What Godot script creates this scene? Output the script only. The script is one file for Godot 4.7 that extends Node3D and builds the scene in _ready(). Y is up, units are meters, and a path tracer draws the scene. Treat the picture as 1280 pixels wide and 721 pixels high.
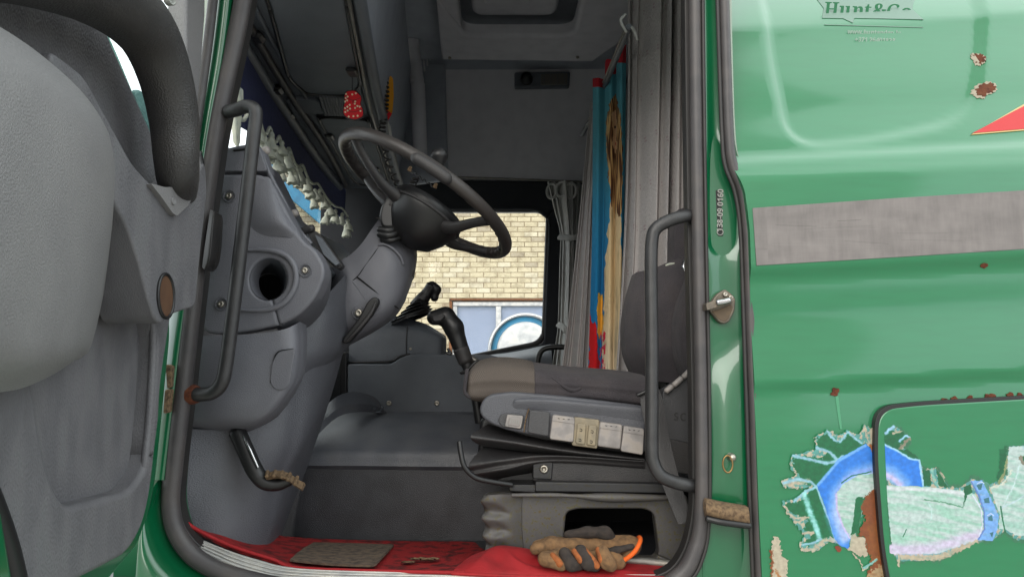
extends Node3D
# A green lorry cab seen through its open driver's door: x runs to the rear of the lorry, y up,
# z out of the cab towards the street. The outer skin of the cab's side lies near z = 0.

var used := {}
var M := {}
var truck: Node3D


func _ready() -> void:
	# camera: eye height on the pavement, tilted up a little
	var cam := Camera3D.new()
	cam.name = "camera"
	cam.position = Vector3(0, 1.70, 1.30)
	cam.rotation_degrees = Vector3(5.585, 0, 0)
	cam.fov = 43.0
	cam.near = 0.02
	cam.far = 400.0
	add_child(cam)
	cam.current = true

	# bright overcast sky
	var sky_mat := ProceduralSkyMaterial.new()
	sky_mat.sky_top_color = Color(0.97, 1.0, 1.0)
	sky_mat.sky_horizon_color = Color(0.86, 0.89, 0.92)
	sky_mat.sky_curve = 0.25
	sky_mat.ground_bottom_color = Color(0.25, 0.25, 0.25)
	sky_mat.ground_horizon_color = Color(0.55, 0.56, 0.57)
	sky_mat.sky_energy_multiplier = 1.0
	var sky := Sky.new()
	sky.sky_material = sky_mat
	var env := Environment.new()
	env.background_mode = Environment.BG_SKY
	env.sky = sky
	env.background_energy_multiplier = 1.15
	env.ambient_light_source = Environment.AMBIENT_SOURCE_SKY
	env.tonemap_mode = Environment.TONE_MAPPER_LINEAR
	env.tonemap_exposure = 2.6
	env.sdfgi_enabled = true
	env.ssao_enabled = true
	env.ssil_enabled = true
	var we := WorldEnvironment.new()
	we.name = "environment"
	we.environment = env
	add_child(we)

	# the sun behind thin cloud, high behind the photographer's right shoulder
	var sun := DirectionalLight3D.new()
	sun.name = "sun"
	sun.rotation_degrees = Vector3(-26, -18, 0)
	sun.light_energy = 0.35
	sun.light_color = Color(1.0, 0.985, 0.96)
	sun.light_angular_distance = 45.0
	sun.shadow_enabled = true
	add_child(sun)

	materials()
	# setting
	ground()
	building()
	# the lorry, part by part
	truck = thing("truck", Vector3(0.1, 0.0, -1.15), "green lorry cab with its driver's door open and peeling airbrush art behind it", "truck")
	cab_shell()
	door_frame()
	side_panel()
	roof_shelf()
	dashboard()
	centre_console()
	steering()
	seat()
	grab_rails()
	open_door()
	# things hung and laid in the cab
	windscreen_pelmet()
	curtains()
	floor_mats()
	gloves()
	hanging_things()
	round_tank()


func materials() -> void:
	var dust := noise_tex(0.006, 5, [[0.0, Color(0.80, 0.80, 0.80)], [0.45, Color(0.92, 0.92, 0.92)], [0.62, Color(1.0, 0.99, 0.97)], [1.0, Color(1, 0.98, 0.94)]], 1024)
	var soft := noise_tex(0.008, 4, [[0.0, Color(0.92, 0.92, 0.92)], [0.5, Color(0.97, 0.97, 0.965)], [1.0, Color(1, 1, 0.99)]], 1024, FastNoiseLite.TYPE_SIMPLEX_SMOOTH, 71)
	var grain := bump_tex(0.33, 1, 3.0, 1024)
	var coarse := bump_tex(0.05, 3, 5.0, 1024)
	var scuff := noise_tex(0.008, 6, [[0.0, Color(0.75, 0.75, 0.75)], [0.5, Color(0.95, 0.95, 0.95)], [0.62, Color(1, 1, 1)], [0.68, Color(1.5, 1.5, 1.45)], [1.0, Color(1.9, 1.85, 1.8)]], 1024, FastNoiseLite.TYPE_SIMPLEX_SMOOTH, 61)
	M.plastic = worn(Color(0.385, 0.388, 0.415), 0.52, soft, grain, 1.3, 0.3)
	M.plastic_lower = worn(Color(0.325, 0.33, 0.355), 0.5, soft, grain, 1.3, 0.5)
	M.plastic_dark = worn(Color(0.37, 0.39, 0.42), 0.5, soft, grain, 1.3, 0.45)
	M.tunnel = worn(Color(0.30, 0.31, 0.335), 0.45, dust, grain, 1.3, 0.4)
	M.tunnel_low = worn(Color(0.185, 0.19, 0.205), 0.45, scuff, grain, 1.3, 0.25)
	M.lining = worn(Color(0.76, 0.755, 0.78), 0.75, soft, grain, 1.3, 0.5)
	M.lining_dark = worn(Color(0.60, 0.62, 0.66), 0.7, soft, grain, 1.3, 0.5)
	M.black = mat(Color(0.09, 0.09, 0.095), 0.42)
	M.black_soft = worn(Color(0.19, 0.185, 0.19), 0.5, dust, grain, 1.3, 0.4)
	M.dull_black = worn(Color(0.15, 0.16, 0.18), 0.9, soft, grain, 1.3, 0.3)
	M.void = mat(Color(0.03, 0.03, 0.035), 0.9)
	var streak := noise_tex(0.012, 4, [[0.0, Color(0.88, 0.875, 0.87)], [0.4, Color(0.95, 0.945, 0.94)], [0.6, Color(1, 0.99, 0.98)], [1.0, Color(1.06, 1.04, 1.0)]], 1024, FastNoiseLite.TYPE_SIMPLEX_SMOOTH, 3)
	M.door_trim = worn(Color(0.37, 0.37, 0.385), 0.6, streak, grain, 1.1, 0.3)
	M.door_trim.uv1_scale = Vector3(1.6, 0.55, 1.6)
	M.armrest = worn(Color(0.465, 0.46, 0.465), 0.5, soft, grain, 1.1, 0.3)
	M.seal = worn(Color(0.27, 0.26, 0.265), 0.5, dust, grain, 2.0, 0.2)
	M.seal_dark = worn(Color(0.15, 0.145, 0.145), 0.55, dust, grain, 2.0, 0.2)
	var paint := noise_tex(0.004, 6, [[0.0, Color(0.86, 0.90, 0.87)], [0.5, Color(0.97, 0.98, 0.97)], [1.0, Color(1, 1, 1)]], 1024, FastNoiseLite.TYPE_SIMPLEX_SMOOTH, 5)
	var paint_lines := noise_tex(0.012, 6, [[0.0, Color(0.95, 0.96, 0.96)], [0.5, Color(0.985, 0.99, 0.985)], [0.75, Color(1, 1, 1)], [1.0, Color(1.06, 1.03, 1.03)]], 1024, FastNoiseLite.TYPE_SIMPLEX_SMOOTH, 6)
	var orange_peel := bump_tex(0.03, 2, 0.6, 512)
	M.green = worn(Color(0.02, 0.345, 0.21), 0.32, paint, orange_peel, 1.0, 0.12)
	M.green.clearcoat_enabled = true
	M.green.clearcoat = 0.9
	M.green.clearcoat_roughness = 0.06
	M.green_faded = worn(Color(0.055, 0.405, 0.25), 0.34, paint_lines, orange_peel, 1.0, 0.08)
	M.green_faded.uv1_scale = Vector3(0.7, 5.0, 0.7)
	M.green_faded.clearcoat_enabled = true
	M.green_faded.clearcoat = 0.7
	M.green_faded.clearcoat_roughness = 0.07
	M.chrome = mat(Color(0.75, 0.75, 0.76), 0.22, 1.0)
	M.steel = worn(Color(0.55, 0.54, 0.52), 0.42, dust, grain, 3.0, 0.4)
	M.steel.metallic = 0.8
	M.sill_metal = worn(Color(0.78, 0.78, 0.77), 0.4, dust, null, 3.0)
	M.sill_metal.metallic = 0.35
	var chips := noise_tex(0.035, 4, [[0.0, Color(0.92, 0.92, 0.93)], [0.5, Color(1, 1, 1)], [0.60, Color(1.0, 1.0, 1.0)], [0.62, Color(3.0, 2.0, 1.5)], [0.70, Color(2.0, 1.1, 0.7)], [1.0, Color(1.3, 0.6, 0.35)]], 1024, FastNoiseLite.TYPE_SIMPLEX_SMOOTH, 9)
	M.chipped = worn(Color(0.30, 0.29, 0.285), 0.5, chips, grain, 2.6, 0.3)
	M.chipped_dark = worn(Color(0.13, 0.13, 0.14), 0.45, chips, grain, 3.2, 0.3)
	M.rail = worn(Color(0.17, 0.17, 0.175), 0.38, noise_tex(0.02, 4, [[0.0, Color(0.75, 0.75, 0.75)], [0.72, Color(1, 1, 1)], [0.78, Color(1.5, 1.25, 1.05)], [1.0, Color(1.6, 1.2, 0.9)]], 512, FastNoiseLite.TYPE_SIMPLEX_SMOOTH, 12), grain, 2.5, 0.4)
	M.rust = worn(Color(0.34, 0.18, 0.10), 0.9, noise_tex(0.03, 5, [[0.0, Color(0.5, 0.4, 0.35)], [0.5, Color(1, 0.9, 0.8)], [1.0, Color(1.3, 1.1, 0.9)]], 512, FastNoiseLite.TYPE_SIMPLEX_SMOOTH, 14), coarse, 4.0, 0.8)
	M.primer = worn(Color(0.58, 0.55, 0.49), 0.8, streak, coarse, 4.0, 0.5)
	var weave := bump_tex(0.22, 2, 6.0, 1024, FastNoiseLite.TYPE_CELLULAR)
	M.seat_cloth = worn(Color(0.25, 0.235, 0.25), 0.95, dust, weave, 2.0, 0.8)
	M.seat_cloth.rim_enabled = true
	M.seat_cloth.rim = 0.3
	M.navy = worn(Color(0.17, 0.20, 0.36), 0.85, noise_tex(0.03, 2, [[0.0, Color(0.85, 0.85, 0.85)], [0.9, Color(1, 1, 1)], [0.94, Color(2.0, 2.0, 2.2)], [1.0, Color(2.4, 2.4, 2.6)]], 512), weave, 2.0, 0.6)
	M.cream = worn(Color(0.74, 0.76, 0.71), 0.9, dust, weave, 5.0, 0.8)
	M.cream.backlight_enabled = true
	M.cream.backlight = Color(0.25, 0.25, 0.22)
	M.far_curtain = worn(Color(0.68, 0.68, 0.67), 0.95, soft, weave, 3.0, 0.7)
	M.button = worn(Color(0.58, 0.56, 0.55), 0.5, dust, grain, 4.0, 0.2)
	M.button_beige = worn(Color(0.55, 0.51, 0.43), 0.5, dust, grain, 4.0, 0.2)
	M.handle_dark = worn(Color(0.22, 0.215, 0.215), 0.5, dust, grain, 1.1, 0.35)
	M.lens_brown = worn(Color(0.34, 0.25, 0.19), 0.4, streak, null, 3.0)
	M.teal_guard = worn(Color(0.35, 0.50, 0.49), 0.6, streak, coarse, 3.0)
	M.panel_grey = worn(Color(0.25, 0.25, 0.26), 0.5, soft, grain, 1.3, 0.3)
	M.tinted = mat(Color(0.60, 0.95, 0.88, 0.12), 0.02)
	M.tinted.transparency = BaseMaterial3D.TRANSPARENCY_ALPHA
	M.dusty = worn(Color(0.44, 0.41, 0.37), 0.85, dust, coarse, 3.0, 0.5)
	M.mark = mat(Color(0.12, 0.12, 0.12), 0.7)
	M.mark_light = mat(Color(0.55, 0.56, 0.54), 0.7)
	M.screw = mat(Color(0.62, 0.60, 0.56), 0.35, 0.9)
	M.building_glass = mat(Color(0.8, 0.9, 0.95, 0.05), 0.15)
	M.building_glass.transparency = BaseMaterial3D.TRANSPARENCY_ALPHA
	M.building_glass.metallic_specular = 0.3
	M.glass = mat(Color(0.82, 0.95, 0.92, 0.06), 0.02)
	M.glass.metallic_specular = 0.25
	M.glass.transparency = BaseMaterial3D.TRANSPARENCY_ALPHA
	var brick_tones := [Color(0.80, 0.76, 0.65), Color(0.77, 0.73, 0.63), Color(0.83, 0.80, 0.71), Color(0.69, 0.65, 0.57)]
	M.bricks = []
	var brick_dirt := noise_tex(0.02, 4, [[0.0, Color(0.78, 0.76, 0.74)], [0.5, Color(0.96, 0.96, 0.95)], [1.0, Color(1, 1, 1)]], 512, FastNoiseLite.TYPE_SIMPLEX_SMOOTH, 20)
	for c in brick_tones:
		M.bricks.append(worn(c, 0.9, brick_dirt, coarse, 0.35, 0.6))
	M.mortar = worn(Color(0.63, 0.57, 0.48), 0.95, brick_dirt, coarse, 0.8, 0.6)
	M.window_white = worn(Color(0.80, 0.81, 0.82), 0.4, dust, null, 1.0)
	M.blind = mat(Color(0.55, 0.59, 0.70), 0.8)
	M.foam = worn(Color(0.50, 0.31, 0.17), 0.95, dust, coarse, 3.0, 1.0)
	M.asphalt = worn(Color(0.60, 0.59, 0.57), 0.95, dust, coarse, 0.6, 0.6)
	M.blue_sheet = worn(Color(0.03, 0.45, 0.62), 0.5, dust, null, 0.5)
	M.red_mat = worn(Color(0.57, 0.09, 0.10), 0.7, noise_tex(0.012, 5, [[0.0, Color(0.30, 0.5, 0.5)], [0.32, Color(0.62, 0.75, 0.72)], [0.5, Color(0.95, 0.95, 0.95)], [0.7, Color(1, 1, 1)], [1.0, Color(1.05, 2.2, 2.0)]], 1024, FastNoiseLite.TYPE_SIMPLEX_SMOOTH, 22), coarse, 2.0, 0.5)
	M.red_cloth = worn(Color(0.60, 0.06, 0.09), 0.75, noise_tex(0.01, 5, [[0.0, Color(0.75, 0.72, 0.70)], [0.4, Color(0.95, 0.95, 0.95)], [1.0, Color(1, 1, 1)]], 512, FastNoiseLite.TYPE_SIMPLEX_SMOOTH, 23), weave, 2.5, 0.5)
	M.patch = worn(Color(0.42, 0.36, 0.31), 0.95, noise_tex(0.03, 5, [[0.0, Color(0.55, 0.55, 0.55)], [0.5, Color(0.9, 0.9, 0.9)], [1.0, Color(1.15, 1.1, 1.0)]], 512, FastNoiseLite.TYPE_SIMPLEX_SMOOTH, 24), weave, 3.0, 1.0)
	M.mud = worn(Color(0.44, 0.36, 0.27), 0.95, noise_tex(0.05, 4, [[0.0, Color(0.45, 0.4, 0.38)], [0.5, Color(0.9, 0.9, 0.9)], [1.0, Color(1.2, 1.15, 1.05)]], 512), coarse, 4.0, 1.0)


# ---------------------------------------------------------------- the setting
func ground() -> void:
	var g := Geo.new()
	var grid := []
	for j in 41:
		var r := []
		for i in 41:
			var x := (i - 20) / 20.0
			var z := (j - 20) / 20.0
			r.append(Vector3(signf(x) * pow(absf(x), 3.0) * 200.0, 0.0, signf(z) * pow(absf(z), 3.0) * 200.0))
		grid.append(r)
	skin(g, grid, Vector3.UP)
	var o := put(g, "ground", M.asphalt)
	o.set_meta("kind", "structure")


func building() -> void:
	# a pale brick workshop across the yard, seen through the far door's window and the windscreen
	var zf := -12.70
	var b := thing("brick_building", Vector3(-1.0, 0, zf - 2.0), "pale yellow brick building with white windows seen through the far cab window", "building")
	var g := Geo.new()
	var wx0 := -1.20
	var wx1 := 1.75
	var wtop: float = Vector3(-0.614, 2.8763, -12.7).y
	var wbot := 0.9
	var x0 := -7.5
	var x1 := 7.0
	var top := 5.6
	var face := holed([Vector3(x0, 0, zf), Vector3(x1, 0, zf), Vector3(x1, top, zf), Vector3(x0, top, zf)], [Vector3(wx0, wbot, zf), Vector3(wx1, wbot, zf), Vector3(wx1, wtop, zf), Vector3(wx0, wtop, zf)])
	slab(g, face, Vector3(0, 0, -0.35), 0.002, 1)
	put(g, "wall", M.mortar, b)
	g = Geo.new()
	box(g, Vector3((x0 + x1) / 2, top + 0.08, zf - 3.0), Vector3(x1 - x0 + 0.5, 0.16, 6.6), 0.03)
	put(g, "roof", M.plastic_lower, b)
	g = Geo.new()
	for q in [[x0 + 0.175, 0.35], [x1 - 0.175, 0.35]]:
		box(g, Vector3(q[0], top / 2, zf - 3.35), Vector3(q[1] - 0.01, top - 0.01, 5.9), 0.01)
	box(g, Vector3((x0 + x1) / 2, top / 2, zf - 6.2), Vector3(x1 - x0 - 0.02, top - 0.02, 0.3), 0.01)
	put(g, "rear_wall", M.mortar, b)
	# bricks: running bond, those behind the far window one by one
	var proto := []
	var rng := RandomNumberGenerator.new()
	rng.seed = 41
	for k in 3:
		g = Geo.new()
		box(g, Vector3.ZERO, Vector3(0.250, 0.088, 0.05), 0.004 + 0.002 * k)
		proto.append(g.mesh())
	var bulk := [Geo.new(), Geo.new(), Geo.new(), Geo.new()]
	var pitch := Vector2(0.262, 0.099)
	var seen_a := Vector3(-2.0505, 4.607, -12.7)
	var seen_b := Vector3(0.7674, 2.8609, -12.7)
	var row := 0
	var y := 0.06
	while y < top - 0.04:
		var x := x0 + 0.14 + (0.131 if row % 2 else 0.0)
		while x < x1 - 0.12:
			var in_window := x > wx0 - 0.125 and x < wx1 + 0.125 and y > wbot - 0.08 and y < wtop + 0.045
			if not in_window:
				var t := rng.randi() % 4
				if rng.randf() < 0.55:
					t = 0
				var p := Vector3(x + rng.randf_range(-0.004, 0.004), y + rng.randf_range(-0.002, 0.002), zf - 0.013 + rng.randf_range(-0.002, 0.003))
				if x > seen_a.x and x < seen_b.x and y < seen_a.y and y > seen_b.y - 0.35:
					var o := MeshInstance3D.new()
					o.mesh = proto[rng.randi() % 3]
					o.material_override = M.bricks[t]
					o.name = numbered(b, "brick")
					b.add_child(o)
					o.position = p - b.position
				else:
					var h := Vector3(0.125, 0.044, 0.024)
					var q: Geo = bulk[t]
					var f := [p + Vector3(-h.x, -h.y, h.z), p + Vector3(h.x, -h.y, h.z), p + Vector3(h.x, h.y, h.z), p + Vector3(-h.x, h.y, h.z)]
					slab(q, f, Vector3(0, 0, -0.03), 0.005, 1)
			x += pitch.x
		row += 1
		y += pitch.y
	for t in 4:
		var o := put(bulk[t], "bricks", M.bricks[t], b)
		o.set_meta("kind", "stuff")
	# window: foam-edged opening, white frame, two panes
	var w := Node3D.new()
	w.name = "window"
	b.add_child(w)
	g = Geo.new()
	box(g, Vector3((wx0 + wx1) / 2, wtop - 0.015, zf - 0.07), Vector3(wx1 - wx0, 0.05, 0.14), 0.015)
	box(g, Vector3(wx0 + 0.025, (wtop + wbot) / 2, zf - 0.05), Vector3(0.05, wtop - wbot - 0.1, 0.14), 0.015)
	put(g, "foam_edge", M.foam, w)
	g = Geo.new()
	var fx0 := wx0 + 0.06
	var fx1 := wx1 - 0.03
	var ft := wtop - 0.06
	var mull: float = Vector3(-0.2602, 2.4617, -12.7).x
	box(g, Vector3((fx0 + fx1) / 2, ft - 0.04, zf - 0.1), Vector3(fx1 - fx0, 0.08, 0.09), 0.01)
	box(g, Vector3((fx0 + fx1) / 2, wbot + 0.05, zf - 0.1), Vector3(fx1 - fx0, 0.08, 0.09), 0.01)
	for x in [fx0 + 0.04, mull, fx1 - 0.04]:
		box(g, Vector3(x, (ft + wbot) / 2, zf - 0.1), Vector3(0.085 if x != mull else 0.10, ft - wbot - 0.17, 0.092), 0.01)
	put(g, "frame", M.window_white, w)
	for q in [[fx0 + 0.08, mull - 0.05], [mull + 0.05, fx1 - 0.08]]:
		g = Geo.new()
		box(g, Vector3((q[0] + q[1]) / 2, (ft + wbot) / 2, zf - 0.11), Vector3(q[1] - q[0], ft - wbot - 0.17, 0.012), 0.001)
		put(g, "pane", M.building_glass, w)
		g = Geo.new()
		box(g, Vector3((q[0] + q[1]) / 2, (ft + wbot) / 2, zf - 0.17), Vector3(q[1] - q[0] + 0.04, ft - wbot - 0.16, 0.02), 0.002)
		put(g, "blind", M.blind, w)
	# a sloping blue sheet-metal canopy fixed to the wall ahead of the lorry
	g = Geo.new()
	slab(g, [Vector3(-4.791, 5.61, -12), Vector3(-3.42, 4.312, -12), Vector3(-3.474, 4.132, -12), Vector3(-4.84, 5.29, -12)], Vector3(0, 0, -0.7), 0.02, 2)
	put(g, "canopy", M.blue_sheet, b, "bright blue sloping canopy on the pale brick wall")


func round_tank() -> void:
	# the rounded end of another vehicle parked between the lorry and the building
	var c := Vector3(0.1444, 1.8014, -6.5)
	var t := thing("parked_tanker", Vector3(c.x, 0.0, -7.2), "white round-ended tank with chrome rim and blue band outside the far cab window", "tank trailer")
	var g := Geo.new()
	var r := 0.305
	lathe(g, c, Vector3(0, 0, 1), [[0.0, 0.03], [r * 0.5, 0.028], [r * 0.85, 0.018], [r, 0.0], [r, -1.4], [0.0, -1.4]], 48)
	put(g, "end_plate", M.window_white, t)
	g = Geo.new()
	lathe(g, c, Vector3(0, 0, 1), [[r + 0.002, -0.03], [r + 0.055, -0.03], [r + 0.055, -1.38], [r + 0.002, -1.38]], 48)
	put(g, "blue_band", M.blue_sheet, t)
	g = Geo.new()
	lathe(g, c, Vector3(0, 0, 1), [[r + 0.056, -0.05], [r + 0.066, -0.015], [r + 0.09, -0.015], [r + 0.10, -0.05], [r + 0.10, -1.3], [r + 0.056, -1.3]], 48)
	put(g, "rim", M.chrome, t)
	g = Geo.new()
	for x in [-0.25, 0.25]:
		box(g, Vector3(c.x + x, (c.y - r) / 2, -7.2), Vector3(0.1, c.y - r + 0.1, 1.0), 0.01)
	put(g, "stand", M.black, t)


# ---------------------------------------------------------------- the cab
func bar(path: Array, r, m: Material, called: String, parent: Node3D, sides := 12, count := 0) -> MeshInstance3D:
	var g := Geo.new()
	tube(g, path, r, sides, count)
	return put(g, called, m, parent)


func plate(pts: Array, depth: float, bevel: float, m: Material, called: String, parent: Node3D, corner := 0.0, steps := 3) -> MeshInstance3D:
	var g := Geo.new()
	var p := rounded(pts, maxf(corner, bevel * 1.3))
	slab(g, p, Vector3(0, 0, -depth), bevel, steps)
	return put(g, called, m, parent)


func screw(at: Vector3, r: float, parent: Node3D, axis := Vector3(0, 0, 1)) -> void:
	var g := Geo.new()
	lathe(g, at, axis, [[0.0, r * 0.25], [r * 0.3, r * 0.22], [r * 0.34, r * 0.5], [r * 0.8, r * 0.45], [r, r * 0.2], [r, -r]], 18)
	put(g, "screw", M.screw, parent)


func cab_shell() -> void:
	var g := Geo.new()
	# floor
	box(g, Vector3(0.15, 1.24, -1.2), Vector3(2.1, 0.1, 2.28), 0.01)
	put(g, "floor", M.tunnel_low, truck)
	# far side: wall with the passenger window
	g = Geo.new()
	var z := -2.30
	var hole := rounded([Vector3(-0.6641, 1.6222, -2.3), Vector3(-0.5592, 2.4474, -2.3), Vector3(0.1837, 2.4474, -2.3), Vector3(0.157, 1.7859, -2.3), Vector3(0, 1.7546, -2.3), Vector3(-0.3131, 1.6922, -2.3)], 0.07, 6)
	var wall := [Vector3(-0.95, 1.22, z), Vector3(1.25, 1.22, z), Vector3(1.25, 3.25, z), Vector3(-0.95, 3.25, z)]
	slab(g, holed(wall, hole), Vector3(0, 0, -0.09), 0.015, 3)
	put(g, "far_wall", M.lining, truck)
	g = Geo.new()
	tube(g, hole, 0.014, 8, 80, true)
	put(g, "window_seal", M.black_soft, truck)
	g = Geo.new()
	slab(g, hole, Vector3(0, 0, -0.004), 0.0005, 1)
	for i in g.v.size():
		g.v[i].z -= 0.06
	put(g, "far_window", M.glass, truck)
	# far door: dark frame round the glass
	g = Geo.new()
	slab(g, holed(rounded([Vector3(-0.9442, 1.4315, -2.27), Vector3(-0.9529, 2.5299, -2.27), Vector3(-0.7955, 2.5946, -2.27), Vector3(0.3897, 2.5865, -2.27), Vector3(0.37, 1.4315, -2.27)], 0.04), rounded([Vector3(-0.6199, 1.6229, -2.27), Vector3(-0.5423, 2.417, -2.27), Vector3(-0.4753, 2.4412, -2.27), Vector3(0.1188, 2.4412, -2.27), Vector3(0.182, 2.393, -2.27), Vector3(0.1556, 1.7774, -2.27), Vector3(0, 1.7464, -2.27), Vector3(-0.3105, 1.6923, -2.27)], 0.03, 4)), Vector3(0, 0, -0.028), 0.012, 3)
	put(g, "far_door_frame", M.dull_black, truck)
	# sloping sill under the far window
	g = Geo.new()
	loft(g, [[Vector3(-0.1926, 1.7153, -2.24), Vector3(0, 1.7384, -2.24), Vector3(0.1852, 1.7768, -2.24)], [Vector3(-0.1858, 1.6778, -2.12), Vector3(0, 1.6926, -2.12), Vector3(0.186, 1.7148, -2.12)], [Vector3(-0.1843, 1.59, -2.1), Vector3(0, 1.59, -2.1), Vector3(0.1843, 1.59, -2.1)]], 12, 10, Vector3(0, 1, 1), false, Vector3(0, -0.02, -0.01))
	put(g, "far_door_sill", M.plastic_dark, truck)
	bar([Vector3(0.1111, 1.6309, -1.9), Vector3(0.1149, 1.7069, -1.9), Vector3(0.1359, 1.7451, -1.9), Vector3(0.1813, 1.7555, -1.9), Vector3(0.251, 1.7555, -1.9)], 0.012, M.black, "armrest_loop", truck)
	# rod over the far door
	bar([Vector3(-0.3121, 2.589, -2.2), Vector3(0.039, 2.5771, -2.2), Vector3(0.3898, 2.5612, -2.2)], 0.005, M.steel, "curtain_rod", truck, 8)
	# rear wall, roof, front and near side above the opening: they close the cab
	g = Geo.new()
	slab(g, [Vector3(1.25, 1.15, -2.38), Vector3(1.25, 1.15, -0.03), Vector3(1.25, 2.0, -0.05), Vector3(1.25, 2.35, -0.16), Vector3(1.25, 2.6, -0.30), Vector3(1.25, 3.25, -0.56), Vector3(1.25, 3.25, -2.38)], Vector3(0.05, 0, 0), 0.005, 1)
	put(g, "rear_wall", M.lining, truck)
	g = Geo.new()
	box(g, Vector3(0.18, 3.29, -1.49), Vector3(2.3, 0.07, 1.82), 0.02)
	box(g, Vector3(-0.07, 3.29, -0.25), Vector3(1.06, 0.068, 0.42), 0.02)
	put(g, "roof", M.green, truck)
	g = Geo.new()
	box(g, Vector3(-0.07, 2.88, -0.06), Vector3(1.02, 0.76, 0.06), 0.01)
	put(g, "upper_side_wall", M.lining, truck)
	g = Geo.new()
	slab(g, [Vector3(-0.60, 2.55, -0.01), Vector3(0.44, 2.55, -0.01), Vector3(0.44, 3.27, -0.12), Vector3(-0.60, 3.27, -0.12)], Vector3(0, 0, -0.01), 0.004, 2)
	put(g, "upper_side_skin", M.green_faded, truck)
	g = Geo.new()
	# front: below the windscreen, and the roof's brow above it
	slab(g, [Vector3(-0.70, 1.0, -0.14), Vector3(-0.70, 1.92, -0.14), Vector3(-1.0, 1.92, -2.38), Vector3(-1.0, 1.0, -2.38)], Vector3(-0.06, 0, 0), 0.01, 2)
	slab(g, [Vector3(-0.66, 2.60, -0.14), Vector3(-0.66, 3.3, -0.14), Vector3(-0.95, 3.3, -2.38), Vector3(-0.95, 2.60, -2.38)], Vector3(-0.06, 0, 0), 0.01, 2)
	put(g, "front_wall", M.green, truck)
	g = Geo.new()
	slab(g, [Vector3(-0.69, 1.92, -0.14), Vector3(-0.665, 2.60, -0.14), Vector3(-0.955, 2.60, -2.38), Vector3(-0.995, 1.92, -2.38)], Vector3(-0.006, 0, 0), 0.001, 1)
	put(g, "windscreen", M.glass, truck)
	# far upper wall: slopes in to the roof
	g = Geo.new()
	loft(g, [[Vector3(-0.6742, 2.5881, -2.26), Vector3(-0.3173, 2.5962, -2.26), Vector3(0.0397, 2.5921, -2.26), Vector3(0.4759, 2.5841, -2.26)], [Vector3(-0.6683, 2.8737, -2.2), Vector3(-0.3145, 2.8737, -2.2), Vector3(0.0393, 2.8737, -2.2), Vector3(0.4717, 2.8737, -2.2)], [Vector3(-0.6443, 3.081, -2.05), Vector3(-0.3033, 3.088, -2.05), Vector3(0.0379, 3.088, -2.05), Vector3(0.4927, 3.081, -2.05)], [Vector3(-0.6277, 3.082, -1.96), Vector3(-0.2954, 3.082, -1.96), Vector3(0.0369, 3.082, -1.96), Vector3(0.4983, 3.074, -1.96)]], 16, 16, Vector3(0, -0.2, 1), false, Vector3(0, 0, -0.02))
	put(g, "far_upper_lining", M.lining, truck)
	# ceiling with the hatch: a raised frame round a recess
	var cy: float = 2.93
	g = Geo.new()
	var outer := [Vector3(-0.2908, 2.93, -1.6183), Vector3(0.3389, 2.93, -1.6347), Vector3(0.8959, 2.93, -0.4519), Vector3(0.4683, 2.93, -0.4519), Vector3(0.378, 2.93, -0.0909), Vector3(-0.3451, 2.93, -0.0909), Vector3(-0.2609, 2.93, -1.1051)]
	var inner := rounded([Vector3(-0.1897, 2.93, -1.3927), Vector3(0.2325, 2.93, -1.3927), Vector3(0.2472, 2.93, -0.808), Vector3(0.1801, 2.93, -0.2032), Vector3(-0.1306, 2.93, -0.2032), Vector3(-0.1793, 2.93, -0.808)], 0.06)
	slab(g, holed(outer, inner), Vector3(0, 0.05, 0), 0.018, 3)
	put(g, "ceiling", M.lining, truck)
	g = Geo.new()
	var lid := rounded([Vector3(-0.1526, 3, -1.3792), Vector3(0.1709, 3, -1.3792), Vector3(0.1844, 3, -0.928), Vector3(0.1542, 3, -0.5419), Vector3(-0.1199, 3, -0.5419), Vector3(-0.1434, 3, -0.928)], 0.05)
	slab(g, lid, Vector3(0, 0.05, 0), 0.025, 3)
	var hatch := put(g, "roof_hatch", M.lining, truck)
	g = Geo.new()
	slab(g, rounded([Vector3(-0.1052, 2.985, -1.2604), Vector3(0.0701, 2.985, -1.2604), Vector3(0.0709, 2.985, -0.9023), Vector3(0.0646, 2.985, -0.6944), Vector3(-0.083, 2.985, -0.6944), Vector3(-0.0937, 2.985, -0.9023)], 0.04), Vector3(0, 0.012, 0), 0.01, 2)
	put(g, "inset_panel", M.lining, hatch)
	g = Geo.new()
	box(g, Vector3(0.2, 3.09, -1.40), Vector3(2.0, 0.03, 1.7), 0.01)
	put(g, "inner_roof", M.lining_dark, truck)
	for q in [Vector3(-0.2547, 2.925, -1.5824), Vector3(0.267, 2.925, -1.5744)]:
		screw(q, 0.006, truck, Vector3(0, -1, 0))
	# reading lamp on the far upper wall
	var lamp := Node3D.new()
	lamp.name = "reading_lamp"
	truck.add_child(lamp)
	plate([Vector3(0.0114, 3.057, -2.05), Vector3(0.2765, 3.061, -2.05), Vector3(0.2722, 2.9866, -2.05), Vector3(0.0113, 2.9827, -2.05)], 0.03, 0.006, M.plastic_dark, "plate", lamp, 0.01)
	plate([Vector3(0.136, 3.046, -2.043), Vector3(0.2645, 3.048, -2.043), Vector3(0.2604, 2.9956, -2.043), Vector3(0.1358, 2.9917, -2.043)], 0.01, 0.003, mat(Color(0.40, 0.38, 0.36), 0.4), "lens", lamp, 0.006)
	for x in 4:
		var a := Vector3(0.1359, 3.045, -2.04).lerp(Vector3(0.2643, 3.045, -2.04), (x + 0.5) / 4.0)
		bar([a, a + Vector3(0, -0.05, 0)], 0.0015, M.plastic_dark, "lens_rib", lamp, 6)
	g = Geo.new()
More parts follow.
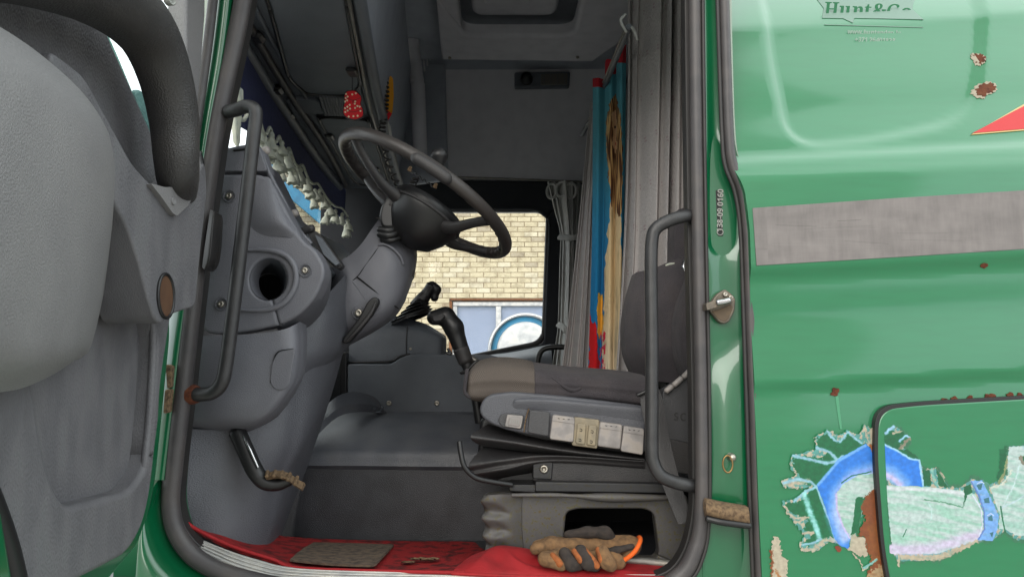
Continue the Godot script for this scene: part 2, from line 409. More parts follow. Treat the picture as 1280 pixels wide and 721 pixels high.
	lathe(g, Vector3(0.0681, 3.022, -2.05), Vector3(0, -0.1, 1), [[0.0, 0.045], [0.016, 0.043], [0.026, 0.03], [0.031, 0.0]], 20)
	put(g, "spot", M.black, lamp)


func door_frame() -> void:
	# the painted door opening with its rubber seals and sill
	var g := Geo.new()
	var opening := rounded([Vector3(-0.5062, 2.5245, -0.03), Vector3(-0.5188, 2.3643, -0.03), Vector3(-0.5581, 2.1307, -0.03), Vector3(-0.5816, 1.875, -0.03), Vector3(-0.5969, 1.657, -0.03), Vector3(-0.6078, 1.5154, -0.03), Vector3(-0.6102, 1.443, -0.03), Vector3(-0.5935, 1.3878, -0.03), Vector3(-0.5521, 1.3439, -0.03), Vector3(-0.4778, 1.314, -0.03), Vector3(-0.3367, 1.2923, -0.03), Vector3(-0.0561, 1.2869, -0.03), Vector3(0.2245, 1.2923, -0.03), Vector3(0.2951, 1.314, -0.03), Vector3(0.3229, 1.3603, -0.03), Vector3(0.3374, 1.4319, -0.03), Vector3(0.341, 1.6284, -0.03), Vector3(0.341, 1.9194, -0.03), Vector3(0.344, 2.2232, -0.03), Vector3(0.3482, 2.5245, -0.03)], 0.05, 4)
	var outer := [Vector3(-0.5812, 2.5569, -0.03), Vector3(-0.6058, 2.1307, -0.03), Vector3(-0.6226, 1.875, -0.03), Vector3(-0.6344, 1.657, -0.03), Vector3(-0.6464, 1.4875, -0.03), Vector3(-0.6715, 1.2545, -0.03), Vector3(-0.3059, 1.1741, -0.03), Vector3(0.4449, 1.1741, -0.03), Vector3(0.4287, 1.6284, -0.03), Vector3(0.4221, 1.9791, -0.03), Vector3(0.3982, 2.0697, -0.03), Vector3(0.3997, 2.5569, -0.03)]
	slab(g, holed(outer, opening), Vector3(0, 0, -0.07), 0.008, 3)
	put(g, "door_frame", M.green, truck)
	# main seal
	var line := [Vector3(-0.4986, 2.522, -0.026), Vector3(-0.5112, 2.3623, -0.026), Vector3(-0.5504, 2.1294, -0.026), Vector3(-0.5755, 1.8744, -0.026), Vector3(-0.5908, 1.6571, -0.026), Vector3(-0.6017, 1.516, -0.026), Vector3(-0.6041, 1.4437, -0.026), Vector3(-0.5876, 1.3914, -0.026), Vector3(-0.5478, 1.3491, -0.026), Vector3(-0.4766, 1.3206, -0.026), Vector3(-0.3358, 1.2989, -0.026), Vector3(-0.056, 1.2935, -0.026), Vector3(0.2239, 1.2989, -0.026), Vector3(0.2901, 1.3206, -0.026), Vector3(0.3206, 1.3641, -0.026), Vector3(0.335, 1.4327, -0.026), Vector3(0.34, 1.6286, -0.026), Vector3(0.3414, 1.9187, -0.026), Vector3(0.3444, 2.2216, -0.026), Vector3(0.3487, 2.522, -0.026)]
	g = Geo.new()
	tube(g, line, [0.0155, 0.0155, 0.0155, 0.0155, 0.0155, 0.0155, 0.0155, 0.0155, 0.0155, 0.0155, 0.0155, 0.0155, 0.0155, 0.015, 0.014, 0.0125, 0.0115, 0.0115, 0.0115, 0.0115], 12, 160, false)
	put(g, "door_seal", M.seal, truck)
	g = Geo.new()
	var lip := []
	for p in line:
		lip.append(p)
	tube(g, [Vector3(-0.5116, 2.5183, -0.02), Vector3(-0.524, 2.3593, -0.02), Vector3(-0.5628, 2.1274, -0.02), Vector3(-0.5859, 1.8736, -0.02), Vector3(-0.601, 1.6573, -0.02), Vector3(-0.6131, 1.5168, -0.02), Vector3(-0.6153, 1.4421, -0.02), Vector3(-0.5972, 1.3847, -0.02), Vector3(-0.5532, 1.3385, -0.02), Vector3(-0.4767, 1.3088, -0.02), Vector3(-0.334, 1.2873, -0.02), Vector3(-0.0556, 1.2819, -0.02), Vector3(0.2227, 1.2873, -0.02), Vector3(0.3011, 1.3101, -0.02), Vector3(0.3343, 1.3561, -0.02), Vector3(0.3476, 1.4339, -0.02), Vector3(0.3527, 1.6289, -0.02), Vector3(0.3545, 1.9178, -0.02), Vector3(0.3578, 2.2193, -0.02), Vector3(0.3624, 2.5183, -0.02)], 0.0035, 8, 160, false)
	put(g, "seal_lip", M.seal_dark, truck)
	# dark lining just inside the seal
	g = Geo.new()
	slab(g, holed(rounded([Vector3(-0.5181, 2.5337, -0.045), Vector3(-0.5277, 2.3718, -0.045), Vector3(-0.5674, 2.1355, -0.045), Vector3(-0.5926, 1.8769, -0.045), Vector3(-0.6065, 1.6565, -0.045), Vector3(-0.6175, 1.5133, -0.045), Vector3(-0.6199, 1.4401, -0.045), Vector3(-0.6028, 1.3787, -0.045), Vector3(-0.561, 1.3344, -0.045), Vector3(-0.483, 1.3041, -0.045), Vector3(-0.3404, 1.2822, -0.045), Vector3(-0.0567, 1.2767, -0.045), Vector3(0.2269, 1.2822, -0.045), Vector3(0.3012, 1.3041, -0.045), Vector3(0.3294, 1.3537, -0.045), Vector3(0.3441, 1.4289, -0.045), Vector3(0.3477, 1.6276, -0.045), Vector3(0.3478, 1.9219, -0.045), Vector3(0.3509, 2.2291, -0.045), Vector3(0.3553, 2.5337, -0.045)], 0.05, 4), rounded([Vector3(-0.4869, 2.5272, -0.045), Vector3(-0.5032, 2.3718, -0.045), Vector3(-0.5432, 2.1355, -0.045), Vector3(-0.5704, 1.8769, -0.045), Vector3(-0.5861, 1.6565, -0.045), Vector3(-0.5973, 1.5133, -0.045), Vector3(-0.6, 1.4429, -0.045), Vector3(-0.5851, 1.3982, -0.045), Vector3(-0.5478, 1.3593, -0.045), Vector3(-0.4754, 1.3289, -0.045), Vector3(-0.3353, 1.3069, -0.045), Vector3(-0.0568, 1.3014, -0.045), Vector3(0.2217, 1.3069, -0.045), Vector3(0.2846, 1.3289, -0.045), Vector3(0.3097, 1.3676, -0.045), Vector3(0.324, 1.4289, -0.045), Vector3(0.3274, 1.6276, -0.045), Vector3(0.327, 1.9219, -0.045), Vector3(0.3296, 2.2291, -0.045), Vector3(0.3334, 2.5272, -0.045)], 0.05, 4)), Vector3(0, 0, -0.03), 0.004, 2)
	put(g, "opening_lining", M.seal_dark, truck)
	# B pillar: pressed channel between the two seals
	g = Geo.new()
	loft(g, [[Vector3(0.3496, 2.4749, -0.028), Vector3(0.3617, 2.4714, -0.022), Vector3(0.3811, 2.4737, -0.026), Vector3(0.4042, 2.4714, -0.022), Vector3(0.4158, 2.4702, -0.02)],
		[Vector3(0.348, 2.2847, -0.028), Vector3(0.3599, 2.2821, -0.022), Vector3(0.379, 2.2838, -0.026), Vector3(0.4019, 2.2821, -0.022), Vector3(0.4133, 2.2812, -0.02)],
		[Vector3(0.3468, 2.1147, -0.028), Vector3(0.36, 2.1129, -0.022), Vector3(0.3771, 2.1154, -0.03), Vector3(0.4006, 2.1135, -0.024), Vector3(0.4142, 2.1122, -0.02)],
		[Vector3(0.348, 2.0464, -0.028), Vector3(0.3597, 2.0448, -0.022), Vector3(0.3841, 2.0554, -0.045), Vector3(0.4064, 2.0469, -0.03), Vector3(0.424, 2.0443, -0.02)],
		[Vector3(0.3478, 1.9787, -0.028), Vector3(0.358, 1.9774, -0.022), Vector3(0.3871, 1.9837, -0.052), Vector3(0.4086, 1.98, -0.034), Vector3(0.4336, 1.977, -0.02)],
		[Vector3(0.3463, 1.9191, -0.028), Vector3(0.3579, 1.9181, -0.022), Vector3(0.3879, 1.9227, -0.05), Vector3(0.4115, 1.9194, -0.03), Vector3(0.4347, 1.9178, -0.02)],
		[Vector3(0.3469, 1.8821, -0.028), Vector3(0.3589, 1.8815, -0.024), Vector3(0.3835, 1.8821, -0.028), Vector3(0.4092, 1.8818, -0.026), Vector3(0.4364, 1.881, -0.02)],
		[Vector3(0.3441, 1.7722, -0.028), Vector3(0.3581, 1.7721, -0.026), Vector3(0.3833, 1.7722, -0.028), Vector3(0.4117, 1.7721, -0.026), Vector3(0.4358, 1.7718, -0.02)],
		[Vector3(0.3441, 1.7144, -0.028), Vector3(0.3591, 1.7144, -0.03), Vector3(0.3852, 1.7173, -0.03), Vector3(0.4139, 1.7288, -0.028), Vector3(0.4354, 1.7143, -0.02)],
		[Vector3(0.3441, 1.657, -0.028), Vector3(0.3585, 1.657, -0.028), Vector3(0.3821, 1.6601, -0.02), Vector3(0.4101, 1.6602, -0.018), Vector3(0.435, 1.6573, -0.02)],
		[Vector3(0.3412, 1.5437, -0.028), Vector3(0.3549, 1.5439, -0.026), Vector3(0.3788, 1.5452, -0.015), Vector3(0.4071, 1.5452, -0.015), Vector3(0.4328, 1.5447, -0.02)],
		[Vector3(0.3391, 1.46, -0.028), Vector3(0.3527, 1.4603, -0.026), Vector3(0.3773, 1.4618, -0.018), Vector3(0.4055, 1.4618, -0.018), Vector3(0.4315, 1.4614, -0.02)],
		[Vector3(0.3377, 1.4047, -0.028), Vector3(0.3534, 1.4034, -0.034), Vector3(0.3803, 1.4034, -0.034), Vector3(0.4103, 1.4043, -0.03), Vector3(0.4325, 1.4065, -0.02)],
		[Vector3(0.3335, 1.2417, -0.028), Vector3(0.348, 1.241, -0.03), Vector3(0.374, 1.2417, -0.028), Vector3(0.4041, 1.2424, -0.026), Vector3(0.4328, 1.2445, -0.02)]], 24, 70, Vector3(0, 0, 1), false, Vector3(0, 0, -0.03))
	var pillar := put(g, "rear_pillar", M.green, truck)
	# outer seal beside the side panel
	g = Geo.new()
	tube(g, [Vector3(0.3975, 2.4973, -0.012), Vector3(0.3974, 2.2777, -0.012), Vector3(0.3985, 2.1097, -0.012), Vector3(0.4041, 2.0527, -0.012), Vector3(0.4203, 2.005, -0.012), Vector3(0.4267, 1.9311, -0.012), Vector3(0.4274, 1.7714, -0.012), Vector3(0.4291, 1.6013, -0.012), Vector3(0.4294, 1.4355, -0.012), Vector3(0.432, 1.2207, -0.012)], 0.0125, 12, 100, false, 0.8, Vector3(1, 0, 0))
	put(g, "outer_seal", M.seal, truck)
	g = Geo.new()
	tube(g, [Vector3(0.3843, 2.4949, -0.008), Vector3(0.3843, 2.2759, -0.008), Vector3(0.3855, 2.1085, -0.008), Vector3(0.3898, 2.0516, -0.008), Vector3(0.4059, 2.0041, -0.008), Vector3(0.4138, 1.9304, -0.008), Vector3(0.4147, 1.7712, -0.008), Vector3(0.4151, 1.6016, -0.008), Vector3(0.4155, 1.4363, -0.008), Vector3(0.4183, 1.2222, -0.008)], 0.004, 8, 100)
	put(g, "outer_seal_lip", M.seal_dark, truck)
	# A pillar: painted strip and the grey seal ahead of it
	g = Geo.new()
	loft(g, [[Vector3(-0.522, 2.4702, -0.02), Vector3(-0.5279, 2.4655, -0.012), Vector3(-0.5446, 2.4679, -0.016), Vector3(-0.5657, 2.476, -0.03)], [Vector3(-0.536, 2.2812, -0.02), Vector3(-0.5417, 2.2777, -0.012), Vector3(-0.5583, 2.2794, -0.016), Vector3(-0.5793, 2.2856, -0.03)], [Vector3(-0.5586, 2.0971, -0.02), Vector3(-0.5655, 2.0947, -0.012), Vector3(-0.5805, 2.0959, -0.016), Vector3(-0.6015, 2.1001, -0.03)], [Vector3(-0.581, 1.859, -0.02), Vector3(-0.5861, 1.858, -0.012), Vector3(-0.6009, 1.8585, -0.016), Vector3(-0.6205, 1.8602, -0.03)], [Vector3(-0.5975, 1.6431, -0.02), Vector3(-0.6052, 1.6434, -0.012), Vector3(-0.6199, 1.6433, -0.016), Vector3(-0.6395, 1.6427, -0.03)], [Vector3(-0.609, 1.489, -0.02), Vector3(-0.6142, 1.4906, -0.01), Vector3(-0.6278, 1.4903, -0.012), Vector3(-0.6521, 1.4875, -0.03)]], 14, 40, Vector3(0, 0, 1), false, Vector3(0, 0, -0.02))
	put(g, "front_pillar", M.green, truck)
	bar([Vector3(-0.5521, 2.4614, -0.005), Vector3(-0.5623, 2.3054, -0.005), Vector3(-0.5735, 2.183, -0.005), Vector3(-0.5837, 2.0776, -0.005), Vector3(-0.5915, 1.9886, -0.005)], 0.009, M.seal, "front_seal", truck, 10, 40)
	# lower corner and sill skin
	g = Geo.new()
	loft(g, [[Vector3(-0.6214, 1.5014, -0.03), Vector3(-0.617, 1.4374, -0.03), Vector3(-0.6001, 1.3768, -0.03), Vector3(-0.5544, 1.3317, -0.03), Vector3(-0.4774, 1.3018, -0.03), Vector3(-0.2383, 1.2787, -0.03)],
		[Vector3(-0.626, 1.489, -0.02), Vector3(-0.6279, 1.4316, -0.018), Vector3(-0.6054, 1.3696, -0.015), Vector3(-0.556, 1.3237, -0.015), Vector3(-0.4771, 1.2942, -0.015), Vector3(-0.2354, 1.2728, -0.015)],
		[Vector3(-0.6255, 1.4759, 0), Vector3(-0.6293, 1.4216, 0.012), Vector3(-0.6047, 1.36, 0.02), Vector3(-0.5512, 1.3154, 0.02), Vector3(-0.4719, 1.2894, 0.02), Vector3(-0.2289, 1.2712, 0.02)],
		[Vector3(-0.632, 1.4379, 0), Vector3(-0.6348, 1.3929, 0.02), Vector3(-0.6148, 1.3366, 0.03), Vector3(-0.5538, 1.2926, 0.03), Vector3(-0.4754, 1.2694, 0.03), Vector3(-0.2267, 1.2553, 0.03)],
		[Vector3(-0.6336, 1.3573, 0), Vector3(-0.6381, 1.3233, 0.02), Vector3(-0.6192, 1.2617, 0.03), Vector3(-0.546, 1.2361, 0.03), Vector3(-0.4231, 1.2233, 0.03), Vector3(-0.2261, 1.2169, 0.03)]], 40, 24, Vector3(0, 0, 1), false, Vector3(0, 0, -0.02))
	put(g, "sill_corner", M.green, truck)
	g = Geo.new()
	slab(g, [Vector3(-0.62, 0.55, 0.0), Vector3(0.5, 0.55, 0.0), Vector3(0.5, 1.27, 0.0), Vector3(-0.62, 1.27, 0.0)], Vector3(0, 0, -0.05), 0.01, 2)
	put(g, "lower_skin", M.green, truck)
	# tread plate along the sill: pale ribbed strip
	g = Geo.new()
	loft(g, [[Vector3(-0.5809, 1.3854, -0.04), Vector3(-0.5515, 1.3633, -0.04), Vector3(-0.4662, 1.3316, -0.035), Vector3(-0.3655, 1.3194, -0.03), Vector3(-0.0562, 1.3126, -0.03), Vector3(0.3091, 1.3113, -0.03)], [Vector3(-0.5887, 1.3925, -0.07), Vector3(-0.5587, 1.3727, -0.07), Vector3(-0.4611, 1.3429, -0.06), Vector3(-0.3585, 1.3275, -0.055), Vector3(-0.0573, 1.3206, -0.055), Vector3(0.3152, 1.3178, -0.055)]], 60, 4, Vector3(0, 1, 1), false, Vector3(0, -0.01, 0))
	var strip := put(g, "sill_strip", M.sill_metal, truck)
	for k in 3:
		var t := (k + 0.5) / 3.0
		var line2 := []
		var a := [Vector3(-0.5545, 1.3661, -0.04), Vector3(-0.4662, 1.333, -0.035), Vector3(-0.3656, 1.3202, -0.03), Vector3(-0.0562, 1.3134, -0.03), Vector3(0.3063, 1.3121, -0.03)]
		var b := [Vector3(-0.5597, 1.3715, -0.069), Vector3(-0.4608, 1.3426, -0.059), Vector3(-0.3582, 1.3272, -0.054), Vector3(-0.0573, 1.3203, -0.054), Vector3(0.3121, 1.3175, -0.054)]
		for i in a.size():
			line2.append(a[i].lerp(b[i], t) + Vector3(0, 0.001, 0))
		bar(line2, 0.0014, M.sill_metal, "rib", strip, 6, 50)
	# bits on the B pillar
	g = Geo.new()
	slab(g, rounded([Vector3(0.3758, 2.0137, -0.03), Vector3(0.3877, 2.0137, -0.03), Vector3(0.3896, 1.9254, -0.03), Vector3(0.3779, 1.9254, -0.03)], 0.003), Vector3(0, 0, -0.02), 0.001, 1)
	put(g, "type_plate", M.black, pillar)
	var txt := put_text("138-09 0160", 0.0105, Vector3(0.384, 1.9743, -0.0285), PI / 2 - 0.05, M.mark_light)
	pillar.add_child(txt)
	g = Geo.new()
	var ring := []
	for i in 12:
		ring.append(Vector3(0.3828, 1.934, -0.0285) + Vector3(cos(TAU * i / 12.0), sin(TAU * i / 12.0), 0) * 0.0055)
	tube(g, ring, 0.0009, 6, 24, true)
	put(g, "ring_mark", M.mark_light, pillar)
	# striker: folded steel bracket with a pin
	var striker := Node3D.new()
	striker.name = "door_striker"
	truck.add_child(striker)
	var dull := worn(Color(0.46, 0.43, 0.39), 0.45, M.steel.albedo_texture, M.seal.normal_texture, 5.0, 0.6)
	dull.metallic = 0.6
	M.dull = dull
	plate([Vector3(0.3506, 1.7944, -0.012), Vector3(0.3699, 1.8189, -0.012), Vector3(0.3846, 1.8276, -0.012), Vector3(0.3972, 1.8175, -0.012), Vector3(0.4028, 1.8102, -0.012), Vector3(0.4007, 1.7886, -0.012), Vector3(0.3901, 1.7685, -0.012), Vector3(0.3799, 1.7642, -0.012), Vector3(0.3714, 1.7685, -0.012)], 0.016, 0.003, dull, "base", striker, 0.003)
	plate([Vector3(0.3429, 1.7997, 0.012), Vector3(0.3643, 1.8068, 0.012), Vector3(0.387, 1.8111, 0.012), Vector3(0.3954, 1.8068, 0.012), Vector3(0.3867, 1.7997, 0.012), Vector3(0.3668, 1.7941, 0.012), Vector3(0.344, 1.787, 0.012)], 0.024, 0.002, dull, "bridge", striker, 0.002)
	plate([Vector3(0.3745, 1.7914, -0.0105), Vector3(0.3934, 1.8, -0.0105), Vector3(0.3975, 1.7943, -0.0105), Vector3(0.3883, 1.7727, -0.0105), Vector3(0.381, 1.7684, -0.0105), Vector3(0.3711, 1.7727, -0.0105), Vector3(0.3586, 1.7871, -0.0105)], 0.006, 0.001, worn(Color(0.36, 0.30, 0.23), 0.7, M.steel.albedo_texture, null, 5.0), "hollow", striker, 0.003)
	bar([Vector3(0.3616, 1.8008, 0.016), Vector3(0.3729, 1.8022, 0.016), Vector3(0.3828, 1.8051, 0.016)], 0.005, M.chrome, "pin", striker, 10)
	for q in [Vector3(0.3831, 1.8171, -0.008), Vector3(0.393, 1.8113, -0.008)]:
		screw(q, 0.0045, striker)
	# ring bolt
	var eye := Node3D.new()
	eye.name = "ring_bolt"
	truck.add_child(eye)
	g = Geo.new()
	lathe(g, Vector3(0.386, 1.5304, -0.012), Vector3(0, 0, 1), [[0.0, 0.014], [0.005, 0.013], [0.007, 0.008], [0.0075, -0.006]], 14)
	put(g, "bolt", M.screw, eye)
	g = Geo.new()
	ring = []
	for i in 14:
		ring.append(Vector3(0.3765, 1.5196, 0) + Vector3(cos(TAU * i / 14.0) * 0.0085, sin(TAU * i / 14.0) * 0.0145, 0))
	tube(g, ring, 0.0016, 8, 28, true)
	put(g, "ring", mat(Color(0.55, 0.45, 0.3), 0.35, 0.9), eye)
	# dirty rubber wedge at the foot of the pillar
	g = Geo.new()
	loft(g, [[Vector3(0.3387, 1.4596, 0), Vector3(0.3665, 1.4536, 0.004), Vector3(0.4092, 1.4468, 0.004)], [Vector3(0.3323, 1.4509, 0.018), Vector3(0.3612, 1.4464, 0.022), Vector3(0.4052, 1.4406, 0.02)], [Vector3(0.3339, 1.4372, 0.016), Vector3(0.3613, 1.4313, 0.02), Vector3(0.4067, 1.4229, 0.018)], [Vector3(0.3418, 1.4223, -0.01), Vector3(0.3695, 1.4155, -0.01), Vector3(0.4154, 1.4114, -0.01)]], 14, 14, Vector3(0, 0, 1), false, Vector3(0, 0, -0.02))
	put(g, "door_wedge", M.mud, truck)
	bar([Vector3(0.3348, 1.4296, 0.012), Vector3(0.3617, 1.4243, 0.018), Vector3(0.4065, 1.4181, 0.014)], 0.006, M.black, "wedge_rubber", truck, 8)
	# door hinge
	plate([Vector3(-0.6132, 1.693, 0), Vector3(-0.6018, 1.6902, 0), Vector3(-0.6029, 1.6523, 0), Vector3(-0.6084, 1.6495, 0)], 0.03, 0.003, M.mud, "hinge_leaf", truck, 0.003)
	plate([Vector3(-0.6116, 1.6482, 0.002), Vector3(-0.6019, 1.6496, 0.002), Vector3(-0.6042, 1.6079, 0.002), Vector3(-0.6125, 1.6065, 0.002)], 0.03, 0.003, M.mud, "hinge_leaf", truck, 0.003)


func put_text(s: String, height: float, at: Vector3, turn: float, m: Material, font_name := "Droid Sans", deep := 0.0008) -> MeshInstance3D:
	var f := SystemFont.new()
	f.font_names = PackedStringArray([font_name])
	f.font_weight = 700
	var t := TextMesh.new()
	t.text = s
	t.font = f
	t.font_size = 32
	t.pixel_size = height / 23.0
	t.depth = deep
	var o := MeshInstance3D.new()
	o.mesh = t
	o.material_override = m
	o.name = "lettering"
	o.position = at - truck.position
	o.rotation.z = turn
	return o


# ---------------------------------------------------------------- the side panel behind the door
var pan_y := PackedFloat32Array()
var pan_z := PackedFloat32Array()
var recess_line := PackedVector2Array()


func panel_z(x: float, y: float) -> float:
	# the pressed shape of the sheet: body lines that climb a little towards the rear, and a shallow blind window
	var yy := y - 0.055 * (x - 0.43)
	var z := pan_z[0]
	for i in pan_y.size() - 1:
		if yy <= pan_y[i] and yy >= pan_y[i + 1]:
			var t := (pan_y[i] - yy) / (pan_y[i] - pan_y[i + 1])
			z = lerpf(pan_z[i], pan_z[i + 1], t * t * (3.0 - 2.0 * t) * (0.15 if i < 4 else 0.5) + t * (0.85 if i < 4 else 0.5))
	if yy < pan_y[pan_y.size() - 1]:
		z = pan_z[pan_z.size() - 1]
	if y > recess_line[0].y - 0.05 or y > 2.0:
		var p := Vector2(x, y)
		var d := 1e9
		for i in recess_line.size():
			d = minf(d, p.distance_to(Geometry2D.get_closest_point_to_segment(p, recess_line[i], recess_line[(i + 1) % recess_line.size()])))
		if not Geometry2D.is_point_in_polygon(p, recess_line):
			d = -d
		z -= 0.009 * smoothstep(-0.004, 0.016, d)
	return z


func drape(poly: Array, m: Material, called: String, parent: Node3D, lift := 0.0015) -> MeshInstance3D:
	# thin paint or tape that follows the sheet
	var p := []
	for i in poly.size():
		var a: Vector3 = poly[i]
		var b: Vector3 = poly[(i + 1) % poly.size()]
		var k := maxi(1, int(a.distance_to(b) / 0.03))
		for j in k:
			var q := a.lerp(b, float(j) / k)
			q.z = panel_z(q.x, q.y) + lift
			p.append(q)
	var g := Geo.new()
	slab(g, p, Vector3(0, 0, -0.004), 0.0003, 1)
	return put(g, called, m, parent)


func ragged(p: Array, n: int, d: float) -> Array:
	var q := spline(p, n, true)
	var c := Vector3.ZERO
	for e in q:
		c += e / n
	for i in n:
		q[i] += (q[i] - c).normalized() * d * (sin(i * 2.3) + sin(i * 5.1 + 1.0) * 0.8)
	return q


func side_panel() -> void:
	pan_y = PackedFloat32Array([3.3, 2.6, Vector3(0.4528, 2.3648, 0).y, Vector3(0.4468, 2.1811, 0).y, Vector3(0.4435, 2.0792, 0).y, Vector3(0.4427, 2.0539, 0).y, Vector3(0.4416, 2.0199, 0).y, Vector3(0.4399, 1.9699, 0).y, Vector3(0.4365, 1.8624, 0).y, Vector3(0.4357, 1.8393, 0).y, Vector3(0.4335, 1.7707, 0).y, Vector3(0.4297, 1.6537, 0).y, Vector3(0.4294, 1.6454, 0).y, Vector3(0.4262, 1.547, 0).y, Vector3(0.4158, 1.2251, 0).y])
	pan_z = PackedFloat32Array([-0.50, -0.27, -0.118, -0.060, -0.024, -0.004, 0.010, 0.013, 0.012, 0.002, -0.001, 0.006, 0.0, 0.004, 0.006])
	for q in rounded([Vector3(0.6455, 3.463, -0.4), Vector3(0.5045, 2.312, -0.09), Vector3(0.5126, 2.0904, -0.028), Vector3(0.6701, 2.1016, -0.03), Vector3(0.8759, 2.1494, -0.04), Vector3(0.9484, 2.3471, -0.095), Vector3(1.2232, 3.485, -0.4)], 0.09, 8):
		recess_line.append(Vector2(q.x, q.y))
	var g := Geo.new()
	var grid := []
	var rim := [Vector3(0.4371, 3.916, 0), Vector3(0.4023, 2.6821, 0), Vector3(0.3937, 2.2724, 0), Vector3(0.3963, 2.106, 0), Vector3(0.4019, 2.0495, 0), Vector3(0.4179, 2.0022, 0), Vector3(0.4242, 1.929, 0), Vector3(0.425, 1.7707, 0), Vector3(0.4266, 1.6022, 0), Vector3(0.4268, 1.4379, 0), Vector3(0.4308, 1.186, 0)]
	for j in 250:
		var y := lerpf(3.28, 1.0, j / 249.0)
		var x0: float = rim[0].x
		for k in rim.size() - 1:
			if y <= rim[k].y and y >= rim[k + 1].y:
				x0 = lerpf(rim[k].x, rim[k + 1].x, (rim[k].y - y) / (rim[k].y - rim[k + 1].y))
		if y < rim[rim.size() - 1].y:
			x0 = rim[rim.size() - 1].x
		var row := []
		for i in 120:
			var x := lerpf(x0, 1.30, i / 119.0)
			row.append(Vector3(x, y, panel_z(x, y)))
		grid.append(row)
	skin(g, grid, Vector3(0, 0, 1))
	var rear := []
	for r in grid:
		var q := []
		for p in r:
			q.append(p + Vector3(0, 0, -0.012))
		rear.append(q)
	skin(g, rear, Vector3(0, 0, -1))
	for s in 2:
		for j in 249:
			var i := 0 if s == 0 else 119
			var nn := Vector3(-1 if s == 0 else 1, 0, 0)
			g.quad(grid[j][i], grid[j + 1][i], rear[j + 1][i], rear[j][i], nn, nn, nn, nn)
	var side := put(g, "side_panel", M.green_faded, truck)
	# worn grey stripe
	var brushed := Image.create(512, 512, false, Image.FORMAT_RGB8)
	var bn := FastNoiseLite.new()
	bn.seed = 90
	bn.frequency = 0.02
	for y in 512:
		for x in 512:
			var k := 0.93 + 0.03 * bn.get_noise_2d(x * 9.0, y * 0.6) + 0.06 * bn.get_noise_2d(x * 2.0, y * 0.2) + 0.02 * bn.get_noise_2d(x * 0.4 + 700.0, y * 11.0) + 0.09 * bn.get_noise_2d(x * 0.5, y * 0.5 + 300.0)
			brushed.set_pixel(x, y, Color(k, k * 0.99, k * 0.985))
	var br := RandomNumberGenerator.new()
	br.seed = 91
	for i in 26:
		var p0 := Vector2(br.randf() * 500, br.randf() * 500)
		var p1 := Vector2(br.randf_range(20, 150), br.randf_range(-14, 14))
		for j in 160:
			var q := p0 + p1 * j / 160.0
			if q.x < 511 and q.y < 511 and q.x > 0 and q.y > 0:
				brushed.set_pixel(int(q.x), int(q.y), brushed.get_pixel(int(q.x), int(q.y)) * (0.86 if i % 2 else 1.1))
	var sm := worn(Color(0.45, 0.435, 0.43), 0.55, ImageTexture.create_from_image(brushed), null, 1.0)
	sm.uv1_scale = Vector3(2.2, 4.0, 2.2)
	drape([Vector3(0.4298, 1.9699, 0), Vector3(0.6788, 1.9875, 0), Vector3(0.9544, 2.0044, 0), Vector3(1.3109, 2.0273, 0), Vector3(1.3006, 1.9203, 0), Vector3(0.947, 1.8985, 0), Vector3(0.6735, 1.8811, 0), Vector3(0.4337, 1.8667, 0)], sm, "grey_stripe", side)
	# red arrow
	drape([Vector3(0.8575, 2.12, -0.035), Vector3(0.9687, 2.1783, -0.045), Vector3(1.0749, 2.2318, -0.06), Vector3(1.2625, 2.3251, -0.09), Vector3(1.2595, 2.1477, -0.035), Vector3(0.9885, 2.1315, -0.035)], mat(Color(0.66, 0.07, 0.08), 0.4), "red_arrow", side, 0.003)
	drape([Vector3(0.8543, 2.1169, -0.035), Vector3(0.9689, 2.1814, -0.045), Vector3(1.0751, 2.235, -0.06), Vector3(1.266, 2.33, -0.09), Vector3(1.2622, 2.1446, -0.035), Vector3(0.9883, 2.1284, -0.035)], mat(Color(0.70, 0.62, 0.42), 0.5), "arrow_edge", side, 0.002)
	# chips in the paint down to primer and rust
	for q in [[Vector3(0.909, 2.3, -0.085), Vector3(0.9172, 2.3049, -0.085), Vector3(0.9277, 2.2968, -0.085), Vector3(0.9285, 2.2854, -0.085), Vector3(0.9184, 2.274, -0.085), Vector3(0.9108, 2.2772, -0.085)], [Vector3(0.8879, 2.2167, -0.062), Vector3(0.901, 2.2294, -0.062), Vector3(0.9228, 2.2342, -0.062), Vector3(0.933, 2.2263, -0.062), Vector3(0.9275, 2.212, -0.062), Vector3(0.9118, 2.2057, -0.062), Vector3(0.8989, 2.1962, -0.062), Vector3(0.8871, 2.2041, -0.062)]]:
		drape(ragged(q, 44, 0.0016), M.primer, "paint_chip", side, 0.0016)
		var c := Vector3.ZERO
		for p in q:
			c += p / q.size()
		var inner := []
		for p in q:
			inner.append(c + (p - c) * 0.80 + Vector3(0.002, 0.001, 0))
		drape(ragged(inner, 36, 0.0022), M.rust, "rust_spot", side, 0.0022)
	var spots := [Vector3(0.5703, 1.6467, 0), Vector3(0.5672, 1.6412, 0), Vector3(0.8431, 1.8667, 0), Vector3(0.7594, 1.63, 0), Vector3(0.7778, 1.6314, 0), Vector3(0.8046, 1.6335, 0), Vector3(0.8357, 1.6356, 0), Vector3(0.8456, 1.637, 0), Vector3(0.8753, 1.6384, 0), Vector3(0.8936, 1.6384, 0)]
	var rng := RandomNumberGenerator.new()
	rng.seed = 5
	for p in spots:
		var s := []
		for i in 9:
			var a := TAU * i / 9
			var r := rng.randf_range(0.003, 0.0062)
			s.append(p + Vector3(cos(a) * r * 1.2, sin(a) * r, 0))
		drape(spline(s, 18, true), M.rust, "rust_spot", side, 0.0022)
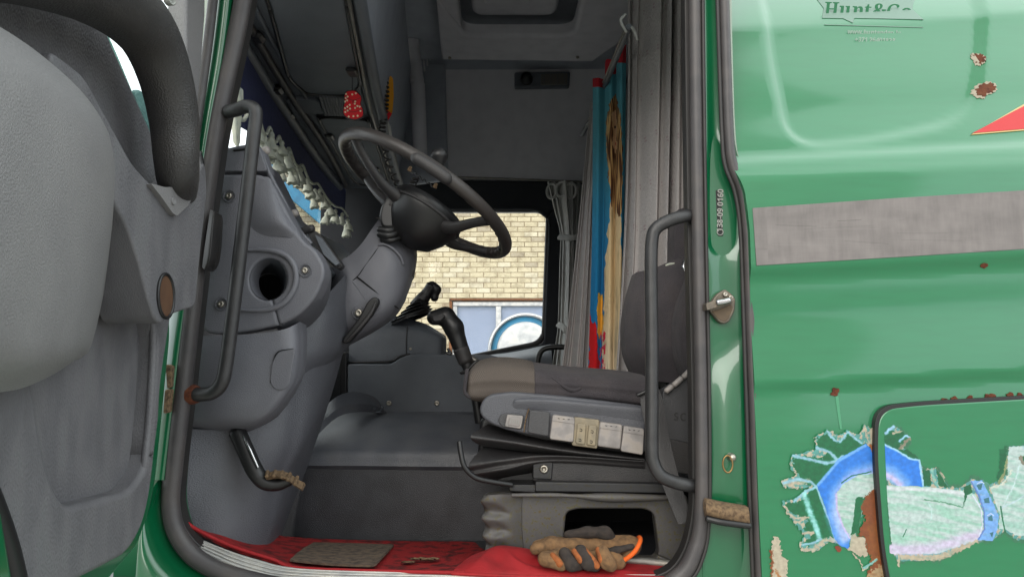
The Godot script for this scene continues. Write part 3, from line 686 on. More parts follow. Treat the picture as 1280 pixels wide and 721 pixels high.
	# pale run below the upper rust spot
	drape([Vector3(0.5685, 1.6384, 0), Vector3(0.5741, 1.6384, 0), Vector3(0.5772, 1.5801, 0), Vector3(0.573, 1.5801, 0)], mat(Color(0.24, 0.50, 0.37), 0.5), "pale_run", side, 0.001)
	# printed sign in the blind window: banner, lettering, lines below
	var grey := mat(Color(0.40, 0.50, 0.455), 0.6)
	drape([Vector3(0.6417, 2.4677, -0.115), Vector3(0.8469, 2.4575, -0.115), Vector3(0.8255, 2.4203, -0.115), Vector3(0.8366, 2.3883, -0.115), Vector3(0.7418, 2.3933, -0.115), Vector3(0.6999, 2.395, -0.115), Vector3(0.6929, 2.3815, -0.115), Vector3(0.6773, 2.395, -0.115), Vector3(0.6355, 2.3967, -0.115), Vector3(0.6481, 2.427, -0.115)], grey, "banner", side, 0.0015)
	var pale_grey := mat(Color(0.55, 0.64, 0.59), 0.6)
	var tilt := -atan2(panel_z(0.62, 2.30) - panel_z(0.62, 2.24), 0.06)
	for q in [["Hunt&Go", Vector3(0.7338, 2.4159, -0.113), 0.0255, M.green_faded, 0.0028, "Droid Serif"], ["www.huntandgo.lv", Vector3(0.7309, 2.3577, -0.1), 0.0085, pale_grey, 0.0012, "Droid Sans"], ["+371 26401828", Vector3(0.7291, 2.3389, -0.095), 0.0085, pale_grey, 0.0012, "Droid Sans"]]:
		var at: Vector3 = q[1]
		at.z = panel_z(at.x, at.y) + q[4]
		var t := put_text(q[0], q[2], at, -0.03, q[3], q[5])
		t.rotation.x = tilt
		side.add_child(t, true)
		if q[0] == "Hunt&Go":
			t.scale.x = 1.08
	drape([Vector3(0.6352, 2.3784, -0.105), Vector3(0.8316, 2.3701, -0.105), Vector3(0.8315, 2.3684, -0.105), Vector3(0.6352, 2.3767, -0.105)], grey, "rule", side, 0.0012)
	# storage hatch
	var edge := rounded([Vector3(0.6299, 1.5354, 0.0165), Vector3(0.6365, 1.6144, 0.0165), Vector3(0.7077, 1.6227, 0.0165), Vector3(0.9445, 1.6364, 0.0165), Vector3(0.9124, 1.1925, 0.0165), Vector3(0.6642, 1.1925, 0.0165), Vector3(0.6343, 1.3749, 0.0165)], 0.045, 8)
	var ring := rounded([Vector3(0.6249, 1.5353, 0.0155), Vector3(0.6317, 1.6199, 0.0155), Vector3(0.7085, 1.6281, 0.0155), Vector3(0.954, 1.6419, 0.0155), Vector3(0.9203, 1.1793, 0.0155), Vector3(0.6589, 1.1844, 0.0155), Vector3(0.6294, 1.3746, 0.0155)], 0.048, 8)
	g = Geo.new()
	slab(g, ring, Vector3(0, 0, -0.012), 0.001, 1)
	put(g, "hatch_gap", M.black, truck)
	g = Geo.new()
	slab(g, edge, Vector3(0, 0, -0.008), 0.0035, 3)
	var hatch := put(g, "storage_hatch", M.green_faded, truck)
	# airbrushed artwork, peeling, on the panel and on the hatch
	art_sheet(side, [Vector3(0.4491, 1.6022, 0), Vector3(0.6427, 1.6022, 0), Vector3(0.6487, 1.3293, 0), Vector3(0.4398, 1.3293, 0)], 0.0070, false)
	art_sheet(hatch, [Vector3(0.6441, 1.6022, 0), Vector3(0.9501, 1.6022, 0), Vector3(0.9304, 1.3293, 0), Vector3(0.6432, 1.3293, 0)], 0.0168, true)


func art_sheet(parent: Node3D, corners: Array, z: float, right: bool) -> void:
	var im := paint_right() if right else paint_left()
	var m := StandardMaterial3D.new()
	m.albedo_texture = ImageTexture.create_from_image(im)
	m.transparency = BaseMaterial3D.TRANSPARENCY_ALPHA_SCISSOR
	m.alpha_scissor_threshold = 0.5
	m.roughness = 0.5
	m.texture_repeat = false
	var g := Geo.new()
	var w := 780.0 if right else 574.0
	# picture x of the four corners
	var us := [0.0, 1.0, 1.0, 30.0 / w] if right else [0.0, 495.0 / w, 545.0 / w, 0.0]
	var vs := [0.0, 0.0, 1.0, 1.0]
	var p := []
	for q in corners:
		p.append(Vector3(q.x, q.y, z))
	var n := Vector3(0, 0, 1)
	g.quad(p[0], p[1], p[2], p[3], n, n, n, n, Vector2(us[0], 0), Vector2(us[1], 0), Vector2(us[2], 1), Vector2(us[3], 1))
	put(g, "painted_artwork", m, parent, "peeling airbrushed hand in a spiked bracelet" if right else "peeling blue and white airbrushed flame with rust")


func poly2(a: Array) -> PackedVector2Array:
	var p := PackedVector2Array()
	for i in range(0, a.size(), 2):
		p.append(Vector2(a[i], a[i + 1]))
	return p


func paint(size: Vector2i, unit: float, layers: Array, hash_seed: int) -> Image:
	# layers: [kind, colour, points, ragged, streak]; kind 0 fills the outline, a number above is the width of a stroke
	var im := Image.create(size.x, size.y, false, Image.FORMAT_RGBA8)
	im.fill(Color(0.3, 0.45, 0.38, 0))
	var n := FastNoiseLite.new()
	n.seed = hash_seed
	n.frequency = 0.03
	n.fractal_octaves = 4
	for L in layers:
		var pts: PackedVector2Array = poly2(L[2])
		var lo := pts[0]
		var hi := pts[0]
		for q in pts:
			lo = lo.min(q)
			hi = hi.max(q)
		var pad: float = L[0] + L[3] + 4.0
		var x0 := clampi(int((lo.x - pad) * unit), 0, size.x)
		var x1 := clampi(int((hi.x + pad) * unit) + 1, 0, size.x)
		var y0 := clampi(int((lo.y - pad) * unit), 0, size.y)
		var y1 := clampi(int((hi.y + pad) * unit) + 1, 0, size.y)
		for y in range(y0, y1):
			for x in range(x0, x1):
				var p := Vector2(x, y) / unit
				var q: Vector2 = p + Vector2(n.get_noise_2d(p.x * 1.6, p.y * 1.6), n.get_noise_2d(p.x * 1.6 + 900.0, p.y * 1.6)) * L[3] * 2.0
				var a := 0.0
				if L[0] == 0:
					a = 1.0 if Geometry2D.is_point_in_polygon(q, pts) else 0.0
				else:
					var d := 1e9
					for i in pts.size() - 1:
						d = minf(d, q.distance_to(Geometry2D.get_closest_point_to_segment(q, pts[i], pts[i + 1])))
					a = smoothstep(1.0, 0.15, d / L[0])
				if L[4] < 0.0 and n.get_noise_2d(p.x * 1.1 + 50.0, p.y * 1.1) + 0.3 * n.get_noise_2d(p.x * 5.0, p.y * 5.0) < -L[4] - 1.0:
					a = 0.0
				if a <= 0.0:
					continue
				var c: Color = L[1]
				var k := 1.0 + 0.12 * n.get_noise_2d(p.x * 1.2, p.y * 1.2)
				if L[4] > 0.0:
					# brushed: worn through to the paint below in long streaks
					var s := n.get_noise_2d(p.x * 0.12 + p.y * 0.1, p.y * 0.9 - p.x * 0.22) + 0.35 * n.get_noise_2d(p.x * 0.3, p.y * 2.2)
					a *= clampf(1.0 - L[4] * clampf(s * 1.6 + 0.42, 0.0, 1.0), 0.0, 1.0)
				var o := im.get_pixel(x, y)
				var r := Color(clampf(c.r * k, 0, 1), clampf(c.g * k, 0, 1), clampf(c.b * k, 0, 1))
				if o.a < 0.5:
					if a < 0.5 and L[0] > 0:
						continue
					im.set_pixel(x, y, Color(r.r, r.g, r.b, 1))
				else:
					var e := o.lerp(r, a)
					im.set_pixel(x, y, Color(e.r, e.g, e.b, 1))
	return im


func paint_left() -> Image:
	var cream := Color(0.60, 0.57, 0.50)
	var deep := Color(0.03, 0.33, 0.20)
	var pale := Color(0.46, 0.62, 0.68)
	var blue := Color(0.13, 0.40, 0.72)
	var white := Color(0.60, 0.665, 0.655)
	var rust := Color(0.42, 0.22, 0.095)
	var outline := [203, 92, 262, 62, 312, 84, 350, 62, 400, 84, 424, 38, 450, 50, 470, 84, 476, 150, 480, 320, 420, 420, 372, 600, 318, 575, 272, 556, 222, 600, 160, 608, 132, 575, 160, 540, 138, 506, 108, 470, 76, 430, 52, 382, 110, 372, 182, 318, 130, 326, 62, 318, 56, 286, 128, 266, 94, 228, 98, 180, 140, 166, 212, 146]
	var inner := [214, 100, 262, 72, 310, 112, 352, 74, 410, 122, 440, 130, 472, 160, 476, 320, 410, 420, 365, 590, 316, 560, 270, 540, 224, 560, 166, 580, 150, 570, 206, 520, 150, 506, 180, 466, 96, 430, 72, 392, 150, 378, 196, 312, 140, 300, 136, 264, 112, 230, 108, 188, 150, 178, 240, 190, 262, 160, 222, 140]
	return paint(Vector2i(574, 721), 1.0, [
		[0, Color(0.13, 0.42, 0.28), outline, 6.0, 0.0],
		[0, pale.lerp(deep, 0.45), outline, 4.0, 0.0],
		[0, cream, outline, 5.0, -1.10],
		[0, deep, inner, 6.0, 0.0],
		[9, pale, [262, 70, 290, 106, 318, 116, 352, 72, 412, 122], 3.0, 0.0],
		[11, pale, [214, 142, 270, 160, 306, 196, 330, 180], 2.0, 0.0],
		[12, pale, [110, 178, 190, 196, 260, 212, 306, 200], 2.0, 0.0],
		[17, cream, [70, 306, 120, 300, 180, 290], 4.0, 0.3],
		[11, pale, [66, 300, 130, 282, 190, 296, 214, 318], 2.0, 0.0],
		[9, pale, [214, 318, 160, 340, 112, 384], 2.0, 0.0],
		[20, Color(0.50, 0.72, 0.72), [158, 350, 180, 420, 208, 490, 226, 548], 3.0, 0.25],
		[8, pale, [214, 314, 240, 390, 276, 480, 296, 550], 1.0, 0.0],
		[9, cream, [84, 436, 120, 458, 176, 452], 3.0, 0.0],
		[10, cream, [150, 524, 196, 520], 3.0, 0.0],
		[14, cream, [150, 596, 200, 596, 250, 552, 310, 556], 4.0, 0.2],
		[8, pale, [150, 574, 200, 566, 232, 548], 2.0, 0.0],
		[0, blue, [216, 312, 312, 192, 432, 124, 478, 170, 482, 252, 400, 256, 330, 296, 300, 346, 312, 430, 332, 500, 362, 545, 356, 592, 320, 580, 292, 545, 272, 470, 246, 390], 1.5, 0.0],
		[58, Color(0.40, 0.56, 0.78), [330, 540, 296, 440, 312, 346, 380, 272, 478, 240], 2.0, 0.0],
		[30, Color(0.54, 0.62, 0.78), [340, 545, 306, 440, 318, 350, 384, 280, 478, 250], 2.0, 0.0],
		[11, Color(0.36, 0.56, 0.78), [222, 308, 312, 200, 428, 132], 1.0, 0.0],
		[16, Color(0.42, 0.54, 0.78), [308, 340, 340, 282, 400, 250, 480, 238], 1.0, 0.0],
		[0, Color(0.46, 0.62, 0.56), [300, 350, 330, 304, 400, 264, 478, 257, 478, 330, 415, 372, 388, 372, 380, 450, 368, 544, 332, 490, 306, 420], 2.0, 0.0],
		[0, white, [300, 350, 330, 304, 400, 264, 478, 257, 478, 330, 415, 372, 388, 372, 380, 450, 368, 544, 332, 490, 306, 420], 2.0, 0.8],
		[7, Color(0.63, 0.60, 0.74), [302, 350, 306, 420, 332, 495, 362, 545], 1.0, 0.0],
		[4, deep, [324, 300, 370, 268, 455, 250], 1.0, 0.0],
		[0, deep, [392, 364, 420, 360, 412, 440, 396, 520, 366, 532, 382, 440], 2.0, 0.0],
		[0, rust, [480, 316, 502, 380, 512, 500, 532, 620, 574, 721, 440, 721, 436, 690, 484, 640, 440, 610, 432, 540, 395, 530, 432, 456, 412, 420, 430, 360], 7.0, 0.0],
		[0, Color(0.44, 0.25, 0.10), [440, 480, 500, 470, 506, 640, 460, 660, 444, 600], 10.0, 0.5],
		[0, cream, [372, 530, 432, 545, 440, 622, 400, 624, 356, 592], 5.0, 0.15],
		[0, Color(0.55, 0.47, 0.35), [440, 700, 490, 664, 540, 640, 574, 700, 574, 721, 440, 721], 9.0, 0.35],
		[8, Color(0.55, 0.30, 0.15), [452, 130, 466, 160, 474, 180], 3.0, 0.0],
		[7, cream, [466, 120, 476, 200, 478, 320], 3.0, 0.0],
		[6, cream, [426, 44, 436, 90, 448, 120], 3.0, 0.0],
		[12, cream, [456, 56, 458, 110], 3.0, 0.0],
		[5, cream, [372, 612, 410, 650, 420, 690, 480, 634], 3.0, 0.0],
		[9, Color(0.40, 0.60, 0.58), [424, 676, 480, 640], 3.0, 0.0],
		[20, Color(0.42, 0.17, 0.10), [308, 588, 311, 596], 3.0, 0.0],
		[0, cream, [20, 534, 44, 545, 56, 600, 54, 625, 84, 640, 80, 690, 76, 721, 6, 721, 8, 600], 6.0, 0.0],
		[9, rust, [8, 600, 12, 650, 10, 721], 6.0, 0.0],
		[10, Color(0.55, 0.36, 0.2), [30, 690, 50, 721], 6.0, 0.3],
	], 3)


func paint_right() -> Image:
	var cream := Color(0.58, 0.55, 0.48)
	var deep := Color(0.03, 0.31, 0.19)
	var rim := Color(0.16, 0.36, 0.26)
	var pale := Color(0.50, 0.66, 0.76)
	var blue := Color(0.13, 0.40, 0.73)
	var white := Color(0.60, 0.665, 0.66)
	var band := Color(0.38, 0.55, 0.76)
	var outline := [4, 52, 60, 38, 122, 84, 128, 122, 100, 148, 150, 176, 172, 222, 214, 232, 236, 214, 276, 268, 296, 304, 344, 308, 392, 258, 440, 276, 470, 300, 512, 292, 530, 250, 544, 130, 750, 116, 750, 560, 590, 558, 536, 522, 486, 556, 410, 560, 330, 606, 240, 648, 100, 640, 66, 664, 40, 612, 18, 500, 2, 300]
	return paint(Vector2i(780, 721), 1.0, [
		[0, rim, outline, 7.0, 0.0],
		[0, pale.lerp(deep, 0.5), [8, 60, 62, 48, 110, 92, 92, 140, 150, 186, 176, 236, 236, 226, 288, 312, 344, 316, 392, 276, 470, 304, 546, 262, 552, 132, 750, 124, 750, 540, 590, 545, 536, 508, 486, 545, 420, 548, 330, 596, 240, 634, 60, 640, 42, 600, 22, 480], 4.0, 0.0],
		[0, cream, [8, 60, 62, 48, 110, 92, 92, 140, 150, 186, 176, 236, 236, 226, 288, 312, 344, 316, 392, 276, 470, 304, 546, 262, 552, 132, 750, 124, 750, 540, 590, 545, 536, 508, 486, 545, 420, 548, 330, 596, 240, 634, 60, 640, 42, 600, 22, 480], 5.0, -1.10],
		[0, deep, [6, 56, 90, 70, 118, 96, 70, 150, 0, 130], 4.0, 0.0],
		[12, pale, [10, 74, 26, 56, 44, 46], 2.0, 0.0],
		[9, pale, [72, 108, 100, 84, 118, 92], 2.0, 0.0],
		[7, cream, [40, 74, 78, 66], 3.0, 0.0],
		[13, Color(0.45, 0.42, 0.36), [72, 148, 100, 108, 118, 98], 4.0, 0.0],
		[0, deep, [60, 148, 110, 146, 156, 184, 150, 196, 100, 180], 3.0, 0.0],
		[0, blue, [0, 120, 60, 150, 120, 186, 160, 192, 178, 312, 75, 305, 30, 264, 0, 250], 1.5, 0.0],
		[8, pale, [0, 122, 60, 152, 120, 188, 160, 194, 176, 308], 1.5, 0.0],
		[50, Color(0.36, 0.54, 0.77), [0, 240, 40, 252, 90, 300], 2.0, 0.0],
		[26, Color(0.54, 0.60, 0.78), [0, 256, 34, 266, 76, 304], 2.0, 0.0],
		[14, Color(0.64, 0.62, 0.76), [0, 258, 34, 270, 72, 304], 1.0, 0.0],
		[0, deep, [174, 234, 206, 240, 214, 300, 206, 310, 180, 309], 2.0, 0.0],
		[10, Color(0.42, 0.62, 0.58), [216, 236, 224, 280, 240, 306], 3.0, 0.3],
		[0, deep, [234, 226, 282, 306, 292, 316, 246, 310], 3.0, 0.0],
		[9, cream, [258, 250, 270, 268], 4.0, 0.0],
		[0, Color(0.48, 0.64, 0.58), [10, 306, 200, 314, 360, 330, 410, 346, 442, 420, 442, 500, 420, 545, 240, 606, 40, 609, 25, 480], 1.5, 0.0],
		[0, white, [10, 306, 200, 314, 360, 330, 410, 346, 442, 420, 442, 500, 420, 545, 240, 606, 40, 609, 25, 480], 1.5, 0.85],
		[40, Color(0.66, 0.63, 0.72), [40, 588, 140, 592, 240, 580, 330, 550, 420, 526], 2.0, 0.2],
		[12, Color(0.68, 0.70, 0.72), [14, 318, 200, 326, 370, 342], 2.0, 0.2],
		[4, Color(0.6, 0.7, 0.7), [196, 380, 214, 410, 212, 450, 196, 474], 1.0, 0.0],
		[3, deep, [100, 500, 84, 534], 1.0, 0.0],
		[4, Color(0.28, 0.48, 0.38), [180, 370, 260, 380, 350, 402], 2.0, 0.0],
		[0, deep, [358, 312, 388, 300, 396, 340, 372, 352, 352, 410, 362, 350], 2.0, 0.0],
		[0, Color(0.26, 0.46, 0.40), [440, 280, 470, 300, 468, 360, 448, 330], 3.0, 0.0],
		[0, Color(0.46, 0.62, 0.57), [472, 312, 548, 292, 554, 134, 750, 126, 750, 532, 590, 528, 540, 500, 512, 498, 516, 440], 2.0, 0.0],
		[0, white, [472, 312, 548, 292, 554, 134, 750, 126, 750, 532, 590, 528, 540, 500, 512, 498, 516, 440], 2.0, 0.8],
		[8, Color(0.66, 0.68, 0.64), [478, 318, 530, 300, 566, 244], 4.0, 0.0],
		[0, deep, [514, 150, 546, 126, 540, 230, 500, 296, 512, 230], 4.0, 0.0],
		[0, Color(0.42, 0.46, 0.32), [544, 180, 552, 190, 540, 250, 516, 302, 502, 296, 530, 250], 3.0, 0.0],
		[6, Color(0.62, 0.7, 0.71), [600, 220, 580, 300, 530, 400], 2.0, 0.2],
		[6, Color(0.6, 0.68, 0.71), [640, 340, 580, 380, 524, 404], 2.0, 0.2],
		[0, Color(0.42, 0.41, 0.36), [596, 176, 750, 160, 750, 218, 612, 214], 4.0, 0.0],
		[0, deep, [612, 178, 750, 168, 750, 206, 622, 206], 3.0, 0.0],
		[12, Color(0.30, 0.60, 0.90), [628, 140, 750, 138], 2.0, 0.0],
		[5, deep, [520, 400, 528, 450, 540, 512], 1.0, 0.0],
		[0, band, [388, 286, 438, 284, 480, 370, 512, 440, 506, 500, 482, 552, 414, 546, 446, 500, 446, 420, 420, 350], 1.5, 0.25],
		[5, Color(0.30, 0.40, 0.62), [390, 290, 424, 350, 448, 420, 448, 500, 420, 544], 1.0, 0.0],
		[4, Color(0.68, 0.70, 0.78), [398, 350, 434, 410, 440, 480, 424, 530], 1.0, 0.0],
		[0, Color(0.18, 0.36, 0.40), [414, 306, 440, 296, 436, 326, 422, 326], 1.0, 0.0],
		[0, Color(0.18, 0.36, 0.40), [446, 366, 468, 360, 472, 384, 450, 384], 1.0, 0.0],
		[0, Color(0.18, 0.36, 0.40), [464, 446, 484, 436, 486, 464, 466, 462], 1.0, 0.0],
		[0, Color(0.18, 0.36, 0.40), [470, 516, 488, 512, 482, 536], 1.0, 0.0],
		[3, Color(0.66, 0.70, 0.78), [416, 300, 430, 290, 446, 296], 1.0, 0.0],
		[3, Color(0.66, 0.70, 0.78), [462, 440, 476, 430, 490, 440], 1.0, 0.0],
		[0, Color(0.60, 0.56, 0.48), [60, 614, 240, 612, 330, 578, 410, 545, 422, 556, 330, 602, 240, 638, 80, 632], 6.0, 0.3],
		[7, Color(0.62, 0.58, 0.5), [66, 620, 64, 660], 3.0, 0.0],
	], 8)


# ---------------------------------------------------------------- shelf over the windscreen
func roof_shelf() -> void:
	var s := Node3D.new()
	s.name = "overhead_shelf"
	truck.add_child(s)
	var up := Vector3(0, 0.03, 0)
	# underside
	var g := Geo.new()
	slab(g, [Vector3(-0.6609, 2.5, -0.2643), Vector3(-0.6844, 2.5, -0.4836), Vector3(-0.8076, 2.5, -2.0757), Vector3(-0.5371, 2.5, -2.0757), Vector3(-0.3627, 2.5, -0.3407), Vector3(-0.2968, 2.5, 0.2411), Vector3(-0.4947, 2.5, 0.2411)], up, 0.006, 2)
	put(g, "underside", M.plastic_dark, s)
	# rear face: rises from the inner edge to the roof
	g = Geo.new()
	var a := [Vector3(-0.5371, 2.5, -2.0757), Vector3(-0.3627, 2.5, -0.3407), Vector3(-0.2968, 2.5, 0.2411)]
	slab(g, [a[0], a[1], a[2], a[2] + Vector3(0.07, 0.44, 0), a[1] + Vector3(0.07, 0.44, 0), a[0] + Vector3(0.07, 0.44, 0)], Vector3(-0.04, 0, 0), 0.006, 2)
	put(g, "rear_face", M.lining_dark, s)
	# front edge rail and its channel
	bar([Vector3(-0.64, 2.492, -0.1795), Vector3(-0.6764, 2.492, -0.4519), Vector3(-0.7157, 2.492, -0.8535), Vector3(-0.7676, 2.492, -1.5035), Vector3(-0.7958, 2.492, -2.0103)], 0.017, M.plastic_dark, "front_rail", s, 10, 30)
	bar([Vector3(-0.5994, 2.492, -0.1795), Vector3(-0.6311, 2.492, -0.4249), Vector3(-0.6663, 2.492, -0.8266), Vector3(-0.6956, 2.492, -1.3328), Vector3(-0.7593, 2.492, -1.9792)], 0.011, M.black_soft, "inner_rail", s, 8, 30)
	bar([Vector3(-0.5665, 2.496, -0.1543), Vector3(-0.6029, 2.496, -0.47), Vector3(-0.6263, 2.496, -0.8374), Vector3(-0.6777, 2.496, -1.4292), Vector3(-0.7205, 2.496, -1.935)], 0.006, M.plastic_dark, "inner_rail", s, 8, 30)
	# pale beading on the inner edge, and a rounded ledge behind it
	bar([Vector3(-0.3504, 2.488, -0.172), Vector3(-0.3938, 2.488, -0.5091), Vector3(-0.4495, 2.488, -0.9715), Vector3(-0.508, 2.488, -1.6565), Vector3(-0.5328, 2.488, -2.0251)], 0.0045, M.steel, "beading", s, 8, 30)
	bar([Vector3(-0.3318, 2.5, -0.1944), Vector3(-0.371, 2.5, -0.517), Vector3(-0.417, 2.5, -0.9316), Vector3(-0.489, 2.5, -1.7015), Vector3(-0.5146, 2.5, -2.0757)], 0.016, M.plastic_dark, "ledge", s, 10, 30)
	# two lids, let in and outlined
	var lids := [[Vector3(-0.5249, 2.49, -0.1124), Vector3(-0.3362, 2.49, -0.0539), Vector3(-0.3669, 2.49, -0.2448), Vector3(-0.4387, 2.49, -0.757), Vector3(-0.4883, 2.49, -0.8346), Vector3(-0.5779, 2.49, -0.8279), Vector3(-0.615, 2.49, -0.8147), Vector3(-0.6314, 2.49, -0.6963), Vector3(-0.544, 2.49, -0.263)], [Vector3(-0.6371, 2.49, -1.0238), Vector3(-0.4958, 2.49, -1.0477), Vector3(-0.4768, 2.49, -1.0721), Vector3(-0.5493, 2.49, -1.8813), Vector3(-0.5899, 2.49, -1.9709), Vector3(-0.6959, 2.49, -1.9557), Vector3(-0.7033, 2.49, -1.8241)]]
	for l in lids:
		g = Geo.new()
		var o := rounded(l, 0.05, 5)
		slab(g, o, Vector3(0, 0.02, 0), 0.010, 3)
		put(g, "lid", M.plastic_dark, s)
		g = Geo.new()
		tube(g, o, 0.005, 6, o.size() * 2, true)
		put(g, "lid_groove", M.black, s)
	# catches
	for q in [Vector3(-0.4382, 2.485, -0.6379), Vector3(-0.6446, 2.485, -1.2228), Vector3(-0.5634, 2.485, -1.6707)]:
		g = Geo.new()
		box(g, q, Vector3(0.028, 0.014, 0.05), 0.005)
		put(g, "catch", M.black, s)
	# corrugated strip between the lids
	for k in 9:
		var t := k / 8.0
		bar([Vector3(-0.5751, 2.487, -0.8265).lerp(Vector3(-0.5047, 2.487, -0.8332), t), Vector3(-0.6001, 2.487, -0.9916).lerp(Vector3(-0.522, 2.487, -0.9993), t)], 0.0055, M.plastic_lower, "rib", s, 8, 6)
	# flat plate ahead of the strip
	g = Geo.new()
	slab(g, rounded([Vector3(-0.6898, 2.488, -0.8563), Vector3(-0.5914, 2.488, -0.87), Vector3(-0.6061, 2.488, -0.9945), Vector3(-0.7044, 2.488, -0.9868)], 0.02), Vector3(0, 0.02, 0), 0.004, 2)
	put(g, "cover_plate", M.plastic_dark, s)
	# notches along the rail
	for q in [Vector3(-0.6248, 2.49, -0.4294), Vector3(-0.6881, 2.49, -0.7822), Vector3(-0.7237, 2.49, -1.0081), Vector3(-0.7577, 2.49, -1.3875)]:
		g = Geo.new()
		box(g, q, Vector3(0.03, 0.02, 0.05), 0.008)
		put(g, "bracket", M.black, s)
	# upright trim tube behind the shelf, three lengths, with louvres beside it
	for q in [[Vector3(-0.4533, 3.554, -1.75), Vector3(-0.4289, 3.036, -1.75)], [Vector3(-0.4288, 3.029, -1.75), Vector3(-0.4098, 2.8892, -1.75)], [Vector3(-0.4062, 2.882, -1.75), Vector3(-0.3921, 2.5756, -1.75)]]:
		bar([q[0], q[0].lerp(q[1], 0.5), q[1]], 0.031, M.lining, "corner_tube", truck, 16)
	for k in 6:
		bar([Vector3(-0.4277, 3.139, -1.95).lerp(Vector3(-0.3551, 3.246, -1.95), k / 5.0), Vector3(-0.415, 2.9975, -1.95).lerp(Vector3(-0.3501, 3.123, -1.95), k / 5.0)], 0.0045, M.lining, "louvre", truck, 6)
	# dark corner panel behind the tube
	plate([Vector3(-0.607, 3.625, -2), Vector3(-0.3338, 3.625, -2), Vector3(-0.3137, 3.075, -2), Vector3(-0.2941, 2.527, -2), Vector3(-0.5143, 2.497, -2), Vector3(-0.6245, 2.497, -2)], 0.03, 0.01, M.lining_dark, "corner_panel", truck)
	# copper clip
	plate([Vector3(-0.5104, 2.9457, -1.2), Vector3(-0.5019, 2.9487, -1.2), Vector3(-0.4904, 2.9428, -1.2), Vector3(-0.479, 2.9428, -1.2), Vector3(-0.4704, 2.9457, -1.2), Vector3(-0.4703, 2.9368, -1.2), Vector3(-0.4788, 2.9353, -1.2), Vector3(-0.4959, 2.9353, -1.2), Vector3(-0.5102, 2.9383, -1.2)], 0.008, 0.001, mat(Color(0.75, 0.45, 0.33), 0.35, 0.7), "clip", s)


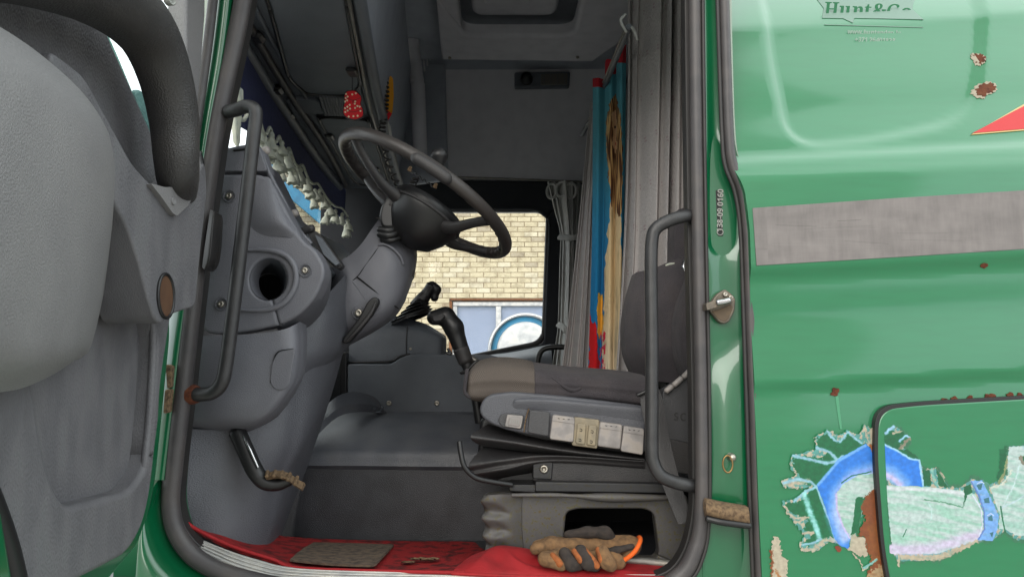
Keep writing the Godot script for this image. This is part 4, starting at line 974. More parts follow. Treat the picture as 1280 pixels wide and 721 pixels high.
# ---------------------------------------------------------------- dashboard
func dashboard() -> void:
	var d := Node3D.new()
	d.name = "dashboard"
	truck.add_child(d)
	# body behind the mouldings
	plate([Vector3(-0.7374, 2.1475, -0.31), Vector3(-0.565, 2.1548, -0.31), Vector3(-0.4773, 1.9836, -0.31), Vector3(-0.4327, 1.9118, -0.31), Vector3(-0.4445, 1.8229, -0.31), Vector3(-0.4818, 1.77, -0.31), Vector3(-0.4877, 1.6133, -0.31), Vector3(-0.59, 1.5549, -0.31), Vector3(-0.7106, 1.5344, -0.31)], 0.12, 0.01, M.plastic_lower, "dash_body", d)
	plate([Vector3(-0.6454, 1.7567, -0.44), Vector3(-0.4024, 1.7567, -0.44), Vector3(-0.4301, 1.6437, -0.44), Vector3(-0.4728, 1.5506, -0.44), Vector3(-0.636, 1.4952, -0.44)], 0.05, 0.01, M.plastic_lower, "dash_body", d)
	# end plate with the round air hole
	var outline := rounded([Vector3(-0.6134, 2.0604, -0.1), Vector3(-0.4777, 2.062, -0.1), Vector3(-0.4479, 2.0064, -0.1), Vector3(-0.415, 1.9435, -0.1), Vector3(-0.4021, 1.9278, -0.1), Vector3(-0.3801, 1.9122, -0.1), Vector3(-0.3623, 1.8811, -0.1), Vector3(-0.3618, 1.8593, -0.1), Vector3(-0.3762, 1.8207, -0.1), Vector3(-0.4044, 1.7884, -0.1), Vector3(-0.4375, 1.7685, -0.1), Vector3(-0.4861, 1.7578, -0.1), Vector3(-0.5256, 1.7502, -0.1), Vector3(-0.5973, 1.7487, -0.1)], 0.03, 4)
	var vent := []
	for i in 28:
		var a := TAU * i / 28
		vent.append(Vector3(-0.4694, 1.8547, -0.1) + Vector3(cos(a) * 0.0355, sin(a) * 0.0395, 0))
	var g := Geo.new()
	slab(g, holed(outline, vent), Vector3(0, 0, -0.05), 0.007, 4)
	put(g, "end_plate", M.plastic, d)
	# throat of the hole: a tapering duct
	g = Geo.new()
	var rings := []
	for k in 4:
		var ring := []
		for p in vent:
			var c := Vector3(-0.4694, 1.8547, -0.1)
			ring.append(c + (p - c) * (1.0 - 0.06 * k) + Vector3(-0.02 * k, 0, -0.001 - 0.06 * k))
		rings.append(ring)
	skin(g, rings, Vector3(0, 0, 1), true)
	put(g, "air_duct", M.plastic_dark, d)
	g = Geo.new()
	slab(g, rings[3], Vector3(0, 0, -0.004), 0.0005, 1)
	put(g, "duct_end", M.void, d)
	# raised lip round the hole, open to the left
	var lip := [Vector3(-0.5261, 1.7959, -0.097), Vector3(-0.4955, 1.7944, -0.097), Vector3(-0.4619, 1.7974, -0.097), Vector3(-0.4348, 1.8112, -0.097), Vector3(-0.4173, 1.8405, -0.097), Vector3(-0.4166, 1.8714, -0.097), Vector3(-0.4312, 1.8962, -0.097), Vector3(-0.4563, 1.9086, -0.097), Vector3(-0.4872, 1.9118, -0.097), Vector3(-0.5118, 1.9102, -0.097)]
	bar(lip, [0.002, 0.0035, 0.005, 0.006, 0.006, 0.006, 0.006, 0.006, 0.004, 0.002], M.plastic, "hole_lip", d, 10, 60)
	# swollen shoulder above the hole
	g = Geo.new()
	loft(g, [[Vector3(-0.5335, 2.056, -0.108), Vector3(-0.5003, 2.0548, -0.103), Vector3(-0.4753, 2.0548, -0.103), Vector3(-0.465, 2.0314, -0.112)], [Vector3(-0.528, 2.0109, -0.106), Vector3(-0.4925, 2.0083, -0.094), Vector3(-0.4608, 2.0047, -0.092), Vector3(-0.4412, 1.9927, -0.11)], [Vector3(-0.5193, 1.9631, -0.104), Vector3(-0.4766, 1.9632, -0.088), Vector3(-0.4415, 1.9624, -0.084), Vector3(-0.4142, 1.9449, -0.108)], [Vector3(-0.5034, 1.9319, -0.106), Vector3(-0.4674, 1.9372, -0.1), Vector3(-0.4358, 1.9369, -0.098), Vector3(-0.4049, 1.9263, -0.11)]], 12, 14, Vector3(0, 0, 1), false, Vector3(0, 0, -0.004))
	put(g, "shoulder", M.plastic, d)
	# flank that turns away behind the end plate's edge
	g = Geo.new()
	loft(g, [[Vector3(-0.3731, 1.898, -0.11), Vector3(-0.3648, 1.8777, -0.11), Vector3(-0.3657, 1.8542, -0.11), Vector3(-0.3803, 1.8185, -0.11), Vector3(-0.4073, 1.7875, -0.11), Vector3(-0.4436, 1.7659, -0.11)], [Vector3(-0.3799, 1.905, -0.16), Vector3(-0.3697, 1.884, -0.16), Vector3(-0.3691, 1.8597, -0.16), Vector3(-0.3809, 1.8179, -0.16), Vector3(-0.4086, 1.7794, -0.16), Vector3(-0.4525, 1.7539, -0.16)], [Vector3(-0.4059, 1.9191, -0.26), Vector3(-0.3916, 1.8966, -0.26), Vector3(-0.3875, 1.8706, -0.26), Vector3(-0.3965, 1.8191, -0.26), Vector3(-0.4294, 1.7712, -0.26), Vector3(-0.4797, 1.744, -0.26)]], 24, 12, Vector3(1, 0, 1), false, Vector3(-0.012, 0, 0))
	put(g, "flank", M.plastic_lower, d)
	for q in [Vector3(-0.5501, 2.0171, -0.098), Vector3(-0.3985, 1.8715, -0.098), Vector3(-0.5575, 1.8067, -0.098), Vector3(-0.5647, 1.732, -0.104)]:
		g = Geo.new()
		lathe(g, q, Vector3(0, 0, 1), [[0.013, 0.0], [0.0125, 0.0015], [0.0095, 0.0005], [0.009, -0.003], [0.0, -0.0035]], 20)
		put(g, "screw_seat", M.plastic_lower, d)
		screw(q + Vector3(0, 0, 0.002), 0.0062, d)
	# upper trim beside the windscreen's foot
	plate([Vector3(-0.6143, 2.0681, -0.105), Vector3(-0.6101, 2.0809, -0.105), Vector3(-0.5705, 2.1114, -0.105), Vector3(-0.5347, 2.121, -0.105), Vector3(-0.5065, 2.1227, -0.105), Vector3(-0.4968, 2.1162, -0.105), Vector3(-0.4795, 2.0681, -0.105)], 0.05, 0.004, M.plastic, "upper_trim", d, 0.01)
	for q in [[Vector3(-0.5465, 2.1095, -0.104), Vector3(-0.5246, 2.1119, -0.104)], [Vector3(-0.5136, 2.1127, -0.104), Vector3(-0.5057, 2.1111, -0.104)]]:
		bar(q, 0.0024, M.void, "slot", d, 6, 4)
	# inner edging along the windscreen
	bar([Vector3(-0.5119, 2.1272, -0.12), Vector3(-0.4986, 2.1109, -0.12), Vector3(-0.4831, 2.072, -0.12), Vector3(-0.4577, 2.0195, -0.13), Vector3(-0.4301, 1.9619, -0.15), Vector3(-0.4064, 1.9343, -0.16)], 0.0045, M.plastic, "edging", d, 8, 40)
	for q in [Vector3(-0.4946, 2.1196, -0.15), Vector3(-0.4902, 2.0848, -0.15), Vector3(-0.4772, 2.0214, -0.3), Vector3(-0.4409, 1.9872, -0.3)]:
		g = Geo.new()
		lathe(g, q + Vector3(-0.012, 0, 0), Vector3(1, 0.3, 0.2), [[0.0, 0.016], [0.007, 0.015], [0.009, 0.008], [0.009, -0.02]], 14)
		put(g, "peg", M.button if q.y > 2.02 else M.black_soft, d)
	# flat wiper-like grille strip behind the end plate
	plate([Vector3(-0.4642, 1.998, -0.3), Vector3(-0.4463, 1.9908, -0.3), Vector3(-0.421, 1.9729, -0.3), Vector3(-0.3735, 1.9069, -0.3), Vector3(-0.3857, 1.8981, -0.3), Vector3(-0.4163, 1.9265, -0.3), Vector3(-0.4382, 1.9532, -0.3)], 0.03, 0.005, M.black_soft, "demister_grille", d, 0.01)
	plate([Vector3(-0.4329, 1.9739, -0.285), Vector3(-0.4187, 1.9668, -0.285), Vector3(-0.3771, 1.9103, -0.285), Vector3(-0.3857, 1.905, -0.285), Vector3(-0.4126, 1.9297, -0.285)], 0.01, 0.002, M.plastic_dark, "demister_insert", d)
	# dashboard top running across to the far side
	g = Geo.new()
	loft(g, [[Vector3(-0.5048, 2.0825, -0.16), Vector3(-0.4671, 2.0196, -0.16), Vector3(-0.4261, 1.9474, -0.16), Vector3(-0.3777, 1.8823, -0.16)], [Vector3(-0.5758, 2.094, -0.5), Vector3(-0.5264, 2.0413, -0.5), Vector3(-0.4768, 1.9728, -0.5), Vector3(-0.4274, 1.9009, -0.5)], [Vector3(-0.6748, 2.1404, -1.2), Vector3(-0.652, 2.1124, -1.2), Vector3(-0.5948, 2.0289, -1.2), Vector3(-0.5478, 1.8908, -1.2)], [Vector3(-0.796, 2.2381, -2.1), Vector3(-0.7805, 2.2154, -2.1), Vector3(-0.7265, 2.1473, -2.1), Vector3(-0.6705, 1.9595, -2.1)]], 16, 20, Vector3(0.5, 1, 0), false, Vector3(-0.02, -0.02, 0))
	put(g, "dash_top", M.plastic_dark, d)
	# lower box under the end plate
	g = Geo.new()
	loft(g, [[Vector3(-0.6085, 1.7458, -0.105), Vector3(-0.5339, 1.7471, -0.098), Vector3(-0.473, 1.7516, -0.098), Vector3(-0.4342, 1.7593, -0.1), Vector3(-0.4174, 1.771, -0.12), Vector3(-0.4224, 1.7838, -0.18)],
		[Vector3(-0.6059, 1.7, -0.1), Vector3(-0.5283, 1.7, -0.088), Vector3(-0.4605, 1.703, -0.088), Vector3(-0.4217, 1.7091, -0.094), Vector3(-0.4114, 1.7215, -0.12), Vector3(-0.4194, 1.7321, -0.18)],
		[Vector3(-0.6067, 1.6472, -0.1), Vector3(-0.5323, 1.6463, -0.084), Vector3(-0.4649, 1.6493, -0.084), Vector3(-0.4249, 1.655, -0.09), Vector3(-0.4144, 1.6663, -0.12), Vector3(-0.4226, 1.6744, -0.18)],
		[Vector3(-0.6082, 1.6097, -0.1), Vector3(-0.5387, 1.6077, -0.085), Vector3(-0.4758, 1.6077, -0.085), Vector3(-0.4439, 1.6161, -0.092), Vector3(-0.4333, 1.6281, -0.12), Vector3(-0.4391, 1.6362, -0.18)],
		[Vector3(-0.6129, 1.5819, -0.11), Vector3(-0.5495, 1.5798, -0.1), Vector3(-0.4952, 1.5798, -0.1), Vector3(-0.467, 1.5898, -0.105), Vector3(-0.4541, 1.6016, -0.13), Vector3(-0.4544, 1.6124, -0.18)],
		[Vector3(-0.6354, 1.5591, -0.16), Vector3(-0.5701, 1.5585, -0.15), Vector3(-0.5217, 1.5601, -0.15), Vector3(-0.4926, 1.572, -0.155), Vector3(-0.4728, 1.5863, -0.17), Vector3(-0.4667, 1.6, -0.2)]], 36, 36, Vector3(0, 0, 1), false, Vector3(0, 0, -0.02))
	put(g, "lower_box", M.plastic, d)
	plate([Vector3(-0.4423, 1.715, -0.082), Vector3(-0.4124, 1.721, -0.082), Vector3(-0.4092, 1.715, -0.082), Vector3(-0.4179, 1.6523, -0.082), Vector3(-0.4311, 1.6434, -0.082), Vector3(-0.4462, 1.6464, -0.082), Vector3(-0.454, 1.6582, -0.082), Vector3(-0.4521, 1.6925, -0.082)], 0.004, 0.0015, M.plastic, "fuse_cover", d, 0.012)
	bar([Vector3(-0.4535, 1.6582, -0.085), Vector3(-0.4501, 1.6925, -0.085), Vector3(-0.4418, 1.715, -0.085), Vector3(-0.4133, 1.721, -0.085)], 0.0012, M.void, "cover_gap", d, 6, 20)
	# dark hollow beneath, and the side lining of the footwell
	g = Geo.new()
	loft(g, [[Vector3(-0.6274, 1.569, -0.12), Vector3(-0.5313, 1.5663, -0.15), Vector3(-0.4749, 1.6007, -0.19), Vector3(-0.4451, 1.6702, -0.23), Vector3(-0.4154, 1.7172, -0.29), Vector3(-0.3834, 1.7861, -0.42)], [Vector3(-0.6208, 1.5192, -0.11), Vector3(-0.5412, 1.5153, -0.14), Vector3(-0.4773, 1.5258, -0.18), Vector3(-0.4484, 1.5453, -0.22), Vector3(-0.4266, 1.5619, -0.27), Vector3(-0.4139, 1.6443, -0.42)], [Vector3(-0.6168, 1.4616, -0.1), Vector3(-0.5504, 1.4535, -0.13), Vector3(-0.4998, 1.4466, -0.17), Vector3(-0.4783, 1.4524, -0.21), Vector3(-0.4644, 1.4572, -0.26), Vector3(-0.465, 1.4641, -0.4)], [Vector3(-0.6143, 1.4032, -0.1), Vector3(-0.5516, 1.3902, -0.12), Vector3(-0.5096, 1.3784, -0.16), Vector3(-0.4886, 1.3758, -0.2), Vector3(-0.4821, 1.3747, -0.25), Vector3(-0.4979, 1.3613, -0.38)], [Vector3(-0.6103, 1.3479, -0.09), Vector3(-0.5529, 1.3341, -0.11), Vector3(-0.5163, 1.3208, -0.15), Vector3(-0.499, 1.3134, -0.19), Vector3(-0.4965, 1.3099, -0.24), Vector3(-0.5179, 1.2897, -0.36)]], 40, 40, Vector3(0.3, 0, 1), false, Vector3(-0.01, 0, -0.02))
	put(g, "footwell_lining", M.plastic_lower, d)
	# side of the column tunnel
	g = Geo.new()
	loft(g, [[Vector3(-0.4717, 1.7619, -0.2), Vector3(-0.4413, 1.7905, -0.24), Vector3(-0.4071, 1.8345, -0.28), Vector3(-0.3787, 1.8885, -0.34)], [Vector3(-0.4577, 1.7325, -0.2), Vector3(-0.4299, 1.7435, -0.24), Vector3(-0.3937, 1.779, -0.28), Vector3(-0.3717, 1.7925, -0.4)], [Vector3(-0.4428, 1.6918, -0.22), Vector3(-0.4182, 1.7067, -0.25), Vector3(-0.3882, 1.7246, -0.32), Vector3(-0.3704, 1.757, -0.45)], [Vector3(-0.4565, 1.6171, -0.24), Vector3(-0.4385, 1.6489, -0.28), Vector3(-0.4183, 1.6785, -0.36), Vector3(-0.4035, 1.7386, -0.48)]], 18, 18, Vector3(0, 0, 1), false, Vector3(0, 0, -0.02))
	put(g, "column_housing", M.plastic_lower, d)
	# clutch pedal
	var p := Node3D.new()
	p.name = "pedal"
	truck.add_child(p)
	bar([Vector3(-0.5299, 1.562, -0.13), Vector3(-0.5097, 1.5299, -0.12), Vector3(-0.4866, 1.4924, -0.11), Vector3(-0.4678, 1.4717, -0.11), Vector3(-0.4451, 1.4665, -0.115), Vector3(-0.4226, 1.4731, -0.12)], [0.0165, 0.0165, 0.016, 0.015, 0.013, 0.011], M.black, "arm", p, 12, 40)
	bar([Vector3(-0.5112, 1.5562, -0.113), Vector3(-0.4942, 1.532, -0.102), Vector3(-0.4753, 1.5007, -0.094)], [0.0015, 0.003, 0.002], M.chrome, "worn_edge", p, 8, 16)
	g = Geo.new()
	loft(g, [[Vector3(-0.462, 1.488, -0.1), Vector3(-0.4427, 1.4939, -0.1), Vector3(-0.42, 1.4895, -0.1), Vector3(-0.4017, 1.4777, -0.1), Vector3(-0.3895, 1.4719, -0.1)], [Vector3(-0.4583, 1.483, -0.085), Vector3(-0.4367, 1.4864, -0.082), Vector3(-0.4172, 1.4806, -0.082), Vector3(-0.4022, 1.4704, -0.082), Vector3(-0.3907, 1.4629, -0.084)]], 20, 6, Vector3(0, 1, 1), false, Vector3(0, -0.006, -0.01))
	put(g, "pad", M.mud, p)
	for k in 5:
		var t := k / 4.5
		bar([Vector3(-0.459, 1.4895, -0.1).lerp(Vector3(-0.3957, 1.4763, -0.1), t) + Vector3(0, 0.006 * sin(PI * t) + 0.002, 0), Vector3(-0.4544, 1.4849, -0.082).lerp(Vector3(-0.3961, 1.4661, -0.082), t) + Vector3(0, 0.007 * sin(PI * t) + 0.001, 0)], 0.004, M.mud, "pad_ridge", p, 6, 4)


func centre_console() -> void:
	var c := Node3D.new()
	c.name = "engine_tunnel"
	truck.add_child(c)
	var g := Geo.new()
	slab(g, [Vector3(-0.5534, 1.4558, -0.42), Vector3(0, 1.454, -0.42), Vector3(0, 1.2643, -0.42), Vector3(-0.5655, 1.2643, -0.42)], Vector3(0, 0, -0.05), 0.006, 2)
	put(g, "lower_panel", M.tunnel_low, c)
	g = Geo.new()
	loft(g, [[Vector3(-0.5518, 1.4584, -0.415), Vector3(-0.3851, 1.4591, -0.41), Vector3(-0.2201, 1.4573, -0.41), Vector3(0.0367, 1.4555, -0.41)], [Vector3(-0.5518, 1.4952, -0.44), Vector3(-0.388, 1.4995, -0.435), Vector3(-0.2238, 1.4977, -0.435), Vector3(0.0373, 1.4958, -0.435)], [Vector3(-0.5674, 1.5306, -0.58), Vector3(-0.4114, 1.5394, -0.57), Vector3(-0.242, 1.5375, -0.57), Vector3(0.0403, 1.5355, -0.57)], [Vector3(-0.5953, 1.5496, -0.82), Vector3(-0.4579, 1.5519, -0.82), Vector3(-0.2747, 1.5496, -0.82), Vector3(0.0458, 1.5496, -0.82)], [Vector3(-0.6236, 1.552, -0.92), Vector3(-0.4796, 1.5473, -0.92), Vector3(-0.2877, 1.5449, -0.92), Vector3(0.048, 1.5449, -0.92)]], 24, 30, Vector3(0, 1, 1), false, Vector3(0, -0.01, -0.01))
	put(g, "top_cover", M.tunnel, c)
	# rounded shoulder on the left with a chequered grip pad
	g = Geo.new()
	loft(g, [[Vector3(-0.4741, 1.5646, -0.5), Vector3(-0.4405, 1.6083, -0.55), Vector3(-0.416, 1.6155, -0.66), Vector3(-0.3863, 1.5915, -0.8), Vector3(-0.3801, 1.5439, -0.9)], [Vector3(-0.4713, 1.5311, -0.45), Vector3(-0.4278, 1.58, -0.5), Vector3(-0.3985, 1.5876, -0.6), Vector3(-0.3704, 1.5727, -0.74), Vector3(-0.3525, 1.5451, -0.82)]], 16, 8, Vector3(0, 1, 1), false, Vector3(0, -0.02, 0))
	put(g, "shoulder", M.tunnel, c)
	for j in 3:
		for i in 5:
			g = Geo.new()
			box(g, Vector3.ZERO, Vector3(0.016, 0.004, 0.03), 0.002)
			var o := put(g, "grip_stud", M.plastic_dark, c)
			o.position = Vector3(-0.424, 1.5934, -0.72).lerp(Vector3(-0.3721, 1.56, -0.8), i / 4.0) + Vector3(0.002 * j, 0.006 - 0.004 * j + 0.002 * (2 - absi(i - 2)), 0.03 * j)
	# console side, bolted
	plate([Vector3(-0.4926, 1.6881, -0.9), Vector3(-0.3635, 1.6881, -0.9), Vector3(-0.3327, 1.7071, -0.9), Vector3(-0.3065, 1.7167, -0.9), Vector3(-0.0718, 1.7167, -0.9), Vector3(0, 1.7, -0.9), Vector3(0, 1.5392, -0.9), Vector3(-0.4893, 1.5392, -0.9)], 0.04, 0.005, M.plastic_dark, "console_side", c, 0.01)
	for q in [Vector3(-0.3663, 1.5722, -0.9), Vector3(-0.2236, 1.5722, -0.9)]:
		screw(q, 0.008, c)
	plate([Vector3(-0.5185, 1.7239, -0.905), Vector3(-0.4969, 1.7239, -0.905), Vector3(-0.4927, 1.5342, -0.905), Vector3(-0.5141, 1.5342, -0.905)], 0.03, 0.004, M.black, "console_edge", c)
	# upper console with a domed top
	g = Geo.new()
	loft(g, [[Vector3(-0.5127, 1.8151, -1), Vector3(-0.4278, 1.8453, -1), Vector3(-0.3522, 1.8352, -1), Vector3(-0.2765, 1.8151, -1), Vector3(-0.231, 1.79, -1), Vector3(-0.2101, 1.7756, -1.02)], [Vector3(-0.503, 1.7736, -0.96), Vector3(-0.4176, 1.7929, -0.95), Vector3(-0.3317, 1.7929, -0.95), Vector3(-0.2652, 1.7831, -0.95), Vector3(-0.2219, 1.7687, -0.96), Vector3(-0.2081, 1.7599, -1)], [Vector3(-0.4998, 1.7293, -0.95), Vector3(-0.4146, 1.7291, -0.94), Vector3(-0.3293, 1.7291, -0.94), Vector3(-0.2634, 1.7243, -0.94), Vector3(-0.2204, 1.7195, -0.95), Vector3(-0.2102, 1.7149, -1)], [Vector3(-0.4988, 1.6854, -0.95), Vector3(-0.4139, 1.6855, -0.94), Vector3(-0.3289, 1.7, -0.94), Vector3(-0.2632, 1.7097, -0.94), Vector3(-0.2203, 1.7097, -0.95), Vector3(-0.2102, 1.7075, -1)]], 30, 18, Vector3(0, 0.3, 1), false, Vector3(0, -0.01, -0.03))
	put(g, "upper_console", M.plastic_dark, c)
	bar([Vector3(-0.3213, 1.8025, -0.945), Vector3(-0.322, 1.7607, -0.937), Vector3(-0.321, 1.7097, -0.935)], 0.0015, M.black, "console_seam", c, 6, 8)
	bar([Vector3(-0.4957, 1.6927, -0.935), Vector3(-0.3734, 1.6952, -0.93), Vector3(-0.3413, 1.7096, -0.925), Vector3(-0.3099, 1.7169, -0.925)], 0.004, M.black, "console_seam", c, 6, 20)
	screw(Vector3(-0.3098, 1.734, -0.94), 0.004, c)
	# parking brake lever in its bellows
	var b := Node3D.new()
	b.name = "brake_lever"
	truck.add_child(b)
	g = Geo.new()
	var grid := []
	var base := Vector3(-0.3219, 1.8251, -1)
	var tip := Vector3(-0.2925, 1.8907, -1)
	var prof := [[0.0, 0.075], [0.12, 0.07], [0.2, 0.078], [0.3, 0.060], [0.38, 0.066], [0.5, 0.048], [0.58, 0.054], [0.7, 0.036], [0.78, 0.042], [0.9, 0.026], [1.0, 0.024]]
	for q in prof:
		var ring := []
		for i in 20:
			var a := TAU * i / 20
			ring.append(base.lerp(tip, q[0]) + Vector3(cos(a) * q[1] * 0.85, cos(a) * 0.3 * q[1], sin(a) * q[1]))
		grid.append(ring)
	skin(g, grid, Vector3.UP, true)
	put(g, "bellows", M.black, b)
	bar([Vector3(-0.2997, 1.8655, -1), Vector3(-0.2824, 1.8907, -1), Vector3(-0.2675, 1.911, -1), Vector3(-0.2526, 1.9313, -1)], [0.026, 0.022, 0.018, 0.02], M.black, "grip", b, 14, 24)
	g = Geo.new()
	nets(g, [[Vector3(-0.2526, 1.9313, -1), 0.017, Vector3(-0.2399, 1.9211, -1), 0.017], [Vector3(-0.2574, 1.9358, -1.02), 0.012, Vector3(-0.2446, 1.8958, -1), 0.013]], 0.004, 0.012)
	put(g, "knob", M.black, b)
	# gear lever: stem and bent pistol grip
	var l := Node3D.new()
	l.name = "gear_lever"
	truck.add_child(l)
	g = Geo.new()
	nets(g, [[Vector3(-0.2016, 1.8096, -0.6), 0.020, Vector3(-0.1725, 1.8138, -0.6), 0.022], [Vector3(-0.1725, 1.8138, -0.6), 0.022, Vector3(-0.1515, 1.7847, -0.6), 0.024], [Vector3(-0.1515, 1.7847, -0.6), 0.024, Vector3(-0.1282, 1.7185, -0.6), 0.0195]], 0.004, 0.012)
	put(g, "grip", M.black, l)
	plate([Vector3(-0.2043, 1.8098, -0.568), Vector3(-0.1778, 1.82, -0.568), Vector3(-0.1716, 1.8118, -0.568), Vector3(-0.1817, 1.7996, -0.568), Vector3(-0.2001, 1.7975, -0.568)], 0.008, 0.002, M.black_soft, "switch", l, 0.006)
	bar([Vector3(-0.2041, 1.8036, -0.567), Vector3(-0.2, 1.7954, -0.567), Vector3(-0.1816, 1.7975, -0.567), Vector3(-0.1715, 1.8097, -0.567)], 0.0014, M.void, "switch_gap", l, 6, 14)
	bar([Vector3(-0.1324, 1.7288, -0.6), Vector3(-0.1198, 1.6959, -0.6)], [0.0215, 0.0195], M.black_soft, "collar", l, 16, 8)
	bar([Vector3(-0.124, 1.7062, -0.6), Vector3(-0.1114, 1.6754, -0.6), Vector3(-0.0946, 1.614, -0.6), Vector3(-0.082, 1.5369, -0.6)], [0.0165, 0.015, 0.013, 0.013], M.black, "stem", l, 12)
	bar([Vector3(-0.1638, 1.7285, -0.58), Vector3(-0.1576, 1.7163, -0.58), Vector3(-0.1678, 1.7183, -0.58)], 0.004, M.black, "trigger", l, 8)
	bar([Vector3(-0.1313, 1.6673, -0.59), Vector3(-0.1146, 1.6735, -0.585), Vector3(-0.0943, 1.6939, -0.585), Vector3(-0.0843, 1.6959, -0.59)], 0.005, M.black, "cable", l, 8)
	bar([Vector3(-0.1128, 1.7083, -0.62), Vector3(-0.1023, 1.7021, -0.62), Vector3(-0.0898, 1.6938, -0.62)], 0.008, M.steel, "cable_nut", l, 8)


# ---------------------------------------------------------------- steering
func steering() -> void:
	var s := Node3D.new()
	s.name = "steering_column"
	truck.add_child(s)
	var back := Vector3(0, 0, -0.13)
	# shroud in two halves
	var g := Geo.new()
	loft(g, [[Vector3(-0.4443, 1.9135, -0.44), Vector3(-0.4004, 1.9298, -0.39), Vector3(-0.3754, 1.9441, -0.385), Vector3(-0.3499, 1.9704, -0.385), Vector3(-0.3274, 2.0109, -0.4), Vector3(-0.3238, 2.0436, -0.46)],
		[Vector3(-0.4549, 1.8788, -0.44), Vector3(-0.398, 1.8981, -0.375), Vector3(-0.3593, 1.9116, -0.365), Vector3(-0.325, 1.9412, -0.365), Vector3(-0.2971, 1.9809, -0.38), Vector3(-0.2832, 2.0221, -0.44)],
		[Vector3(-0.4626, 1.8358, -0.43), Vector3(-0.3948, 1.8601, -0.365), Vector3(-0.3454, 1.8701, -0.355), Vector3(-0.3042, 1.903, -0.355), Vector3(-0.2689, 1.9383, -0.37), Vector3(-0.2501, 1.9948, -0.44)],
		[Vector3(-0.4699, 1.7842, -0.42), Vector3(-0.3937, 1.8125, -0.365), Vector3(-0.3336, 1.8263, -0.355), Vector3(-0.2876, 1.8594, -0.358), Vector3(-0.2521, 1.903, -0.385), Vector3(-0.2349, 1.955, -0.46)],
		[Vector3(-0.476, 1.7336, -0.42), Vector3(-0.4046, 1.7622, -0.385), Vector3(-0.343, 1.7763, -0.37), Vector3(-0.2891, 1.8093, -0.372), Vector3(-0.2554, 1.8485, -0.4), Vector3(-0.2433, 1.9015, -0.47)],
		[Vector3(-0.4899, 1.6962, -0.46), Vector3(-0.4319, 1.7189, -0.44), Vector3(-0.3639, 1.7485, -0.42), Vector3(-0.3119, 1.7785, -0.42), Vector3(-0.278, 1.8099, -0.44), Vector3(-0.2645, 1.8532, -0.5)],
		[Vector3(-0.5121, 1.696, -0.54), Vector3(-0.4567, 1.7179, -0.54), Vector3(-0.3892, 1.7499, -0.54), Vector3(-0.3336, 1.782, -0.54), Vector3(-0.2939, 1.8142, -0.54), Vector3(-0.2732, 1.8542, -0.56)]], 48, 48, Vector3(0, 0, 1), false, Vector3(0, 0, -0.02))
	put(g, "shroud", M.plastic, s)
	# the mouth of the shroud under the wheel
	g = Geo.new()
	loft(g, [[Vector3(-0.3201, 2.0417, -0.44), Vector3(-0.2835, 2.0241, -0.43), Vector3(-0.2525, 1.997, -0.43), Vector3(-0.2355, 1.9575, -0.45), Vector3(-0.2419, 1.9003, -0.46)], [Vector3(-0.3272, 2.0534, -0.5), Vector3(-0.2911, 2.0413, -0.5), Vector3(-0.2568, 2.011, -0.5), Vector3(-0.2363, 1.9668, -0.5), Vector3(-0.2415, 1.9049, -0.5)], [Vector3(-0.3411, 2.0688, -0.6), Vector3(-0.303, 2.056, -0.6), Vector3(-0.2689, 2.0241, -0.6), Vector3(-0.2494, 1.9795, -0.6), Vector3(-0.259, 1.9078, -0.6)]], 20, 10, Vector3(1, 0.3, 0), false, Vector3(-0.01, 0, 0))
	put(g, "shroud_mouth", M.black_soft, s)
	bar([Vector3(-0.4448, 1.909, -0.435), Vector3(-0.4056, 1.8954, -0.384), Vector3(-0.3708, 1.88, -0.362), Vector3(-0.3537, 1.8887, -0.358), Vector3(-0.3381, 1.911, -0.36), Vector3(-0.3159, 1.945, -0.365), Vector3(-0.2947, 1.9804, -0.377)], 0.0012, M.void, "shroud_seam", s, 6, 60)
	bar([Vector3(-0.353, 1.8884, -0.355), Vector3(-0.3266, 1.8679, -0.352), Vector3(-0.2982, 1.8448, -0.358), Vector3(-0.2758, 1.8281, -0.378), Vector3(-0.2643, 1.8186, -0.4)], 0.0018, M.void, "shroud_seam", s, 6, 40)
	bar([Vector3(-0.3644, 1.8777, -0.358), Vector3(-0.3488, 1.8591, -0.355), Vector3(-0.3336, 1.8372, -0.354)], 0.0012, M.plastic_lower, "crease", s, 6, 12)
	# moulded finger recess
	g = Geo.new()
	loft(g, [[Vector3(-0.3063, 1.9607, -0.371), Vector3(-0.2912, 1.966, -0.369), Vector3(-0.2808, 1.961, -0.373)], [Vector3(-0.2942, 1.9525, -0.366), Vector3(-0.2821, 1.9531, -0.382), Vector3(-0.2692, 1.9423, -0.372)], [Vector3(-0.2759, 1.9398, -0.368), Vector3(-0.268, 1.9389, -0.388), Vector3(-0.257, 1.9282, -0.378)], [Vector3(-0.2634, 1.9237, -0.372), Vector3(-0.2575, 1.9213, -0.382), Vector3(-0.2541, 1.9178, -0.384)]], 12, 14, Vector3(0, 0, 1), false, Vector3(0, 0, -0.004))
	put(g, "finger_recess", M.plastic_lower, s)
	bar([Vector3(-0.3076, 1.964, -0.368), Vector3(-0.2944, 1.9655, -0.366), Vector3(-0.2762, 1.9565, -0.368), Vector3(-0.2584, 1.9388, -0.374), Vector3(-0.252, 1.9213, -0.382)], 0.0035, M.plastic, "recess_lip", s, 8, 30)
	# hollow with the tilt clamp's screw and its lever
	g = Geo.new()
	lathe(g, Vector3(-0.3482, 1.8065, -0.357), Vector3(0, 0, 1), [[0.0165, -0.004], [0.0155, 0.002], [0.012, 0.0], [0.011, -0.005], [0.0, -0.006]], 20)
	put(g, "screw_seat", M.plastic_lower, s)
	screw(Vector3(-0.3475, 1.8063, -0.354), 0.009, s)
	g = Geo.new()
